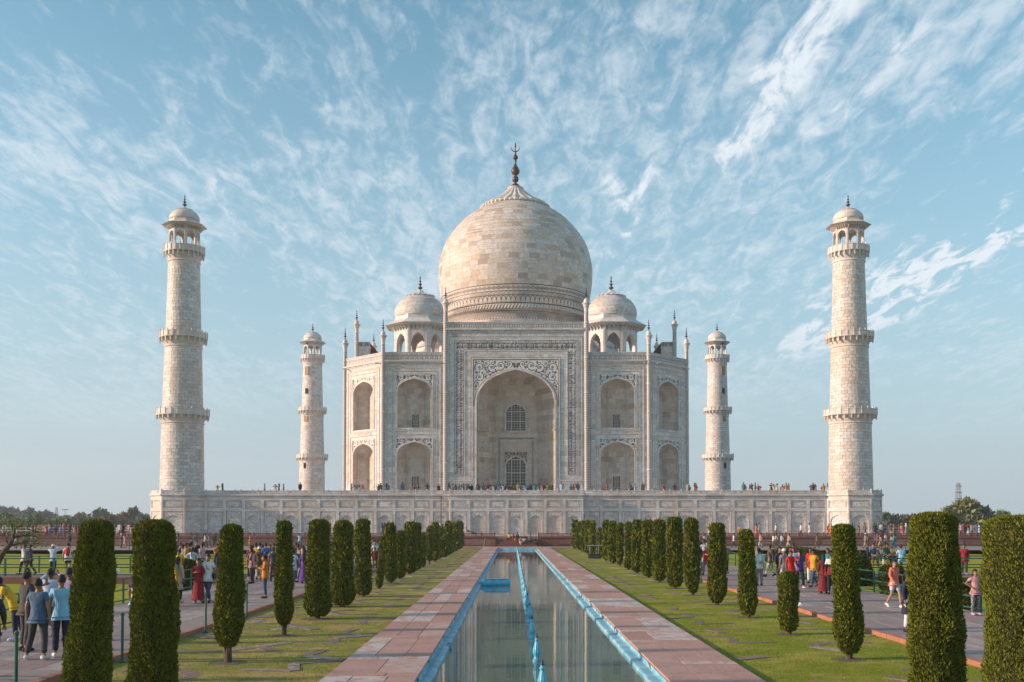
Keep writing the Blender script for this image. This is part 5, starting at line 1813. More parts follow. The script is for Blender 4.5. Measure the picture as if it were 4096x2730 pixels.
RIGHT = [
 (14.4, 3.05, 1.10, .05, (.9, .05, .95, .05, 0), (.0, 0), 'very broad clipped cypress cut by the right picture edge, nearest on the right side'),
 (17.3, 3.12, .93, .05, (.8, .08, .82, .06, 0), (.0, 0), 'huge bright green clipped cypress with a domed top, second nearest on the right side'),
 (22.2, 2.90, .64, .12, (.42, .20, .72, .05, 0), (-.10, 0), 'clipped cypress narrowing to a small flat top, beside a striped-sweater man'),
 (27.2, 1.62, .57, .08, (.5, .22, .88, .08, 0), (-.02, 0), 'stunted short cypress with a shaggy top in front of the man in red'),
 (32.1, 2.70, .60, .05, (.5, .16, .70, .05, 0), (-.05, 0), 'bright shaggy cypress left of the man with a mint backpack'),
 (37.0, 2.90, .71, .06, (.4, .20, .70, .04, 0), (.03, 0), 'cypress with a notched split top in the right row'),
 (42.0, 3.10, .70, .08, (.25, .30, .74, .06, 0), (-.05, 0), 'spindle-shaped cypress pointed at the foot, right of the tallest one'),
 (46.5, 3.16, .78, .05, (.45, .14, .88, .05, 0), (-.02, 0), 'tallest dark straight cypress in the middle of the right row'),
 (51.4, 3.04, .75, .05, (.45, .14, .76, .05, 0), (-.02, 0), 'smooth cypress left of the tallest dark one'),
 (55.6, 3.02, .75, .05, (.45, .14, .86, .05, 0), (-.02, 0), 'smooth flat-topped cypress pressed against its right neighbour in the right row'),
 (60.8, 3.05, .68, .05, (.6, .10, .82, .05, 0), (.03, 0), 'cypress with a bluish foot in the right row'),
 (65.2, 2.90, .50, .05, (.6, .10, .80, .08, 0), (.03, 0), 'narrow dark-topped cypress in the right row'),
 (70.4, 2.86, .54, .12, (.25, .26, .75, .08, 0), (.04, 0), 'narrow cypress pointed at the foot in the right row'),
 (75.2, 2.98, .90, .05, (.5, .16, .62, .06, 0), (.0, 0), 'bulging conical cypress of the right row'),
 (81.0, 3.05, .60, .05, (.5, .12, .85, .05, 0), (.03, 0), 'flat-topped cypress with ragged gaps behind the bulging conical one'),
 (86.3, 2.4, .55, .05, (.5, .12, .6, .1, 0), (.0, 0), 'lower cypress squeezed among the far ones on the right'),
 (95.0, 3.03, .66, .05, (.5, .12, .78, .05, 0), (.06, 0), 'far straight cypress above a black floodlight'),
 (100.5, 3.08, .72, .05, (.45, .14, .7, .05, 0), (.07, 0), 'far cypress left of the straight one above the floodlight'),
 (107.0, 2.98, .66, .05, (.45, .14, .72, .05, 0), (.07, 0), 'third from last cypress of the right row'),
 (114.0, 2.90, .80, .10, (.3, .24, .7, .08, 0), (.07, 0), 'second last cypress of the right row'),
 (120.0, 3.10, .95, .05, (.5, .12, .82, .05, 0), (.0, 0), 'last cypress of the right row, next to the sandstone wall')]
for i, (y, h, w, tr, shp, ln, lab) in enumerate(LEFT): make_cypress(-6.70 + (.07 if i == 1 else 0), y * 1.036, h * 1.012, w * (.90 if i == 0 else 1.02), tr, shp, ln, 100 + i, lab)
for i, (y, h, w, tr, shp, ln, lab) in enumerate(RIGHT): make_cypress(7.0 - (.2, .25, .1, .05)[i] if i < 4 else 7.0, y * 1.036, h * 1.012, w * 1.02, tr, shp, ln, 200 + i, lab)

# clipped bushes beyond the walkway railings
def bush(x, y, z, w, h, seed, label, dome=.5):
    rs = np.random.RandomState(seed)
    t = thing('clipped_bush', label, 'bush', (x, y, z), 0, 'clipped bushes behind the railings')
    d = math.hypot(x, y); sz = max(.05, .0021 * d)
    n = int(min(16000, 3.0 * PI * w * (h + w / 3) / (sz * sz * .42)))
    u, a = rs.rand(n), rs.rand(n) * 2 * PI
    u[: n // 3] = 1 - .3 * rs.rand(n // 3) ** 2
    def rad(u): return w / 2 * np.where(u < 1 - dome, .92 + .08 * u / (1 - dome), np.sqrt(np.clip(1 - ((u - 1 + dome) / dome) ** 2.4, 0, 1)))
    r = rad(u) * (1 + .05 * np.sin(3 * a + 5 * u + seed)) * (1 - .1 * rs.rand(n) ** 2)
    P = np.stack([r * np.cos(a), r * np.sin(a), u * h], -1)
    D = np.stack([np.cos(a) * .6, np.sin(a) * .6, .3 + u * .6], -1) + rs.normal(size=(n, 3)) * .35
    D /= np.linalg.norm(D, axis=1)[:, None]
    L = sz * (.7 + .8 * rs.rand(n))
    cv, cf = [], []
    for i in range(9):
        for j in range(12):
            rr = float(rad(np.array(min(.99, i / 8 * .97)))) * .88
            cv.append((rr * math.cos(2 * PI * j / 12), rr * math.sin(2 * PI * j / 12), i / 8 * h * .95))
    for i in range(8):
        for j in range(12): cf.append((i * 12 + j, i * 12 + (j + 1) % 12, (i + 1) * 12 + (j + 1) % 12, (i + 1) * 12 + j))
    cf.append(tuple(8 * 12 + j for j in range(12)))
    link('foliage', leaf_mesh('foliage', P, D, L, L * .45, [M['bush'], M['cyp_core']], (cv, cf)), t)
OL = -0.42
bush(-16.9, 52.0, OL, 1.6, 1.45, 1, 'dome-clipped bush behind the left railing near the woman in red', .75)
bush(17.6, 61.0 - 5.2, OL, 2.3, 1.75, 2, 'wide dome-clipped bush behind the right railing beside the bright shaggy cypress', .7)
bush(17.2, 48.5, OL, 1.05, 1.35, 3, 'small square-clipped bush behind the right railing left of the group of men', .3)
bush(16.0, 38.0, OL, .85, 1.25, 4, 'drum-clipped bush behind the right railing near the woman in pink', .35)
bush(17.0, 22.0, OL, 1.0, 1.0, 5, 'drum-clipped bush behind the green notice board on the right', .35)
bush(24.5, 92.0, OL, 5.0, 1.1, 6, 'low spreading bush on the far right lawn', .8)

# ------------------------------------------------------------------ railings, posts and boards
def railing(name, label, pts, spacing, h, rails, mat, z, post=.035, group=None, cat='railing'):
    t = thing(name, label, cat, (pts[0][0], pts[0][1], z), 0, group)
    x0, y0 = pts[0]
    me = None
    for (xa, ya), (xb, yb) in zip(pts, pts[1:]):
        L = math.hypot(xb - xa, yb - ya); n = max(1, round(L / spacing)); a = math.atan2(yb - ya, xb - xa)
        if me is None: me = MB().box(0, 0, h / 2, post * 2, post * 2, h).mesh('post', mat)
        for i in range(n + 1):
            link('post', me, t, (xa + (xb - xa) * i / n - x0, ya + (yb - ya) * i / n - y0, 0), a)
        for r in rails:
            put('rail', MB().box(L / 2, 0, 0, L, post * 1.5, post * 1.5 if len(rails) > 2 else post * 1.8), mat, t, (xa - x0, ya - y0, r * h - post * .2), a)
    return t
RX = 14.95
GR = 'green metal railings round the lawns'
railing('railing', 'green railing along the outer edge of the left walkway, nearest stretch', [(-RX, 4), (-RX, 56.6)], 2.05, .92, (1, .56, .14), M['green'], -.05, .03, GR)
railing('railing', 'green railing along the outer edge of the right walkway, nearest stretch', [(RX, 4), (RX, 56.6)], 2.05, .92, (1, .56, .14), M['green'], -.05, .03, GR)
for s, nm in ((-1, 'left'), (1, 'right')):
    railing('railing', 'green railing on the near edge of the %s cross path' % nm, [(s * (RX + .1), 57.1), (s * 50, 57.1)], 2.6, 1.0, (1, .5, .1), M['green'], 0, .045, GR)
    railing('railing', 'green railing on the far edge of the %s cross path' % nm, [(s * (RX + .1), 61.2), (s * 50, 61.2)], 2.6, 1.0, (1, .5), M['green'], 0, .035, GR)
    railing('railing', 'thin green railing along the path below the sandstone wall, %s half' % nm, [(s * 10.2, 114.3), (s * 70, 114.3)], 5.2, .95, (1, .5), M['green'], 0, .035, GR)
    railing('railing', 'green railing along the outer edge of the %s walkway, stretch beyond the cross path' % nm, [(s * RX, 61.8), (s * RX, 113)], 2.6, .92, (1, .5), M['green'], -.05, .03, GR)
    railing('barrier', 'grey steel barrier along the foot of the white plinth, %s part' % nm, [(s * 12.5, 141.2), (s * 42, 141.2)], 3.3, 1.05, (1, .35), M['steel'], PLAT_Z, .022, 'steel barriers on the platform', 'barrier')
    railing('barrier', ('white' if s < 0 else 'pale') + ' queue barrier with three rails on the platform beyond the %s end of the plinth' % nm, [(s * 47.5, 137.6), (s * 74, 137.6)], 1.9, 1.1, (1, .66, .33), M['white'] if s < 0 else M['steel'], PLAT_Z, .05, 'queue barriers on the platform', 'barrier')
railing('barrier', 'steel barrier behind the people sitting on the red steps', [(-2.6, 136.6), (2.7, 136.6)], 1.8, 1.75, (1, .70, .40), M['steel'], PLAT_Z, .022, 'steel barriers on the platform', 'barrier')
put_post = lambda x, y, z, h, lab: [tag(o_, lab, 'post', 'green posts at the lawn edge') for o_ in [put('bollard', MB().lathe([(.075, 0), (.075, .03), (.03, .05), (.03, h - .04), (.042, h - .03), (.042, h), (.02, h + .03)], 10), M['green'], None, (x, y, z))]]
for px_, y_, h_, lab in ((28, 15.4, .98, 'green post at the left picture edge, in front of the man carrying a backpack'), (430 / 3.646, 17.7, 1.05, 'green post left of the broad leaning cypress, beside the man in the blue tee'), (700, 22.5, .95, 'green post hidden beside the cypress on a thick bare trunk'), (1058, 28.6, .98, 'green post in front of the young man in orange'), (1205, 33.0, .98, 'green post left of the thick tapering cypress, by the woman in purple')):
    p_ = Xp(px_, y_, 0)
    put_post(-9.0 if p_ > -9.0 else p_, y_, LAWN_Z, h_ + .1, lab)
put_post(9.0, 52.5, LAWN_Z, 1.1, 'green post between two cypresses on the right, by the man in white')

def board(x, y, z, rz, label, w=.62, h=.36):
    t = thing('notice_board', label, 'notice board', (x, y, z), rz, 'green notice boards on the railings')
    put('panel', MB().box(0, 0, 0, w, .02, h), M['board'], t)
    put('frame', MB().box(0, -.008, h / 2, w + .03, .03, .02).box(0, -.008, -h / 2, w + .03, .03, .02), M['green'], t)
    # pale lines of lettering too small to read
    mb = MB()
    for i in range(5):
        L = w * (.75 - .12 * (i % 3))
        k = 9
        for q in range(k): 
            if (q * 7 + i * 3) % 5: mb.box(-L / 2 + L * (q + .5) / k, -.0125, h * .34 - i * h * .165, L / k * .72, .003, h * .06)
    stuff(put('print', mb, M['white'], t))
M['board'] = plain('green_board', (0.01, 0.20, 0.16), 0.5, 0.15, 3)
board(-RX + .09, 33.6, .55, R(78), 'green notice board on the left railing between the two nearest cypresses')
board(RX - .09, 23.4, .50, R(-70), 'green notice board on the right railing beside the girl in the pink and white top', .7, .42)

# ------------------------------------------------------------------ fountains and pool furniture
def make_fountain():
    t = thing('fountain', 'x', 'fountain', (0, 0, 0))
    mb = MB()
    pr = [(.10, -.2), (.10, .04), (.075, .07), (.058, .12), (.072, .17), (.088, .22), (.086, .28), (.064, .37), (.044, .45), (.036, .475), (.052, .49), (.052, .515), (.036, .53), (.032, .56)]
    fl = lambda a, k: 1 + (.05 * math.cos(10 * a) if 3 <= k <= 8 else 0)
    mb.lathe(pr, 40, flute=fl)
    put('baluster', mb, M['fount'], t, smooth=False)
    mb = MB().lathe([(.03, .555), (.04, .575), (.018, .60), (.026, .62), (.012, .65), (0.004, .67)], 10)
    put('nozzle', mb, M['inlay'], t, smooth=True)
    return t
f0 = make_fountain()
FN = ['nearest', 'second nearest', 'third nearest', 'fourth nearest', 'fifth nearest', 'sixth nearest', 'seventh nearest', 'eighth nearest', 'ninth nearest', 'tenth nearest']
ys = [19.4 + 4.72 * i for i in range(23)]
for i, y in enumerate(ys):
    f = f0 if i == 0 else copy_tree(f0)
    f.location = (rnd.uniform(-.012, .012), y, -.30)
    f['group'] = 'blue fountains down the middle of the pool'
    if i < 10: lab = 'blue baluster fountain in the pool, %s to the viewer' % FN[i]
    elif i >= 21: lab = 'blue baluster fountain in the pool, ' + ('the last one at the head of the pool' if i == 22 else 'last but one before the head of the pool')
    else: lab = 'small far blue fountain in the unbroken middle of the line up the pool'
    f['label'] = lab
wx, wy = ground(2000, 2352, -.29)
t = thing('pump_float', 'blue painted drum on a dark blue bracket standing in the pool at its left edge', 'drum', (-1.72, 53.5, -.29))
mb = MB()
mb.lathe([(.21, -.72), (.23, -.70), (.23, .70), (.21, .72)], 20)
dm_ = mb.mesh('drum', M['fount']); dm_.transform(Matrix.Rotation(R(90), 4, 'Y')); o_ = link('drum', dm_, t, (.33, 0, .11))
put('bracket', MB().box(-.47, 0, .10, .22, .16, .28), M['blue'], t)
put('lid', MB().box(.33, 0, .335, 1.2, .26, .03), M['fount'], t)
for px_, py_, lab in ((1556 / 2.0113 + 1024, 1950 + 1278 / 2.0113, 'small blue valve at the left pool ledge near the front'), (2048 + 425 / 2.0113, 1950 + 745 / 2.0113, 'small pale valve at the right pool ledge')):
    vx, vy = ground(px_, py_, -.24)
    o_ = put('valve', MB().lathe([(.045, 0), (.075, .02), (.075, .07), (.05, .09), (.02, .1)], 10).box(0, 0, .11, .12, .03, .03), M['fount'], None, (vx, vy, -.27))
    tag(o_, lab, 'valve')
# floodlight on the right lawn, cane by the wall, bag on the kerb, bottles on the path
fx, fy = ground(2048 + 660 / 2.0113, 1950 + 577 / 2.0113, LAWN_Z)
t = thing('floodlight', 'black floodlight box on the right lawn at the foot of the far cypresses', 'floodlight', (fx, fy, LAWN_Z))
put('housing', MB().box(0, 0, .22, 1.0, .35, .34).box(0, -.02, .42, 1.04, .4, .05), M['inlay'], t)
put('stand', MB().box(-.36, 0, .75, .05, .05, .9).box(.36, 0, .75, .05, .05, .9).box(0, 0, 1.15, 1.3, .06, .06), M['steel'], t)
M['cane'] = plain('bamboo', (.42, .27, .12), .6)
p_ = Xp(1937, 133, .5)
tag(put('cane', MB().tube([(p_ - .06, 131.6, .0), (p_ + .12, 133.6, 1.05)], .035, 6), M['cane']), 'yellow bamboo cane leaning on the sandstone wall left of the steps', 'cane')
bx, by = ground(3072 + 258 / 2.0113, 1950 + 970 / 2.0113, LAWN_Z)
rs = np.random.RandomState(3)
mb = MB().lathe([(.05, 0), (.13, .04), (.12, .10), (.05, .15), (.03, .17)], 9)
mb.v = [(x * (1 + .35 * rs.rand()), y * (1 + .3 * rs.rand()), z * (.8 + .3 * rs.rand())) for x, y, z in mb.v]
tag(put('plastic_bag', mb, M['white'], None, (bx, by, LAWN_Z + .01)), 'crumpled white bag dropped on the lawn beside the right kerb', 'bag')
M['clear'] = plain('bottle_plastic', (.55, .66, .72), .15)
for px_, lab in ((470, 'left one of two water bottles standing on the left cross path'), (477.5, 'right one of two water bottles standing on the left cross path')):
    t = thing('water_bottle', lab, 'bottle', (Xp(px_, 60.9, 0), 60.9, .012), 0, 'two water bottles')
    put('body', MB().lathe([(.05, 0), (.055, .02), (.055, .22), (.03, .29), (.018, .30)], 10), M['clear'], t)
    put('cap', MB().lathe([(.02, .30), (.02, .33)], 8), M['white'], t)
# bench on the plinth terrace
bxx = Xp(2214, 158, FLOOR)
t = thing('bench', 'pale wooden slatted bench back standing on the marble terrace right of the portal', 'bench', (bxx, 158, FLOOR))
for i in range(4): put('slat', MB().box(0, 0, .55 + .28 * i, 1.15, .06, .12), M['cane2'] if 'cane2' in M else M['bone'], t)
for s in (-1, 1): put('leg', MB().box(s * .5, .05, .75, .09, .08, 1.5), M['cane'], t)
# peacock on the balustrade
M['peacock'] = plain('peacock_feathers', (.02, .05, .045), .5, .4, 9)
t = thing('peacock', 'dark peacock perched on the sandstone balustrade right of the last left cypresses', 'peacock', (Xp(1868, 134.1, 1.8), 134.12, 1.74))
mb = MB()
mb.tube([(-.02, 0, .10), (.02, 0, .17), (.10, .0, .22), (.22, 0, .22), (.34, 0, .17), (.40, 0, .13)], [.02, .07, .10, .11, .08, .05], 10)
mb.tube([(.08, 0, .22), (-.02, 0, .36), (-.08, 0, .55), (-.10, 0, .66), (-.06, 0, .72), (-.02, 0, .73)], [.08, .05, .038, .034, .045, .03], 8)
mb.tube([(-.03, 0, .725), (-.14, 0, .70)], [.02, .004], 6)
put('body', mb, M['peacock'], t, smooth=True)
mb = MB()
mb.tube([(.34, 0, .16), (.70, 0, .02), (1.05, 0, -.10), (1.35, 0, -.16)], [.09, .11, .09, .03], 8)
put('tail', mb, M['peacock'], t, smooth=True)
put('crest', MB().tube([(-.05, 0, .76), (-.03, 0, .84)], [.006, .02], 5), M['peacock'], t)
for s in (-1, 1): put('leg', MB().tube([(.2, s * .04, .14), (.19, s * .04, .0)], .012, 5), M['bark'], t)

# ------------------------------------------------------------------ trees in the distance and at the left edge
def broad_tree(x, y, z, h, w, mat, seed, label, cat='tree', group=None, airy=0.0, crown_lo=.2, nclump=26, size=None):
    rs = np.random.RandomState(seed)
    t = thing('tree', label, cat, (x, y, z), 0, group)
    d = math.hypot(x, y); sz = size or max(.12, .0036 * d)
    C, Rr = [], []
    for _ in range(nclump):
        a, r = rs.rand() * 2 * PI, math.sqrt(rs.rand())
        zc = crown_lo + (1 - crown_lo) * (rs.rand() ** .8) * (1 - .45 * r ** 2)
        C.append((r * .40 * w * math.cos(a), r * .40 * w * math.sin(a), h * min(zc, .93))); Rr.append(w * (.10 + .11 * rs.rand()))
    n = int(min(9000, 900 + nclump * 3.2 * np.mean(Rr) ** 2 * 4 * PI / (sz * sz * .5) * (1 - airy)))
    idx = rs.randint(0, nclump, n)
    c = np.array(C)[idx]; rr = np.array(Rr)[idx]
    v = rs.normal(size=(n, 3)); v /= np.linalg.norm(v, axis=1)[:, None]
    P = c + v * (rr * (.55 + .5 * rs.rand(n)))[:, None] * np.array([1, 1, .72])
    P[:, 2] = np.maximum(P[:, 2], h * .06)
    D = v + rs.normal(size=(n, 3)) * .6; D /= np.linalg.norm(D, axis=1)[:, None]
    L = sz * (.8 + .9 * rs.rand(n))
    link('crown', leaf_mesh('crown', P, D, L, L * .6, [mat, M['far_core']]), t)
    tm = MB()
    tr = max(.12, h * .025)
    tm.tube([(0, 0, -1.5), (0, 0, h * crown_lo), (.05 * w * rs.randn(), 0, h * .6)], [tr * 1.3, tr, tr * .5], 7)
    for k in range(min(9, nclump)):
        tm.tube([(0, 0, h * crown_lo * (.7 + .5 * rs.rand())), tuple(np.array(C[k]) * np.array([.5, .5, .75])), C[k]], [tr * .6, tr * .4, tr * .15], 5)
    put('trunk', tm, M['bark'], t)
    return t
FARG = 'trees on the horizon left of the plinth'
k = 0
def far_tree(px, py_top, wpx, d, mat, label, grp=FARG, airy=0.0, lo=.15, nc=22):
    global k; k += 1
    x = Xp(px, d); zt = Zp(py_top, d); z0 = -.7
    broad_tree(x, d, z0, zt - z0, wpx / F * d, M[mat], 300 + k, label, 'tree', grp, airy, lo, nc)
s3 = 3.795
for (px, py, w, d, mat, lab, airy, lo, nc) in [
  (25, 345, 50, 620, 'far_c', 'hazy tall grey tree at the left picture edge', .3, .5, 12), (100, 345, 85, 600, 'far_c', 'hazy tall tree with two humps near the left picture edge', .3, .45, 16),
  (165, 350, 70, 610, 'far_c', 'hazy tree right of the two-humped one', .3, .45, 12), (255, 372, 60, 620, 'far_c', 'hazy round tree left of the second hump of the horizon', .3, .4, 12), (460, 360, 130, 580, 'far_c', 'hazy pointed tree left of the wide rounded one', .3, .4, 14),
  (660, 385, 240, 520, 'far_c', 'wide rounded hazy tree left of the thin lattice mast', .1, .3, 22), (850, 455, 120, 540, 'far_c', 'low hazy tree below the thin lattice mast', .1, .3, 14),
  (120, 470, 260, 330, 'far_a', 'wide low green tree near the left picture edge', 0, .1, 26), (250, 520, 170, 300, 'far_b', 'brownish bushy tree right of the wide low green one', 0, .1, 20), (540, 480, 320, 320, 'far_a', 'wide dark green tree in front of the rounded hazy one', 0, .1, 30),
  (740, 545, 140, 270, 'far_a', 'bright green bushy tree above the striped crowd', 0, .05, 18), (900, 500, 210, 280, 'far_a', 'rounded bright green tree left of the bare ones', 0, .05, 24), (1030, 475, 110, 300, 'far_a', 'small bright green tree below the floodlight pole', 0, .05, 16),
  (1010, 440, 130, 460, 'far_b', 'twiggy brown tree behind the bright green ones', .4, .2, 16), (1090, 470, 160, 360, 'far_b', 'bare brown tree in the middle of the horizon', .4, .1, 18), (1250, 395, 120, 440, 'far_b', 'tall bare brown tree left of the twin dark tops', .5, .2, 14), (1340, 430, 190, 400, 'far_b', 'wide bare brown tree behind the nearest cypress', .3, .15, 20),
  (1265, 510, 140, 290, 'far_a', 'green tree left of the broad leaning cypress', 0, .05, 16), (1500, 365, 90, 460, 'far_c', 'dark tree top, left of a pair above the nearest cypress', .3, .5, 10), (1575, 385, 70, 460, 'far_c', 'dark tree top, right of a pair above the nearest cypress', .3, .5, 8),
  (1650, 455, 330, 330, 'far_b', 'wide olive tree between the two nearest cypresses', 0, .1, 28), (1850, 435, 300, 340, 'far_b', 'high olive tree between the two nearest cypresses', .1, .1, 28), (2020, 345, 130, 400, 'far_c', 'tall dark tree with a lopsided crown left of the plinth', .2, .5, 14), (1990, 545, 150, 280, 'far_a', 'small bright green tree beside the second nearest cypress', 0, .05, 16),
  (2200, 415, 190, 380, 'far_c', 'dark tree touching the left corner of the plinth', .1, .15, 20), (2110, 470, 170, 400, 'far_b', 'brownish tree left of the one touching the plinth', .1, .15, 16)]:
    far_tree(px / s3, 1950 + py / s3, w / s3, d, mat, lab, FARG, airy, lo, nc)
s4 = 3.948
RG = 'trees on the horizon right of the plinth'
for (px, py, w, d, mat, lab, airy, lo, nc) in [
  (160, 645, 240, 340, 'far_a', 'dark bushy tree touching the right corner of the plinth', 0, .08, 24), (330, 665, 260, 320, 'far_c', 'low bushy tree right of the one at the plinth corner', 0, .08, 24), (470, 680, 260, 330, 'far_b', 'low olive tree left of the huge green cypress', 0, .08, 24), (640, 650, 240, 360, 'far_b', 'reddish brown bare tree behind the huge green cypress', .3, .1, 22), (820, 665, 260, 340, 'far_b', 'brown tree behind the top of the huge green cypress', .2, .1, 22),
  (1440, 455, 700, 300, 'far_d', 'big spreading olive tree below the lattice pylon on the right', .35, .18, 44), (1730, 600, 330, 320, 'far_c', 'dark tree right of the big spreading olive one', 0, .1, 26), (1190, 610, 260, 310, 'far_b', 'olive tree left below the big spreading one', .1, .1, 22),
  (2010, 605, 170, 400, 'far_a', 'round green tree left of the right edge cypress', 0, .2, 18), (2120, 650, 180, 400, 'far_b', 'brown twiggy tree behind the right edge cypress', .3, .15, 18), (2280, 665, 200, 390, 'far_b', 'olive tree at the right picture edge', .1, .12, 18)]:
    far_tree(3500 + px / s4, 1900 + py / s4, w / s4, d, mat, lab, RG, airy, lo, nc)
# a far-off belt of scrub that closes the horizon
rs = np.random.RandomState(9)
n = 26000
ang = (rs.rand(n) - .5) * 1.5
dd = 520 + 380 * rs.rand(n)
prof_ = 3.2 + 1.6 * np.sin(ang * 23) + 1.2 * np.sin(ang * 61 + 1)
P = np.stack([dd * np.sin(ang), dd * np.cos(ang), -.7 + rs.rand(n) ** .7 * np.maximum(1.2, prof_) * 1.1], -1)
D = rs.normal(size=(n, 3)); D /= np.linalg.norm(D, axis=1)[:, None]
o_ = stuff(link('scrub', leaf_mesh('scrub', P, D, 1.6 + 1.4 * rs.rand(n), 1.5 + rs.rand(n), [M['far_b'], M['far_core']])))
o_['label'] = 'distant scrub and woodland along the horizon'
# masts
def mast(px, py_top, d, w, label, arms=()):
    x, zt = Xp(px, d), Zp(py_top, d)
    t = thing('lattice_mast', label, 'mast', (x, d, -.7))
    H = zt + .7
    mb = MB()
    lv = 12
    for i in range(lv):
        z0, z1 = H * i / lv, H * (i + 1) / lv
        w0, w1 = w * (1 - .72 * i / lv), w * (1 - .72 * (i + 1) / lv)
        c0 = [(-w0, -w0), (w0, -w0), (w0, w0), (-w0, w0)]; c1 = [(-w1, -w1), (w1, -w1), (w1, w1), (-w1, w1)]
        th = .018 * w + .05
        for q in range(4):
            mb.tube([(*c0[q], z0), (*c1[q], z1)], th, 4, cap=False)
            mb.tube([(*c0[q], z0), (*c1[(q + 1) % 4], z1)], th * .7, 4, cap=False)
            mb.tube([(*c0[(q + 1) % 4], z0), (*c1[q], z1)], th * .7, 4, cap=False)
    put('tower', mb, M['mast'], t)
    for a in arms: put('platform', MB().box(0, 0, H * a, w * 1.25, w * 1.0, .35), M['mast'], t)
M['mast'] = plain('mast_steel', (.20, .19, .19), .6)
mast(3500 + 1320 / s4, 1900 + 125 / s4, 520, 2.2, 'tall lattice pylon rising behind the big olive tree on the right', (.93, .80, .67))
mast(860 / s3, 1950 + 305 / s3, 700, 1.6, 'thin lattice mast on the left horizon')
t = thing('floodlight_pole', 'thin pole with a flat lamp head on the left horizon', 'lamp post', (Xp(990 / s3, 480), 480, -.7))
Hh = Zp(1950 + 340 / s3, 480) + .7
put('pole', MB().tube([(0, 0, 0), (0, 0, Hh)], [.16, .1], 6), M['mast'], t); put('lamp_head', MB().box(0, 0, Hh, 2.6, 1.2, .35), M['mast'], t)

# leafless-looking small tree leaning in at the left edge
def edge_tree():
    tx, ty = -18.6, 41.0
    t = thing('leaning_tree', 'small leaning tree with a dark crooked trunk and thin leaves at the left picture edge', 'tree', (tx, ty, OL))
    q = lambda px, py: ((Xp(px, ty, 1) - tx), 0, Zp(py, ty) - OL)
    mb = MB()
    base = q(-60, 2330)
    pts = [base, q(-20, 2270), q(10, 2215), q(35, 2185), q(55, 2150)]
    mb.tube(pts, [.17, .15, .12, .09, .07], 9)
    rs = np.random.RandomState(4)
    tips = []
    for (a, b, c) in (((35, 2185), (0, 2150), (-40, 2120)), ((55, 2150), (95, 2140), (130, 2150)), ((50, 2160), (60, 2120), (90, 2100)), ((35, 2185), (75, 2175), (140, 2165)), ((10, 2215), (-30, 2180), (-70, 2150)), ((55, 2150), (30, 2115), (20, 2095))):
        p0, p1, p2 = q(*a), q(*b), q(*c)
        dy = rs.uniform(-.7, .7)
        p1 = (p1[0], dy * .6, p1[2]); p2 = (p2[0], dy, p2[2])
        mb.tube([p0, p1, p2], [.055, .035, .012], 6); tips += [p1, p2]
        for _ in range(3):
            e = (p2[0] + rs.uniform(-.35, .35), p2[1] + rs.uniform(-.4, .4), p2[2] + rs.uniform(-.15, .3))
            mb.tube([p1, e], [.02, .006], 5); tips.append(e)
    put('trunk', mb, M['bark'], t, smooth=True)
    n = 700
    T = np.array(tips)[rs.randint(0, len(tips), n)]
    P = T + rs.normal(size=(n, 3)) * np.array([.16, .2, .12])
    D = rs.normal(size=(n, 3)); D /= np.linalg.norm(D, axis=1)[:, None]
    L = .07 + .06 * rs.rand(n)
    link('crown', leaf_mesh('crown', P, D, L, L * .5, [M['far_a'], M['far_core']]), t)
edge_tree()

# ------------------------------------------------------------------ evening haze
hz = MB().box(0, 100, 41.5, 2600, 2600, 87)
hm, nt, bs = new_mat('haze_air')
nt.nodes.remove(bs)
pv = nt.nodes.new('ShaderNodeVolumePrincipled')
pv.inputs['Color'].default_value = (.86, .91, 1.0, 1)
pv.inputs['Density'].default_value = 0.0003
pv.inputs['Anisotropy'].default_value = 0.25
nt.links.new(pv.outputs[0], nt.nodes['Material Output'].inputs['Volume'])
stuff(put('haze', hz, hm))
# ------------------------------------------------------------------ people
def cloth(name, col):
    m = plain(name, col, 0.85, 0.22, 6)
    nt = m.node_tree; g = G(nt)
    g.bump(g.noise(g.scalev(g.pos(), (1, 1, .55)), 9.0, 3, .6, 1.2), 0.9, 0.035, nt.nodes['Principled BSDF'])
    return m
PAL = dict(white=(.66, .65, .64), cream=(.55, .48, .38), yellow=(.62, .40, .03), mustard=(.52, .28, .015), orange=(.60, .20, .015), coral=(.62, .16, .10), red=(.50, .015, .015), maroon=(.16, .012, .02), crimson=(.25, .012, .02),
           pink=(.58, .28, .32), magenta=(.36, .02, .14), lilac=(.46, .34, .50), purple=(.09, .03, .24), blue=(.05, .14, .42), navy=(.014, .02, .05), denim=(.04, .075, .14), slate=(.07, .13, .22), skyblue=(.24, .50, .68), paleblue=(.42, .53, .66),
           teal=(.02, .26, .32), turquoise=(.05, .45, .42), green=(.02, .14, .06), mint=(.30, .58, .52), olive=(.11, .10, .05), grey=(.22, .22, .23), charcoal=(.045, .045, .05), black=(.012, .012, .014), brown=(.12, .07, .035), khaki=(.36, .29, .20), beige=(.50, .40, .28))
CM = {k: cloth('cloth_' + k, v) for k, v in PAL.items()}
SKIN = [plain('skin_%s' % n_, c, 0.55) for n_, c in (('light', (.38, .22, .14)), ('medium', (.28, .15, .085)), ('brown', (.19, .095, .05)), ('deep', (.11, .055, .03)))]
HAIRM = plain('black_hair', (.012, .010, .010), .75)
GREYH = plain('grey_hair', (.30, .29, .28), .6)
def printed(name, a, b, scale):
    m, nt, bs = new_mat(name); g = G(nt)
    f = g.noise(g.n('ShaderNodeTexCoord').outputs['Object'], scale, 2)
    g.l(g.mix(g.ss(f, .5, .53), a, b), bs.inputs['Base Color']); bs.inputs['Roughness'].default_value = .85
    return m
CM['blackwhite'] = printed('print_blackwhite', (.02, .02, .02), (.55, .54, .52), 22)
CM['patterned'] = printed('print_dark', (.10, .05, .05), (.36, .28, .26), 26)
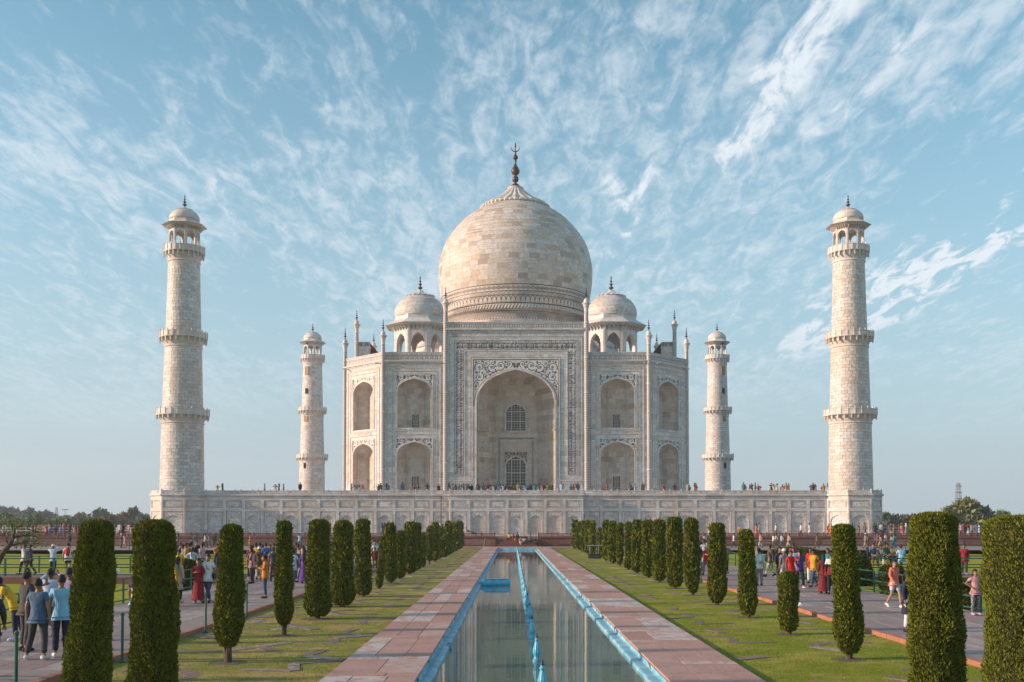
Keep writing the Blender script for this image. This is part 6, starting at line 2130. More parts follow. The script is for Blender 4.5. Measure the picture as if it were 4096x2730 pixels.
CM['patternpants'] = printed('print_pants', (.02, .02, .022), (.35, .35, .36), 34)
CM['gold'] = printed('print_gold', (.30, .20, .10), (.20, .06, .05), 40)
def stripes(name, cols, z0, z1):
    m, nt, bs = new_mat(name); g = G(nt)
    s = g.n('ShaderNodeSeparateXYZ'); g.l(g.n('ShaderNodeTexCoord').outputs['Object'], s.inputs[0])
    n_ = g.n('ShaderNodeMapRange'); g.l(s.outputs[2], n_.inputs[0]); n_.inputs[1].default_value = z0; n_.inputs[2].default_value = z1
    r = g.n('ShaderNodeValToRGB'); g.l(n_.outputs[0], r.inputs[0]); r.color_ramp.interpolation = 'CONSTANT'
    e = r.color_ramp.elements
    while len(e) < len(cols): e.new(.5)
    for i, c in enumerate(cols): e[i].position = i / len(cols); e[i].color = (*c, 1)
    g.l(r.outputs[0], bs.inputs['Base Color']); bs.inputs['Roughness'].default_value = .85
    return m
CM['sweater'] = stripes('striped_sweater', [PAL['maroon'], PAL['maroon'], PAL['black'], PAL['white'], PAL['white']], .82, 1.48)
CM['rugby'] = stripes('striped_tee', [PAL['skyblue'], PAL['skyblue'], PAL['white'], PAL['red'], PAL['white'], PAL['navy'], PAL['navy'], PAL['navy']], .82, 1.48)

def skinned(name, chain, mat, level=1):
    "chain: list of (id, parent id, (x,y,z), rx, ry); grows one continuous surface with a Skin modifier"
    ids = {c[0]: i for i, c in enumerate(chain)}
    me = bpy.data.meshes.new(name)
    me.from_pydata([c[2] for c in chain], [(ids[c[1]], i) for i, c in enumerate(chain) if c[1]], [])
    o = bpy.data.objects.new(name, me); COL.objects.link(o)
    o.modifiers.new('skin', 'SKIN').use_smooth_shade = True
    if level:
        s = o.modifiers.new('sub', 'SUBSURF'); s.levels = level; s.render_levels = level
    sv = me.skin_vertices[0].data
    for i, c in enumerate(chain):
        sv[i].radius = (c[3], c[4]); sv[i].use_root = (i == 0)
    dg = bpy.context.evaluated_depsgraph_get()
    out = bpy.data.meshes.new_from_object(o.evaluated_get(dg))
    out.name = name
    bpy.data.objects.remove(o); bpy.data.meshes.remove(me)
    out.materials.clear(); out.materials.append(mat)
    return out

def skel(pose):
    J = dict(pel=(0, 0, .93), spi=(0, .0, 1.10), che=(0, .0, 1.28), nb=(0, .012, 1.425), nk=(0, .0, 1.48), jaw=(0, -.022, 1.535), cra=(0, .0, 1.605), top=(0, .008, 1.665))
    for s, c in ((1, 'R'), (-1, 'L')):
        J['sh' + c] = (s * .165, .005, 1.385); J['el' + c] = (s * .215, .03, 1.12); J['wr' + c] = (s * .225, -.03, .88)
        J['hi' + c] = (s * .088, 0, .90); J['kn' + c] = (s * .10, -.015, .50); J['an' + c] = (s * .105, .03, .085); J['to' + c] = (s * .125, -.12, .03)
    def S(**k): J.update(k)
    if pose == 'walk':
        S(knR=(.09, -.16, .52), anR=(.09, -.24, .10), toR=(.10, -.40, .06), knL=(-.09, .03, .50), anL=(-.09, .30, .16), toL=(-.10, .20, .04),
          elR=(.22, .14, 1.14), wrR=(.22, .12, .90), elL=(-.22, -.04, 1.13), wrL=(-.21, -.22, .95))
    elif pose == 'hips':
        S(elR=(.36, .04, 1.18), wrR=(.17, -.06, 1.04), elL=(-.36, .04, 1.18), wrL=(-.17, -.06, 1.04))
    elif pose == 'phone':
        S(elR=(.21, -.04, 1.13), wrR=(.08, -.27, 1.20), elL=(-.21, -.04, 1.13), wrL=(-.07, -.27, 1.18), jaw=(0, -.05, 1.525), cra=(0, -.03, 1.595), top=(0, -.035, 1.655))
    elif pose == 'photo':
        S(elR=(.33, -.12, 1.38), wrR=(.12, -.22, 1.58), elL=(-.33, -.12, 1.38), wrL=(-.12, -.22, 1.58))
    elif pose == 'point':
        S(elR=(.44, -.03, 1.37), wrR=(.69, -.06, 1.40), knL=(-.14, 0, .5), anL=(-.22, .03, .085), toL=(-.26, -.11, .03))
    elif pose == 'selfie':
        S(elR=(.24, -.24, 1.27), wrR=(.20, -.46, 1.46))
    elif pose == 'reach':
        S(elR=(.25, -.24, 1.30), wrR=(.18, -.48, 1.38), knL=(-.13, .05, .5), anL=(-.17, .14, .085), toL=(-.19, 0, .03))
    elif pose == 'wide':
        S(knR=(.15, -.02, .50), anR=(.24, .02, .085), toR=(.29, -.12, .03), knL=(-.14, -.02, .50), anL=(-.16, .04, .085), toL=(-.19, -.1, .03), elR=(.24, .04, 1.12), elL=(-.24, .04, 1.12), wrR=(.25, .0, .87), wrL=(-.25, 0, .87))
    elif pose == 'cross':
        S(knR=(.04, -.05, .50), anR=(-.09, -.05, .085), toR=(-.12, -.20, .03), knL=(-.03, .02, .50), anL=(.05, .06, .085), toL=(.06, -.09, .03), elL=(-.26, .0, 1.12), wrL=(-.20, -.08, .90))
    elif pose == 'sit':
        for k_ in ('pel', 'spi', 'che', 'nb', 'nk', 'jaw', 'cra', 'top'): 
            x, y, z = J[k_]; J[k_] = (x, y - max(0, z - 1.0) * .22, z - .43)
        for s, c in ((1, 'R'), (-1, 'L')):
            S(**{'sh' + c: (s * .165, -.08, .96), 'el' + c: (s * .24, -.14, .70), 'wr' + c: (s * .11, -.36, .62), 'hi' + c: (s * .10, -.02, .50), 'kn' + c: (s * .13, -.43, .50), 'an' + c: (s * .13, -.40, .085), 'to' + c: (s * .14, -.55, .03)})
    elif pose == 'bend':
        for k_ in ('spi', 'che', 'nb', 'nk', 'jaw', 'cra', 'top'):
            x, y, z = J[k_]; u = z - .95; J[k_] = (x, y - u * .62, .95 + u * .80)
        S(shR=(.165, -.27, 1.30), shL=(-.165, -.27, 1.30), elR=(.22, -.28, 1.02), wrR=(.20, -.36, .80), elL=(-.22, -.32, 1.02), wrL=(-.18, -.42, .82), knL=(-.1, .06, .5), anL=(-.1, .2, .1), toL=(-.1, .07, .03))
    return J
def add_head(me, c, n=16):
    "grows a shaped head (jaw, nose, ears, skull) onto the neck of the body mesh"
    rings = [(-.136, .026, .032, -.048), (-.126, .043, .054, -.034), (-.102, .057, .073, -.020), (-.072, .065, .083, -.012), (-.042, .070, .088, -.008), (-.012, .073, .091, -.002), (.02, .076, .095, .004), (.05, .073, .092, .008), (.08, .061, .077, .012), (.10, .043, .054, .014), (.112, .012, .015, .015)]
    bmh = bmesh.new(); bmh.from_mesh(me)
    R_ = []
    for dz, rx, ry, cy in rings:
        row = []
        for i in range(n):
            a = 2 * PI * i / n
            x, y = rx * math.cos(a), cy + ry * math.sin(a)
            if i == 12: y -= {-.042: .026, -.012: .010, -.072: .004}.get(dz, 0)
            if i in (0, 8) and dz in (-.042, -.012): x *= 1.2; y += .012
            if i in (11, 13) and dz == -.012: y += .007
            row.append(bmh.verts.new((c.x + x, c.y + y, c.z + dz)))
        R_.append(row)
    for p, q in zip(R_, R_[1:]):
        for i in range(n): bmh.faces.new((p[i], p[(i + 1) % n], q[(i + 1) % n], q[i])).smooth = True
    bmh.faces.new(R_[0][::-1]); bmh.faces.new(R_[-1])
    bmh.to_mesh(me); bmh.free()
    return me
_T = {}
def tmpl(pose, fem=False):
    key = (pose, fem)
    if key in _T: return _T[key]
    J = skel(pose)
    if fem:
        for k_ in ('shR', 'shL'): J[k_] = (J[k_][0] * .88, *J[k_][1:])
    V = lambda k_: Vector(J[k_])
    lerp = lambda a, b, t: tuple(V(a).lerp(V(b), t))
    w = .92 if fem else 1.0
    D = {}
    # body: one continuous skin
    ch = [('pel', None, J['pel'], .135 * w, .105), ('spi', 'pel', J['spi'], .118 * w, .092), ('che', 'spi', J['che'], .142 * w, .102), ('nb', 'che', J['nb'], .085, .07), ('nk', 'nb', J['nk'], .052, .054), ('jaw', 'nk', tuple(V('nk').lerp(V('jaw'), .9)), .045, .05)]
    for c in 'RL':
        sg = 1 if c == 'R' else -1
        ch += [('sh' + c, 'che', J['sh' + c], .056, .058), ('ua' + c, 'sh' + c, lerp('sh' + c, 'el' + c, .5), .047 * w, .047 * w), ('el' + c, 'ua' + c, J['el' + c], .039 * w, .04 * w), ('wr' + c, 'el' + c, J['wr' + c], .027, .028)]
        d = (V('wr' + c) - V('el' + c)).normalized()
        side = d.cross(Vector((0, 1, .2)))
        side = side.normalized() if side.length > .1 else Vector((1, 0, 0))
        palm = V('wr' + c) + d * .06
        ch.append(('pa' + c, 'wr' + c, tuple(palm), .034, .020))
        for i, L in enumerate((.085, .095, .09, .07)):
            b_ = palm + side * (.022 * (i - 1.5)) + d * .03
            m_ = b_ + d * L * .5 + Vector((0, -.008, 0)); e_ = b_ + d * L * .9 + Vector((0, -.022, 0))
            ch += [('f%d%s' % (i, c), 'pa' + c, tuple(b_), .0095, .0095), ('g%d%s' % (i, c), 'f%d%s' % (i, c), tuple(m_), .0085, .0085), ('h%d%s' % (i, c), 'g%d%s' % (i, c), tuple(e_), .007, .007)]
        th = palm - side * .04 * sg + Vector((0, -.015, 0))
        ch += [('t' + c, 'pa' + c, tuple(th), .011, .011), ('u' + c, 't' + c, tuple(th + d * .035), .009, .009)]
        ch += [('hi' + c, 'pel', J['hi' + c], .092 * w, .095), ('th' + c, 'hi' + c, lerp('hi' + c, 'kn' + c, .45), .076, .08), ('kn' + c, 'th' + c, J['kn' + c], .054, .056), ('ca' + c, 'kn' + c, lerp('kn' + c, 'an' + c, .35), .052, .056), ('an' + c, 'ca' + c, J['an' + c], .035, .04), ('to' + c, 'an' + c, J['to' + c], .036, .026)]
    D['body'] = add_head(skinned('body', ch, SKIN[1], 1), V('cra'))
    D['body_lo'] = skinned('body', [q for q in ch if q[0][0] not in 'fghut' or q[0][:2] in ('hi', 'th', 'to', 'ua') and len(q[0]) > 2], SKIN[1], 0)
    add_head(D['body_lo'], V('cra'))
    def top(name, sleeve, hem, e=.018):
        cc = [('pel', None, (J['pel'][0], J['pel'][1], J['pel'][2]), .172 * w + e, .118 + e), ('spi', 'pel', J['spi'], .138 * w + e, .102 + e), ('che', 'spi', J['che'], .146 * w + e, .105 + e), ('nb', 'che', lerp('nb', 'che', .12), .094 + e * .5, .082 + e * .5)]
        if hem < .93: cc.append(('hem', 'pel', (J['pel'][0], J['pel'][1] + .005, J['pel'][2] - (.93 - hem)), .196 * w + e, .128 + e))
        for c in 'RL':
            cc += [('sh' + c, 'che', J['sh' + c], .060 + e * .6, .062 + e * .6)]
            if sleeve < 1: cc.append(('sl' + c, 'sh' + c, lerp('sh' + c, 'el' + c, sleeve), .056 + e * .8, .058 + e * .8))
            else: cc += [('el' + c, 'sh' + c, J['el' + c], .046 + e * .7, .048 + e * .7), ('wr' + c, 'el' + c, lerp('el' + c, 'wr' + c, sleeve - 1), .032 + e * .5, .034 + e * .5)]
        D[name] = skinned(name, cc, CM['white'], 1)
    top('tee', .62, .84); top('shirt', 1.95, .82)
    def legs(name, f, e=.014):
        cc = [('pel', None, J['pel'], .142 * w + e, .108 + e), ('wa', 'pel', lerp('pel', 'spi', .5), .122 * w + e, .095 + e)]
        for c in 'RL':
            hp = V('hi' + c) - Vector((0, 0, .04))
            cc += [('hi' + c, 'pel', tuple(hp), .086 * w + e, .096 + e), ('th' + c, 'hi' + c, lerp('hi' + c, 'kn' + c, .5), .078 + e, .083 + e)]
            if f < 1: cc.append(('kn' + c, 'th' + c, lerp('hi' + c, 'kn' + c, f), .074 + e, .078 + e))
            else: cc += [('kn' + c, 'th' + c, J['kn' + c], .060 + e, .064 + e), ('an' + c, 'kn' + c, lerp('kn' + c, 'an' + c, .93), .052 + e, .056 + e)]
        D[name] = skinned(name, cc, CM['navy'], 1)
    legs('trousers', 1.0); legs('shorts', .78)
    def skirt(name, hem, flare):
        mb = MB(); n = 22
        pr = []
        P0, P1 = V('pel'), V('spi')
        if pose == 'sit': hem = max(hem, .3)
        for z, r, ry in ((1.12, .135 * w, .108), (.98, .15 * w, .125), (.86, .165 * w, .14), ((.86 + hem) / 2, .17 + flare * .45, .15 + flare * .45), (hem, .17 + flare, .155 + flare)):
            pr.append((z, r, ry))
        vs, fs = [], []
        mid = (V('anR') + V('anL')) / 2
        for k_, (z, r, ry) in enumerate(pr):
            t = max(0, (.95 - z) / .95)
            cx, cy = mid.x * t * .7, mid.y * t * .7 + (-.2 * t if pose == 'sit' else 0)
            zz = z - (.43 if pose == 'sit' and z > .5 else 0)
            for i in range(n):
                a = 2 * PI * i / n; f_ = 1 + .07 * t * math.cos(7 * a + k_)
                vs.append((cx + r * f_ * math.cos(a), cy + ry * f_ * math.sin(a), zz))
        for k_ in range(len(pr) - 1):
            for i in range(n): fs.append((k_ * n + i, k_ * n + (i + 1) % n, (k_ + 1) * n + (i + 1) % n, (k_ + 1) * n + i))
        mb.add(vs, [f[::-1] for f in fs])
        D[name] = mb.mesh(name, CM['red'], True)
    skirt('kurta', .50, .03); skirt('gown', .12, .10)
    c0 = V('cra')
    def shell(name, rad, off, keep, mat, extra=None):
        mb = MB(); nu, nv = 14, 9
        vs = []
        for j in range(nv + 1):
            ph = PI * j / nv
            for i in range(nu):
                a = 2 * PI * i / nu
                vs.append((c0.x + off[0] + rad[0] * math.sin(ph) * math.cos(a), c0.y + off[1] + rad[1] * math.sin(ph) * math.sin(a), c0.z + off[2] + rad[2] * math.cos(ph)))
        fs = []
        for j in range(nv):
            for i in range(nu):
                q = (j * nu + i, j * nu + (i + 1) % nu, (j + 1) * nu + (i + 1) % nu, (j + 1) * nu + i)
                m_ = [sum(vs[k_][d] for k_ in q) / 4 - c0[d] for d in range(3)]
                if keep(m_): fs.append(q[::-1])
        mb.add(vs, fs)
        if extra: extra(mb)
        D[name] = mb.mesh(name, mat, True)
    shell('hair_short', (.087, .107, .114), (0, .012, .012), lambda m: m[2] > .045 or (m[1] > .0 and m[2] > -.035) or (abs(m[0]) > .07 and m[2] > .01 and m[1] > -.03), HAIRM)
    nbk = V('nb')
    def drape(mb, z1, r):
        p = [(c0.x, c0.y + .06, c0.z + .03), (c0.x, c0.y + .10, c0.z - .08), (nbk.x, nbk.y + .105, nbk.z - .03), (nbk.x, V('che').y + .135, nbk.z - .16), (nbk.x, V('che').y + .14, nbk.z - z1)]
        mb.tube(p, [.07, .08, .085 * r, .085 * r, .03], 10)
    shell('hair_long', (.089, .109, .116), (0, .012, .012), lambda m: m[2] > .045 or (m[1] > -.02 and m[2] > -.11) or (abs(m[0]) > .07 and m[2] > -.1 and m[1] > -.05), HAIRM, lambda mb: drape(mb, .36, 1))
    shell('hair_tied', (.088, .108, .115), (0, .012, .012), lambda m: m[2] > .045 or (m[1] > -.0 and m[2] > -.07) or (abs(m[0]) > .07 and m[2] > -.04 and m[1] > -.04), HAIRM, lambda mb: mb.tube([(c0.x, c0.y + .10, c0.z + .03), (c0.x, c0.y + .15, c0.z - .05), (nbk.x, nbk.y + .13, nbk.z - .1), (nbk.x, V('che').y + .14, nbk.z - .32)], [.035, .035, .03, .01], 8))
    shell('cap', (.094, .114, .108), (0, .004, .020), lambda m: m[2] > .02, CM['white'], lambda mb: mb.lathe([(.001, 0), (.085, -.004), (.085, .006), (.001, .01)], 14, (c0.x, c0.y - .11, c0.z + .03)))
    shell('scarf', (.104, .122, .118), (0, .012, .002), lambda m: m[1] > -.055 or m[2] > .07, CM['red'], lambda mb: drape(mb, .30, 1.5))
    mb = MB()
    for s in (-1, 1):
        e = V('cra') + Vector((s * .029, -.084, -.012))
        mb.lathe([(.001, -.006), (.009, 0), (.001, .006)], 6, tuple(e)); mb.box(e.x, e.y - .002, e.z + .02, .028, .008, .005)
    m_ = V('cra') + Vector((0, -.091, -.088)); mb.box(m_.x, m_.y, m_.z, .038, .008, .006)
    D['face'] = mb.mesh('face', HAIRM)
    for c in 'RL':
        mb = MB(); a, t_ = V('an' + c), V('to' + c)
        f = (t_ - a); f.z = 0; f = f.normalized() if f.length > .01 else Vector((0, -1, 0))
        zf_ = max(0.0, a.z - .085)
        hl = a - f * .055; hl.z = .05 + zf_
        mid_ = a + f * .05; mid_.z = .045 + zf_ * .8; tt = t_ + f * .05; tt.z = max(.032, t_.z)
        mb.tube([tuple(hl - f * .012), tuple(hl), tuple(mid_), tuple(t_ + Vector((0, 0, .012))), tuple(tt)], [.028, .046, .05, .046, .022], 10)
        D['shoe' + c] = mb.mesh('shoe', CM['black'], True)
    mb = MB()
    b_ = V('che') + Vector((0, .20, -.02)); mb.tube([(b_.x, b_.y, b_.z - .22), (b_.x, b_.y + .02, b_.z - .1), (b_.x, b_.y, b_.z + .12), (b_.x, b_.y - .03, b_.z + .19)], [.10, .125, .115, .06], 12)
    for s in (-1, 1): mb.tube([(b_.x + s * .1, b_.y - .05, b_.z + .12), (s * .12, V('che').y - .02, V('nb').z + .03), (s * .13, V('che').y - .135, V('che').z), (s * .14, V('che').y - .02, V('che').z - .2)], .016, 5)
    D['backpack'] = mb.mesh('backpack', CM['mint'], True)
    mb = MB(); sR = V('shL'); bb = V('pel') + Vector((.20, .05, .10))
    mb.tube([tuple(sR + Vector((.06, .03, .05))), tuple(V('che') + Vector((0, .135, -.05))), tuple(bb)], .012, 5)
    mb.tube([tuple(sR + Vector((.06, -.0, .05))), tuple(V('che') + Vector((0, -.172, -.05))), tuple(bb)], .012, 5)
    mb.box(bb.x, bb.y, bb.z - .10, .09, .24, .22)
    D['bag'] = mb.mesh('bag', CM['black'], False)
    mb = MB(); wr = V('wrR'); d = (wr - V('elR')).normalized(); pp = wr + d * .10
    mb.box(pp.x, pp.y - .01, pp.z + .05, .075, .012, .145)
    D['phone'] = mb.mesh('phone', CM['black'], False)
    _T[key] = D
    return D

GROUPED = {}
def person(x, y, z, rz, h, pose, top, tc, bot, bc, hair, label, skin=1, shoe='black', extra=(), fem=None, hm=None, group=None):
    fem = fem if fem is not None else hair in ('hair_long', 'hair_tied', 'scarf') or bot in ('gown', 'kurta')
    T = tmpl(pose, fem)
    p = thing('person', label, 'person', (x, y, z), R(rz), group)
    s = h / 1.70
    p.scale = (s, s, s)
    def part(mesh, mat, name=None):
        o = link(name or mesh, T[mesh], p)
        if mat is not None:
            o.material_slots[0].link = 'OBJECT'; o.material_slots[0].material = mat
        return o
    part('body', SKIN[skin]); part('face', None)
    part(top, CM[tc])
    if bot == 'kurta': part('kurta', CM[tc]); part('trousers', CM[bc])
    elif bot == 'gown': part('gown', CM[bc])
    else: part(bot, CM[bc])
    if hair: part(hair, hm or (HAIRM if hair.startswith('hair') else CM['white']), 'hair' if hair.startswith('hair') else hair)
    part('shoeR', CM[shoe], 'shoe'); part('shoeL', CM[shoe], 'shoe')
    for e, m_ in extra: part(e, CM[m_])
    return p
_FAR = {}
def far_mesh(pose, top, bot, hair, fem):
    key = (pose, top, bot, hair, fem)
    if key in _FAR: return _FAR[key]
    T = tmpl(pose, fem)
    mb = MB()
    parts = [('body_lo', 0), (hair, 1), (top, 2), ('shoeR', 4), ('shoeL', 4)]
    if bot == 'kurta': parts += [('kurta', 2), ('trousers', 3)]
    else: parts.append((bot, 3))
    for nm, mi in parts:
        me = T[nm]
        mb.add([tuple(v.co) for v in me.vertices], [tuple(q.vertices) for q in me.polygons], mi)
    _FAR[key] = mb.mesh('person', [SKIN[1], HAIRM, CM['white'], CM['navy'], CM['black']], True)
    return _FAR[key]
FARP = []
def far_person(x, y, z, rz, h, pose, top, tc, bot, bc, hair, place, hm=None, skin=None):
    fem = hair in ('hair_long', 'hair_tied', 'scarf') or bot in ('gown', 'kurta')
    o = link('person', far_mesh(pose, top, bot, hair, fem), None, (x, y, z), R(rz))
    s = h / 1.7; o.scale = (s, s, s)
    for i, m_ in enumerate((SKIN[skin if skin is not None else rnd.randrange(4)], hm or HAIRM, CM[tc], CM[bc], CM['black'])):
        o.material_slots[i].link = 'OBJECT'; o.material_slots[i].material = m_
    o['category'] = 'person'
    FARP.append((o, tc, 'dress' if bot == 'gown' else 'tunic' if bot == 'kurta' else 'shirt', bc, place, {'sit': 'sitting', 'walk': 'walking'}.get(pose, 'standing')))
ORD = ['leftmost', 'second from left', 'third from left', 'fourth from left', 'fifth from left', 'sixth from left', 'seventh from left', 'eighth from left', 'ninth from left', 'tenth from left']
CN = dict(paleblue='pale blue', skyblue='sky blue', blackwhite='black and white print', patterned='dark patterned')
def label_far():
    from collections import defaultdict
    nm = lambda c: CN.get(c, c)
    byk = defaultdict(list)
    for f in FARP: byk[(f[1], f[2], f[4])].append(f)
    for (c, g, place), L in byk.items():
        L.sort(key=lambda f: f[0].location.x / f[0].location.y)
        for i, f in enumerate(L):
            if len(L) == 1: lab = 'person in %s %s %s' % (nm(c), g, place)
            else: lab = '%s of people in %s %s %s' % (ORD[i] if i < len(L) - 1 or i == 0 else 'rightmost', nm(c), g + ('es' if g == 'dress' else 's'), place)
            f[0]['label'] = lab; f[0]['group'] = 'visitors ' + place

# --- visitors near enough to show their clothes: photo pixel of the feet, facing, pose ...
def gp(px, py): return ground(px, py, 0.0)
def P(px, py, rz, h, pose, top, tc, bot, bc, hair, label, **k):
    x, y = gp(px, py)
    return person(x, y, .012, rz, h, pose, top, tc, bot, bc, hair, label, **k)
P(-42, 2716, 200, 1.74, 'walk', 'shirt', 'charcoal', 'trousers', 'charcoal', 'hair_short', 'person in dark jacket with a teal backpack cut by the left picture edge', extra=(('backpack', 'teal'),), shoe='white', skin=2)
P(62, 2566, 290, 1.70, 'bend', 'tee', 'yellow', 'trousers', 'navy', 'hair_short', 'man in bright yellow tee leaning forward at the left picture edge', skin=2, shoe='paleblue')
P(151, 2640, 176, 1.70, 'wide', 'tee', 'slate', 'trousers', 'charcoal', 'hair_short', 'man in heather blue tee seen from behind with legs apart', skin=1, shoe='white')
P(106, 2606, 150, 1.78, 'reach', 'tee', 'charcoal', 'trousers', 'charcoal', 'hair_short', 'man in dark grey polo holding out a phone', extra=(('phone', 'black'),), skin=1)
P(200, 2548, 185, 1.72, 'photo', 'shirt', 'paleblue', 'trousers', 'black', 'hair_short', 'man in pale blue shirt and black trousers raising his hands to his face', skin=3, shoe='brown')
P(243, 2630, 205, 1.76, 'stand', 'tee', 'skyblue', 'trousers', 'navy', 'hair_short', 'man in light blue polo and navy trousers looking left beside the leaning cypress', skin=1, shoe='white')
P(276, 2566, 180, 1.78, 'stand', 'shirt', 'lilac', 'trousers', 'charcoal', 'hair_short', 'man in pale lilac shirt behind the man in light blue polo', skin=2)
P(548, 2538, 170, 1.66, 'stand', 'tee', 'rugby', 'trousers', 'navy', 'hair_short', 'person in red white and blue striped tee half hidden by the second cypress', skin=2)
P(712, 2414, 165, 1.66, 'stand', 'shirt', 'beige', 'kurta', 'black', 'hair_long', 'woman in pale yellow tunic with a grey bag on her back', extra=(('backpack', 'grey'),), shoe='cream', skin=2)
P(690, 2426, 150, 1.62, 'stand', 'shirt', 'mustard', 'gown', 'mustard', 'hair_tied', 'woman in mustard dress beside the massive cypress', skin=2)
P(683, 2405, 60, 1.76, 'stand', 'shirt', 'patterned', 'trousers', 'charcoal', 'hair_short', 'bearded man in dark patterned shirt behind the woman in pale yellow', skin=1)
P(793, 2414, 8, 1.62, 'phone', 'shirt', 'crimson', 'gown', 'crimson', 'hair_tied', 'woman in long dark red dress posing beside a man in white tee', skin=1, shoe='cream')
P(832, 2413, 0, 1.76, 'cross', 'tee', 'white', 'trousers', 'denim', 'hair_short', 'man in white tee with crossed legs posing beside the woman in dark red', extra=(('bag', 'black'),), skin=1, shoe='charcoal')
P(872, 2352, 100, 1.62, 'stand', 'shirt', 'navy', 'trousers', 'navy', 'hair_long', 'woman in navy with long hair beside the cypress on a thick bare trunk', skin=1, shoe='red')
P(1060, 2395, 285, 1.68, 'phone', 'shirt', 'orange', 'trousers', 'denim', 'hair_short', 'young man in orange tunic and jeans looking down at a phone', extra=(('phone', 'black'),), skin=1, shoe='brown')
P(1036, 2320, 190, 1.68, 'stand', 'tee', 'brown', 'trousers', 'cream', 'cap', 'man in brown shirt, cream trousers and a white cap seen from behind', skin=2)
P(1004, 2318, 190, 1.76, 'stand', 'shirt', 'maroon', 'trousers', 'navy', 'hair_short', 'man in dark red shirt left of the man in a white cap', skin=2, shoe='paleblue')
P(1091, 2311, 180, 1.62, 'walk', 'shirt', 'blackwhite', 'kurta', 'crimson', 'hair_tied', 'woman in black and white print tunic and crimson trousers', skin=1)
P(1064, 2316, 200, 1.42, 'stand', 'tee', 'red', 'trousers', 'navy', 'hair_short', 'child in red tee behind the young man in orange', skin=2)
P(1024, 2300, 170, 1.80, 'stand', 'shirt', 'yellow', 'trousers', 'denim', 'hair_short', 'man in bright yellow shirt between two groups left of the slim ragged cypress', skin=2)
P(1062, 2298, 200, 1.78, 'stand', 'shirt', 'blue', 'trousers', 'navy', 'hair_short', 'man in blue shirt behind the child in red', skin=1)
P(1040, 2292, 160, 1.76, 'stand', 'shirt', 'navy', 'trousers', 'charcoal', 'hair_short', 'man in navy shirt behind the man in a white cap', skin=1)
P(1172, 2352, 170, 1.72, 'walk', 'tee', 'paleblue', 'trousers', 'denim', 'hair_short', 'man in pale blue polo striding away with a black shoulder bag', extra=(('bag', 'black'),), skin=2, shoe='grey')
P(1185, 2292, 180, 1.76, 'stand', 'tee', 'black', 'trousers', 'charcoal', 'hair_short', 'man in black tee in front of the sandstone wall', skin=2)
P(1208, 2311, 180, 1.70, 'stand', 'shirt', 'pink', 'gown', 'lilac', 'hair_tied', 'woman in pink blouse and lilac skirt left of the thick tapering cypress', skin=1)
P(1217, 2336, 175, 1.60, 'stand', 'shirt', 'purple', 'gown', 'purple', 'hair_long', 'woman in purple dress with very long hair', skin=1)
P(1336, 2306, 160, 1.64, 'stand', 'shirt', 'white', 'trousers', 'charcoal', 'hair_long', 'woman in white blouse with long black hair between two thick cypresses', skin=1)
P(1318, 2318, 180, 1.58, 'stand', 'shirt', 'skyblue', 'gown', 'skyblue', 'hair_tied', 'woman in sky blue dress edging out from behind a thick cypress', skin=2)
P(1330, 2300, 30, 1.10, 'sit', 'tee', 'blue', 'trousers', 'denim', 'hair_short', 'child in blue tee crouching beside the woman in white blouse', skin=2)
# group by the cross path on the left
for (px, py, rz, h, pose, top, tc, bot, bc, hair, lab, sk) in [
    (730, 2303, 190, 1.72, 'stand', 'shirt', 'white', 'trousers', 'charcoal', 'hair_short', 'man in white shirt at the left of the group behind the couple', 2),
    (746, 2303, 100, 1.80, 'stand', 'tee', 'mustard', 'trousers', 'navy', 'hair_short', 'stout man in orange yellow shirt in the group behind the couple', 1),
    (757, 2298, 180, 1.76, 'stand', 'tee', 'maroon', 'trousers', 'charcoal', 'hair_short', 'man in maroon shirt in the group behind the couple', 1),
    (770, 2310, 178, 1.60, 'hips', 'shirt', 'paleblue', 'kurta', 'paleblue', 'hair_tied', 'woman in pale blue tunic with a braid, hands on hips, in the group', 2),
    (788, 2302, 160, 1.66, 'stand', 'shirt', 'mustard', 'kurta', 'black', 'scarf', 'woman in mustard top and black head scarf in the group', 0),
    (808, 2303, 250, 1.78, 'stand', 'tee', 'lilac', 'trousers', 'navy', 'hair_short', 'man in pink lilac polo at the right of the group', 1),
    (868, 2303, 60, 1.76, 'photo', 'shirt', 'orange', 'trousers', 'denim', 'hair_short', 'man in dark orange shirt shading his eyes left of the bare trunk cypress', 2),
    (718, 2330, 180, 1.62, 'stand', 'tee', 'yellow', 'trousers', 'black', 'hair_tied', 'woman in yellow top with a ponytail behind the bearded man', 1),
    (676, 2318, 180, 1.66, 'stand', 'shirt', 'magenta', 'trousers', 'black', 'hair_short', 'person in magenta top at the right edge of the massive cypress', 2)]:
    P(px, py, rz, h, pose, top, tc, bot, bc, hair, lab, skin=sk, hm=CM['black'] if hair == 'scarf' else None)
for (px, rz, h, pose, top, tc, bot, bc, hair, lab, ex, sk) in [
    (98, 260, 1.74, 'walk', 'shirt', 'white', 'trousers', 'navy', 'hair_short', 'man in white shirt walking along the left cross path', (), 1),
    (120, 270, 1.72, 'walk', 'shirt', 'charcoal', 'trousers', 'charcoal', 'hair_short', 'man in dark clothes walking beside the man in white on the cross path', (), 2),
    (213, 180, 1.72, 'photo', 'shirt', 'paleblue', 'trousers', 'navy', 'cap', 'man with a white cap raising a camera on the left cross path', (), 2),
    (272, 195, 1.80, 'walk', 'tee', 'white', 'shorts', 'navy', 'hair_short', 'man in navy shorts with a red and grey backpack on the left cross path', (('backpack', 'red'),), 0)]:
    x, y = Xp(px, 58.6, 0), 58.6
    person(x, y, .012, rz, h, pose, top, tc, bot, bc, hair, lab, skin=sk, extra=ex, shoe='black')
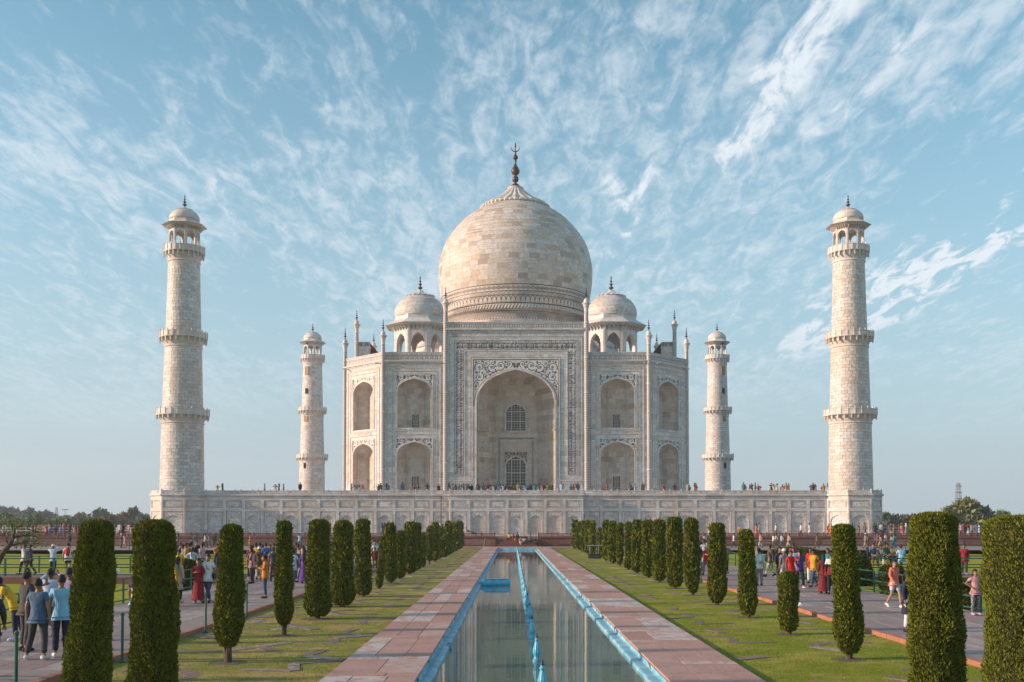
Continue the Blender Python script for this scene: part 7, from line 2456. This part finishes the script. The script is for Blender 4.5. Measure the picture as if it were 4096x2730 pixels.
# right walkway
P(3037, 2343, 185, 1.72, 'stand', 'shirt', 'white', 'trousers', 'grey', 'hair_short', 'man with a mint green backpack walking away on the right walkway', extra=(('backpack', 'mint'),), skin=2, shoe='brown')
P(3164, 2364, 10, 1.72, 'selfie', 'tee', 'red', 'trousers', 'navy', 'hair_short', 'man in bright red tee holding up a phone behind the stunted cypress', extra=(('phone', 'black'),), skin=2)
P(3136, 2346, 200, 1.72, 'stand', 'tee', 'grey', 'trousers', 'paleblue', 'cap', 'man in grey shirt and white cap left of the man in red', skin=1)
P(3120, 2338, 20, 1.78, 'stand', 'shirt', 'navy', 'trousers', 'navy', 'hair_short', 'man in navy jacket at the left of the group around the man in red', skin=1)
P(3128, 2330, 15, 1.66, 'stand', 'shirt', 'paleblue', 'trousers', 'skyblue', 'hair_short', 'person in pale blue tunic half behind the man in white cap', skin=1)
P(3174, 2338, 0, 1.76, 'stand', 'tee', 'paleblue', 'trousers', 'navy', 'hair_short', 'bearded man in pale checked shirt behind the man in red', skin=2)
P(3198, 2356, 5, 1.70, 'walk', 'tee', 'purple', 'trousers', 'black', 'cap', 'man in purple tee and dark cap right of the man in red', skin=0, hm=CM['black'], shoe='lilac')
P(3255, 2352, 300, 1.74, 'walk', 'tee', 'mustard', 'trousers', 'denim', 'cap', 'man in orange yellow tee and jeans striding left', skin=2, hm=CM['black'], shoe='brown')
P(3243, 2335, 330, 1.72, 'stand', 'tee', 'red', 'trousers', 'white', 'hair_short', 'man in red shirt behind the man in orange yellow tee', skin=2)
P(3294, 2376, 170, 1.62, 'stand', 'shirt', 'maroon', 'gown', 'maroon', 'hair_long', 'woman in long maroon dress seen from behind', skin=1)
P(3326, 2379, 165, 1.72, 'stand', 'shirt', 'sweater', 'trousers', 'black', 'hair_short', 'man in white, black and red striped sweater beside the woman in maroon', skin=1)
P(3312, 2345, 340, 1.74, 'stand', 'tee', 'teal', 'trousers', 'navy', 'hair_short', 'man in teal shirt behind the striped sweater', skin=2)
P(3174, 2300, 180, 1.78, 'stand', 'tee', 'magenta', 'trousers', 'charcoal', 'hair_short', 'man in magenta shirt standing on the right lawn edge behind the group', skin=1)
P(2825, 2304, 190, 1.66, 'walk', 'tee', 'red', 'trousers', 'grey', 'cap', 'woman in red vest and white cap half behind the notched cypress', skin=0, hm=CM['cream'])
P(2811, 2239, 200, 1.70, 'stand', 'shirt', 'black', 'gown', 'black', 'hair_tied', 'woman in black dress between the spindle-shaped and notched cypresses', skin=1)
P(2657, 2262, 170, 1.84, 'photo', 'shirt', 'white', 'trousers', 'charcoal', 'hair_short', 'man in white shirt lifting a camera left of the tallest cypress', skin=2)
P(2667, 2255, 180, 1.62, 'stand', 'shirt', 'white', 'trousers', 'charcoal', 'hair_tied', 'woman in white blouse next to the tallest cypress', skin=1)
P(3578, 2434, 20, 1.64, 'walk', 'shirt', 'coral', 'shorts', 'paleblue', 'hair_tied', 'woman in pink top and pale denim shorts walking on the right walkway', skin=0, shoe='white')
P(3655, 2408, 330, 1.76, 'stand', 'shirt', 'navy', 'trousers', 'black', 'hair_short', 'man in navy shirt half behind the huge green cypress', skin=1)
P(3634, 2530, 40, 1.62, 'stand', 'shirt', 'navy', 'kurta', 'white', 'hair_tied', 'woman in white and navy dress with a white bag beside the huge green cypress', skin=2, extra=(('bag', 'white'),))
P(3902, 2463, 5, 1.44, 'hips', 'tee', 'pink', 'trousers', 'patternpants', 'hair_tied', 'girl in pink and white top with hands on hips between the two nearest right cypresses', skin=1, shoe='lilac')
x_, y_ = Xp(3857, 58.4, 0), 58.4
person(x_, y_, .012, 340, 1.74, 'stand', 'shirt', 'crimson', 'trousers', 'charcoal', 'hair_short', 'man in crimson shirt standing on the right cross path', skin=2, shoe='paleblue')
for (px, rz, h, pose, top, tc, bot, bc, hair, lab, sk, z) in [
    (3443, 170, 1.40, 'stand', 'tee', 'pink', 'kurta', 'white', 'hair_tied', 'girl in pink dress standing by the right cross path railing', 1, 0),
    (3469, 180, 1.52, 'stand', 'shirt', 'navy', 'gown', 'navy', 'hair_long', 'woman in dark blue dress standing with her back turned at the cross path railing', 1, 0),
    (3489, 5, 1.74, 'sit', 'tee', 'slate', 'trousers', 'brown', 'hair_short', 'man in blue grey shirt sitting on the railing, leftmost of the seated row', 1, .42),
    (3524, 340, 1.66, 'sit', 'shirt', 'grey', 'trousers', 'white', 'hair_long', 'woman in pale trousers sitting on the railing between two men', 1, .38),
    (3543, 10, 1.74, 'sit', 'shirt', 'green', 'trousers', 'olive', 'hair_short', 'man in dark green shirt sitting on the railing behind the woman', 2, .42),
    (3567, 350, 1.74, 'sit', 'tee', 'khaki', 'trousers', 'navy', 'hair_short', 'man in khaki shirt sitting on the railing with dark trousers', 2, .42),
    (3607, 180, 1.72, 'sit', 'tee', 'skyblue', 'trousers', 'navy', 'hair_short', 'man in light blue shirt sitting on the railing with his back turned', 1, .42)]:
    yy = 61.1 if pose == 'sit' and rz != 180 else 59.2
    if lab.startswith('man in light'): yy = 57.3
    person(Xp(px, yy, 0), yy, .012 + z, rz, h, pose, top, tc, bot, bc, hair, lab, skin=sk, shoe='skyblue' if rz == 180 else 'black')
# on the red steps
for (px, lv, rz, h, pose, top, tc, bc, hair, lab, sk) in [
    (2038, 3, 300, 1.66, 'sit', 'shirt', 'mustard', 'black', 'hair_short', 'person in orange yellow top sitting at the left end of the red steps', 1), (2052, 3, 60, 1.55, 'sit', 'tee', 'red', 'navy', 'hair_tied', 'person in red sitting on the steps beside the one in orange yellow', 1),
    (2062, 2, 20, 1.25, 'sit', 'tee', 'orange', 'denim', 'hair_short', 'child in orange sitting on the red steps', 1), (2072, 3, 300, 1.72, 'sit', 'shirt', 'navy', 'navy', 'hair_short', 'person in dark navy sitting on the top of the red steps', 1),
    (2081, 1, 20, 1.66, 'sit', 'tee', 'pink', 'cream', 'hair_long', 'woman with long dark hair and cream trousers on the lower steps', 1), (2095, 1, 0, 1.66, 'sit', 'tee', 'white', 'black', 'hair_short', 'man in white tee sitting on the lower steps', 2),
    (2121, 2, 20, 1.72, 'sit', 'shirt', 'grey', 'black', 'hair_short', 'man in grey shirt sitting at the right of the red steps', 2), (2139, 1, 40, 1.60, 'sit', 'tee', 'charcoal', 'black', 'hair_short', 'person in dark clothes at the right end of the red steps', 2)]:
    yb = PLAT_Y - 1.55 + .34 * lv + .30
    person(Xp(px, yb, .6), yb, .25 * (lv + 1) - .50 + .02, rz, h, pose, top, tc, 'trousers', bc, hair, lab, skin=sk)

# --- far visitors
HS, HL, HT = 'hair_short', 'hair_long', 'hair_tied'
far = far_person
fy = 124.0
PW = 'below the sandstone wall '
for (px, tc, bot, bc, hair, rz, pose, h, zone) in [
    (64, 'mint', 'trousers', 'charcoal', HS, 180, 'stand', 1.7, 'at far left'), (98, 'slate', 'trousers', 'navy', HS, 90, 'walk', 1.7, 'at far left'), (127, 'lilac', 'kurta', 'maroon', HT, 90, 'walk', 1.65, 'at far left'), (278, 'navy', 'trousers', 'denim', HS, 180, 'stand', 1.75, 'at far left'),
    (486, 'charcoal', 'trousers', 'charcoal', 'cap', 90, 'stand', 1.72, 'between the nearest left cypresses'), (501, 'pink', 'kurta', 'pink', HT, 180, 'photo', 1.62, 'between the nearest left cypresses'),
    (688, 'paleblue', 'kurta', 'white', HS, 90, 'walk', 1.7, 'left of the bare trunk cypress'), (711, 'slate', 'trousers', 'navy', HT, 270, 'walk', 1.7, 'left of the bare trunk cypress'), (768, 'teal', 'trousers', 'navy', HS, 180, 'stand', 1.05, 'left of the bare trunk cypress'), (783, 'slate', 'trousers', 'khaki', HS, 180, 'walk', 1.72, 'left of the bare trunk cypress'),
    (812, 'black', 'kurta', 'red', HL, 270, 'walk', 1.62, 'left of the bare trunk cypress'), (821, 'white', 'trousers', 'black', HS, 90, 'walk', 1.75, 'left of the bare trunk cypress'), (836, 'grey', 'kurta', 'grey', HL, 90, 'walk', 1.65, 'left of the bare trunk cypress'), (859, 'charcoal', 'trousers', 'denim', HS, 180, 'stand', 1.72, 'left of the bare trunk cypress'),
    (1001, 'orange', 'kurta', 'orange', HS, 90, 'stand', 1.7, 'right of the bare trunk cypress'), (1199, 'skyblue', 'trousers', 'denim', HS, 180, 'point', 1.75, 'right of the slim ragged cypress'), (1345, 'navy', 'trousers', 'navy', HS, 180, 'stand', 1.7, 'by the thick cypresses'),
    (2935, 'white', 'trousers', 'black', HS, 270, 'walk', 1.75, 'left of the mint backpack man'), (3004, 'lilac', 'trousers', 'teal', HT, 270, 'stand', 1.65, 'left of the mint backpack man'), (3041, 'pink', 'trousers', 'white', HS, 270, 'walk', 1.75, 'above the mint backpack man'),
    (3093, 'white', 'trousers', 'black', HT, 270, 'stand', 1.7, 'behind the group of men'), (3104, 'cream', 'trousers', 'khaki', HS, 270, 'walk', 1.7, 'behind the group of men'), (3126, 'paleblue', 'trousers', 'denim', HS, 270, 'walk', 1.74, 'behind the group of men'), (3154, 'beige', 'trousers', 'white', HT, 270, 'walk', 1.74, 'behind the group of men'),
    (3267, 'olive', 'trousers', 'olive', HS, 270, 'walk', 1.7, 'above the woman in maroon'), (3335, 'charcoal', 'trousers', 'charcoal', HS, 270, 'walk', 1.74, 'above the woman in maroon'), (3462, 'grey', 'trousers', 'beige', 'cap', 270, 'walk', 1.78, 'above the seated row'), (3500, 'purple', 'trousers', 'black', HS, 270, 'walk', 1.76, 'above the seated row'),
    (3509, 'brown', 'trousers', 'charcoal', HS, 270, 'walk', 1.72, 'above the seated row'), (3519, 'white', 'trousers', 'yellow', HT, 270, 'walk', 1.55, 'above the seated row'), (3542, 'white', 'trousers', 'black', HS, 270, 'stand', 1.78, 'above the seated row'), (3565, 'cream', 'kurta', 'white', HT, 270, 'walk', 1.5, 'above the seated row'), (3576, 'teal', 'gown', 'teal', HL, 270, 'walk', 1.72, 'above the seated row'),
    (2819, 'white', 'trousers', 'white', HT, 200, 'stand', 1.72, 'by the notched cypress'), (2796, 'paleblue', 'trousers', 'denim', HS, 100, 'walk', 1.72, 'by the notched cypress')]:
    y_ = fy + rnd.uniform(-1.5, 2.5)
    far(Xp(px, y_, .5), y_, .01, rz, h, pose, 'shirt' if rnd.random() < .6 else 'tee', tc, bot, bc, hair, PW + zone, CM['white'] if hair == 'cap' else None)
# clusters on the walkways between the far cypresses
for (px, py, tc, bot, bc, hair, h, zone) in [
    (1501, 2272, 'white', 'trousers', 'khaki', HS, 1.76, 'left of the thin crooked cypress'), (1500, 2274, 'maroon', 'trousers', 'brown', HS, 1.35, 'left of the thin crooked cypress'), (1510, 2266, 'paleblue', 'kurta', 'white', HS, 1.8, 'left of the thin crooked cypress'), (1517, 2255, 'white', 'trousers', 'grey', HT, 1.9, 'left of the thin crooked cypress'),
    (1526, 2258, 'olive', 'trousers', 'charcoal', 'cap', 1.85, 'beside the thin crooked cypress'), (1541, 2264, 'white', 'trousers', 'navy', HS, 1.6, 'beside the thin crooked cypress'), (1537, 2250, 'red', 'trousers', 'charcoal', HS, 1.75, 'beside the thin crooked cypress'), (1543, 2236, 'navy', 'trousers', 'navy', HS, 1.75, 'beside the thin crooked cypress'),
    (1590, 2240, 'red', 'trousers', 'black', HT, 1.7, 'left of the low brownish cypress'), (1681, 2218, 'cream', 'gown', 'cream', HT, 1.66, 'beside the pencil-thin cypress'), (1687, 2212, 'orange', 'trousers', 'black', HS, 1.7, 'beside the pencil-thin cypress'), (1692, 2216, 'charcoal', 'trousers', 'black', HT, 1.7, 'beside the pencil-thin cypress'), (1703, 2212, 'skyblue', 'trousers', 'grey', HS, 1.74, 'beside the pencil-thin cypress'),
    (1765, 2196, 'navy', 'trousers', 'navy', HS, 1.6, 'behind the far left cypresses'), (1322, 2292, 'red', 'trousers', 'black', HS, 1.7, 'between the two thick cypresses'), (1328, 2286, 'cream', 'trousers', 'charcoal', HT, 1.7, 'between the two thick cypresses'), (1338, 2280, 'paleblue', 'trousers', 'navy', HS, 1.74, 'between the two thick cypresses'), (1344, 2288, 'white', 'trousers', 'navy', HS, 1.74, 'between the two thick cypresses'), (1321, 2275, 'charcoal', 'trousers', 'navy', HS, 1.74, 'between the two thick cypresses'),
    (2461, 2220, 'paleblue', 'kurta', 'paleblue', HS, 1.68, 'right of the bulging conical cypress'), (2466, 2216, 'magenta', 'trousers', 'black', HL, 1.7, 'right of the bulging conical cypress'), (2800, 2250, 'skyblue', 'kurta', 'white', HT, 1.5, 'near the notched cypress'), (2820, 2246, 'green', 'trousers', 'charcoal', HS, 1.7, 'near the notched cypress')]:
    x, y = gp(px, py)
    far(x, y, .01, rnd.choice((170, 190, 200, 20, 90)), h, rnd.choice(('stand', 'stand', 'walk')), rnd.choice(('shirt', 'tee')), tc, bot, bc, hair, 'on the walkway ' + zone, CM['white'] if hair == 'cap' else None)
for i, (px, py) in enumerate([(1012, 2292), (1050, 2286), (1080, 2294), (1095, 2285), (722, 2292), (764, 2287), (797, 2290), (1192, 2282), (1325, 2278), (1333, 2270), (1347, 2276), (1495, 2263), (1508, 2255), (1530, 2247), (1539, 2241), (1675, 2223), (1698, 2221), (1708, 2216), (877, 2296), (702, 2300)]):
    x, y = gp(px, py)
    tc = ('white', 'slate', 'maroon', 'paleblue', 'red', 'cream', 'navy', 'pink', 'olive', 'black')[i % 10]
    far(x, y, .01, (180, 175, 20, 190, 90)[i % 5], 1.58 + .04 * (i % 6), ('stand', 'walk', 'stand', 'hips')[i % 4], 'shirt' if i % 2 else 'tee', tc, 'trousers', ('navy', 'charcoal', 'khaki')[i % 3], (HS, HS, HL, HS, HT)[i % 5], 'in the groups on the left walkway')
# more visitors strolling on both walkways towards the tomb
def stroll(n, sx, y0, y1, zone):
    seq = []
    for i in range(n):
        if not seq: seq = CL[:]; rnd.shuffle(seq)
        x, y = sx * rnd.uniform(9.8, 14.0), rnd.uniform(y0, y1)
        hair = rnd.choice((HS, HS, HS, HL, HT)); tc = seq.pop()
        bot = rnd.choice(('trousers', 'trousers', 'kurta', 'gown')) if hair != HS else 'trousers'
        far(x, y, .01, rnd.choice((180, 175, 190, 0, 10, 90, 270)), rnd.uniform(1.52, 1.78), rnd.choice(('stand', 'walk', 'walk', 'phone', 'hips')), rnd.choice(('shirt', 'tee')), tc, bot, tc if bot == 'gown' else rnd.choice(('navy', 'charcoal', 'black', 'denim', 'khaki', 'white')), hair, zone)
CL = ['white', 'red', 'navy', 'black', 'charcoal', 'paleblue', 'pink', 'maroon', 'teal', 'grey', 'cream', 'slate', 'olive', 'blue', 'green', 'denim', 'mustard', 'brown', 'coral', 'crimson', 'skyblue', 'beige']
stroll(17, -1, 50, 66, 'on the left walkway near the cross path')
stroll(16, -1, 70, 112, 'far along the left walkway')
stroll(9, 1, 50, 66, 'on the right walkway near the cross path')
stroll(8, 1, 70, 112, 'far along the right walkway')
# on the platform before the plinth
PT = 'on the platform '
for (px, tc, bot, bc, hair, rz, pose, h, zone) in [
    (1322, 'cream', 'trousers', 'green', HS, 90, 'phone', 1.72, 'left half'), (1346, 'navy', 'trousers', 'navy', HS, 180, 'stand', 1.5, 'left half'), (1529, 'slate', 'kurta', 'charcoal', HL, 180, 'stand', 1.72, 'left half'), (1537, 'maroon', 'trousers', 'charcoal', HS, 180, 'stand', 1.76, 'left half'), (1544, 'mustard', 'trousers', 'charcoal', HS, 180, 'stand', 1.66, 'left half'),
    (1637, 'beige', 'trousers', 'khaki', HS, 180, 'stand', 1.74, 'left half'), (1728, 'grey', 'trousers', 'charcoal', HS, 180, 'stand', 1.76, 'left half'), (1738, 'black', 'trousers', 'charcoal', HS, 180, 'stand', 1.8, 'left half'), (1754, 'charcoal', 'trousers', 'black', HL, 200, 'stand', 1.72, 'left half'), (1761, 'beige', 'kurta', 'khaki', 'scarf', 180, 'stand', 1.7, 'left half'), (1772, 'magenta', 'gown', 'magenta', HT, 90, 'stand', 1.62, 'left half'),
    (2469, 'cream', 'trousers', 'denim', HT, 180, 'stand', 1.7, 'above the far right cypresses'), (2481, 'paleblue', 'trousers', 'denim', HS, 180, 'stand', 1.75, 'above the far right cypresses'), (2638, 'green', 'trousers', 'skyblue', HS, 180, 'stand', 1.74, 'left of the tallest cypress'), (2645, 'mustard', 'kurta', 'mustard', HT, 180, 'stand', 1.5, 'left of the tallest cypress'), (2660, 'maroon', 'trousers', 'denim', HS, 180, 'stand', 1.72, 'left of the tallest cypress'), (2670, 'black', 'trousers', 'khaki', HS, 180, 'stand', 1.78, 'left of the tallest cypress'),
    (2838, 'cream', 'gown', 'cream', HL, 180, 'stand', 1.66, 'above the notched cypress'), (2851, 'navy', 'trousers', 'navy', HS, 180, 'stand', 1.72, 'above the notched cypress'), (2873, 'lilac', 'trousers', 'white', HS, 180, 'stand', 1.7, 'above the notched cypress'),
    (2956, 'orange', 'trousers', 'charcoal', HS, 90, 'walk', 1.45, 'right half'), (3024, 'coral', 'gown', 'coral', HL, 270, 'stand', 1.66, 'right half'), (3037, 'grey', 'trousers', 'black', HS, 90, 'photo', 1.75, 'right half'), (3103, 'white', 'trousers', 'brown', 'cap', 90, 'phone', 1.72, 'right half'), (3204, 'white', 'trousers', 'black', HS, 270, 'walk', 1.72, 'right half'), (3238, 'white', 'kurta', 'skyblue', HS, 180, 'point', 1.78, 'right half'),
    (3315, 'red', 'gown', 'red', HT, 180, 'stand', 1.66, 'right half'), (3324, 'yellow', 'gown', 'yellow', HT, 180, 'stand', 1.66, 'right half'), (3409, 'white', 'trousers', 'charcoal', HS, 180, 'stand', 1.74, 'below the near right minaret'), (3435, 'black', 'trousers', 'black', HS, 270, 'stand', 1.76, 'below the near right minaret'), (3459, 'olive', 'trousers', 'denim', HS, 90, 'walk', 1.76, 'below the near right minaret'),
    (3498, 'charcoal', 'trousers', 'black', HS, 180, 'stand', 1.7, 'below the near right minaret'), (3504, 'teal', 'gown', 'teal', HT, 180, 'stand', 1.66, 'below the near right minaret'), (3524, 'white', 'trousers', 'black', HS, 180, 'stand', 1.78, 'below the near right minaret'),
    (3612, 'red', 'kurta', 'white', HT, 180, 'stand', 1.62, 'right of the plinth'), (3623, 'turquoise', 'kurta', 'white', 'scarf', 180, 'stand', 1.74, 'right of the plinth'), (3646, 'black', 'trousers', 'navy', HS, 180, 'stand', 1.78, 'right of the plinth'), (3843, 'lilac', 'trousers', 'navy', HS, 180, 'stand', 1.7, 'at far right'), (3854, 'brown', 'kurta', 'charcoal', HT, 180, 'stand', 1.7, 'at far right'), (3872, 'crimson', 'gown', 'skyblue', HT, 180, 'stand', 1.72, 'at far right'), (3885, 'grey', 'trousers', 'navy', HS, 90, 'stand', 1.72, 'at far right'), (3902, 'paleblue', 'kurta', 'paleblue', HS, 180, 'stand', 1.74, 'at far right'), (3920, 'maroon', 'trousers', 'black', HS, 180, 'stand', 1.6, 'at far right')]:
    y_ = rnd.uniform(136.4, 139.6)
    far(Xp(px, y_, 2), y_, PLAT_Z + .005, rz, h, pose, 'shirt', tc, bot, bc, hair, PT + zone, CM['cream'] if hair in ('cap', 'scarf') else None)
# dense visitors around the queue barriers at both ends
CL = ['white', 'red', 'navy', 'black', 'charcoal', 'paleblue', 'pink', 'maroon', 'teal', 'grey', 'cream', 'slate', 'olive', 'blue', 'green', 'denim', 'mustard', 'brown', 'coral', 'crimson', 'skyblue', 'beige']
def crowd(pxs, ys, zone, z=PLAT_Z, cols=CL):
    seq = []
    for px in pxs:
        if not seq: seq = cols[:]; rnd.shuffle(seq)
        tc = seq.pop()
        y_ = rnd.uniform(*ys)
        hair = rnd.choice((HS, HS, HS, HL, HT, HT))
        bot = rnd.choice(('trousers', 'trousers', 'trousers', 'kurta', 'gown')) if hair != HS else 'trousers'
        far(Xp(px, y_, z + 1), y_, z + .005, rnd.choice((180, 170, 195, 90, 270, 0, 15)), rnd.uniform(1.5, 1.78), rnd.choice(('stand', 'stand', 'stand', 'walk', 'hips', 'phone', 'photo')), rnd.choice(('shirt', 'tee')), tc, bot, tc if bot == 'gown' else rnd.choice(('navy', 'charcoal', 'black', 'denim', 'khaki', 'white', 'grey')), hair, zone)
crowd([3 + i * 10.3 + rnd.uniform(-3, 3) for i in range(13)], (138.2, 145), 'in the crowd behind the leaning tree')
crowd([140 + i * 9.6 + rnd.uniform(-3, 3) for i in range(19)], (138.2, 147), 'in the crowd left of the leaning cypress')
crowd([446 + i * 9 + rnd.uniform(-2, 2) for i in range(10)], (138.2, 146), 'in the crowd between nearest left cypresses')
for (px, tc, bot, bc, hair, rz) in [(188, 'red', 'gown', 'red', HT, 90), (202, 'skyblue', 'gown', 'blue', HL, 270), (226, 'slate', 'trousers', 'black', HS, 180), (256, 'coral', 'gown', 'grey', 'scarf', 180), (279, 'charcoal', 'trousers', 'black', HS, 180), (309, 'charcoal', 'trousers', 'charcoal', HS, 180), (316, 'maroon', 'trousers', 'red', HT, 180), (492, 'black', 'gown', 'black', HL, 180), (480, 'white', 'trousers', 'black', HS, 180), (131, 'maroon', 'trousers', 'navy', HS, 90), (143, 'lilac', 'trousers', 'navy', HT, 270)]:
    y_ = rnd.uniform(136.2, 137.2)
    far(Xp(px, y_, 2), y_, PLAT_Z + .005, rz, rnd.uniform(1.62, 1.78), 'stand', 'shirt', tc, bot, bc, hair, 'standing in front of the white queue barrier', CM['coral'] if hair == 'scarf' else None)
DK = ['navy', 'black', 'charcoal', 'slate', 'denim', 'brown', 'grey', 'maroon', 'paleblue', 'olive', 'white', 'blue']
crowd([3532 + i * 8.2 + rnd.uniform(-2, 2) for i in range(16)], (138.4, 146), 'in the crowd right of the plinth', cols=DK)
crowd([3840 + i * 11 + rnd.uniform(-3, 3) for i in range(9)], (138.4, 146), 'in the crowd at far right', cols=DK)
# on the terrace
V1 = 1.7408
zones = [(0, 905, 'on the terrace beside the near left minaret'), (905, 1190, 'on the terrace between the left minarets'), (1190, 1330, 'on the terrace by the distant left minaret'), (1330, 1500, 'on the terrace left of the tomb'), (1500, 1770, 'on the terrace below the left arches'), (1770, 1900, 'on the terrace left of the portal'),
         (1900, 1985, 'at the left side of the portal'), (1985, 2065, 'in the middle of the portal crowd'), (2065, 2130, 'right of the door in the portal crowd'), (2130, 2225, 'at the right side of the portal'), (2225, 2340, 'on the terrace right of the portal'), (2340, 2620, 'on the terrace below the right arches'), (2620, 2800, 'on the terrace right of the tomb'), (2800, 2990, 'on the terrace by the distant right minaret'), (2990, 3190, 'on the terrace between the right minarets'), (3190, 4096, 'on the terrace beside the near right minaret')]
pts = [500, 512, 608, 633, 641, 652, 690, 808, 815, 821, 826, 834, 870, 875, 889, 893, 925, 952, 960, 982, 1008, 1032, 1041, 1047, 1055, 1060, 1066, 1072, 1078, 1084, 1290, 1294, 1312, 1318, 1323, 1328, 1395, 1447, 1452, 1459, 1475, 1478, 1525, 1549, 1552, 1580, 1584, 1597, 1600, 1708, 1712, 1722, 1727, 1735, 1742, 1746, 1772, 1778, 1786, 1795, 1798, 1806, 1812, 1863, 1868, 1873, 1889, 1892, 1902]
allpx = [(v * V1, (145.6, 156)) for v in pts] + [(1905 + i * 5.9 + rnd.uniform(-2.5, 2.5), (147, 160)) for i in range(52)] + [(1960 + i * 6.5 + rnd.uniform(-2, 2), (159, 161.5)) for i in range(20)]
for a, b, zone in zones:
    L_ = [q for q in allpx if a <= q[0] < b]
    for q in L_: crowd([q[0]], q[1], zone, FLOOR + .14)
def join_excess(limit=300):
    "beyond about 300 visitors the farthest ones become one crowd mesh"
    near_n = sum(1 for o in bpy.data.objects if o.name.startswith('person') and o.type == 'EMPTY')
    FARP.sort(key=lambda f: f[0].location.x ** 2 + f[0].location.y ** 2)
    rest = FARP[limit - near_n:]
    del FARP[limit - near_n:]
    mats, vs, ls, lt, mi = {}, [], [], [], []
    nv = 0
    for f in rest:
        o = f[0]; me = o.data
        co = np.empty(len(me.vertices) * 3, np.float32); me.vertices.foreach_get('co', co); co = co.reshape(-1, 3)
        s, a = o.scale.x, o.rotation_euler.z
        rot = np.array([[math.cos(a), -math.sin(a), 0], [math.sin(a), math.cos(a), 0], [0, 0, 1]], np.float32)
        vs.append((co * s) @ rot.T + np.array(o.location, np.float32))
        li = np.empty(len(me.loops), np.int32); me.loops.foreach_get('vertex_index', li); ls.append(li + nv)
        t_ = np.empty(len(me.polygons), np.int32); me.polygons.foreach_get('loop_total', t_); lt.append(t_)
        m_ = np.empty(len(me.polygons), np.int32); me.polygons.foreach_get('material_index', m_)
        lut = np.array([mats.setdefault(sl.material.name, len(mats)) for sl in o.material_slots], np.int32)
        mi.append(lut[m_]); nv += len(co)
        bpy.data.objects.remove(o)
    if not rest: return
    me = bpy.data.meshes.new('crowd')
    co, li, t_, m_ = np.concatenate(vs), np.concatenate(ls), np.concatenate(lt), np.concatenate(mi)
    me.vertices.add(len(co)); me.vertices.foreach_set('co', co.ravel())
    me.loops.add(len(li)); me.loops.foreach_set('vertex_index', li)
    me.polygons.add(len(t_)); me.polygons.foreach_set('loop_start', np.concatenate([[0], np.cumsum(t_)[:-1]]).astype(np.int32))
    for n_ in mats: me.materials.append(bpy.data.materials[n_])
    me.polygons.foreach_set('material_index', m_); me.polygons.foreach_set('use_smooth', [True] * len(t_))
    me.update(); me.validate()
    o = stuff(link('crowd', me)); o['label'] = 'far visitors crowding the marble terrace and the platform'
    print('CROWD joined', len(rest), 'tris', int((t_ - 2).sum()))
join_excess()
label_far()
for o in bpy.data.objects:
    if 'label' in o and len(o['label'].split()) > 16: print('LONG', o.name, o['label'])
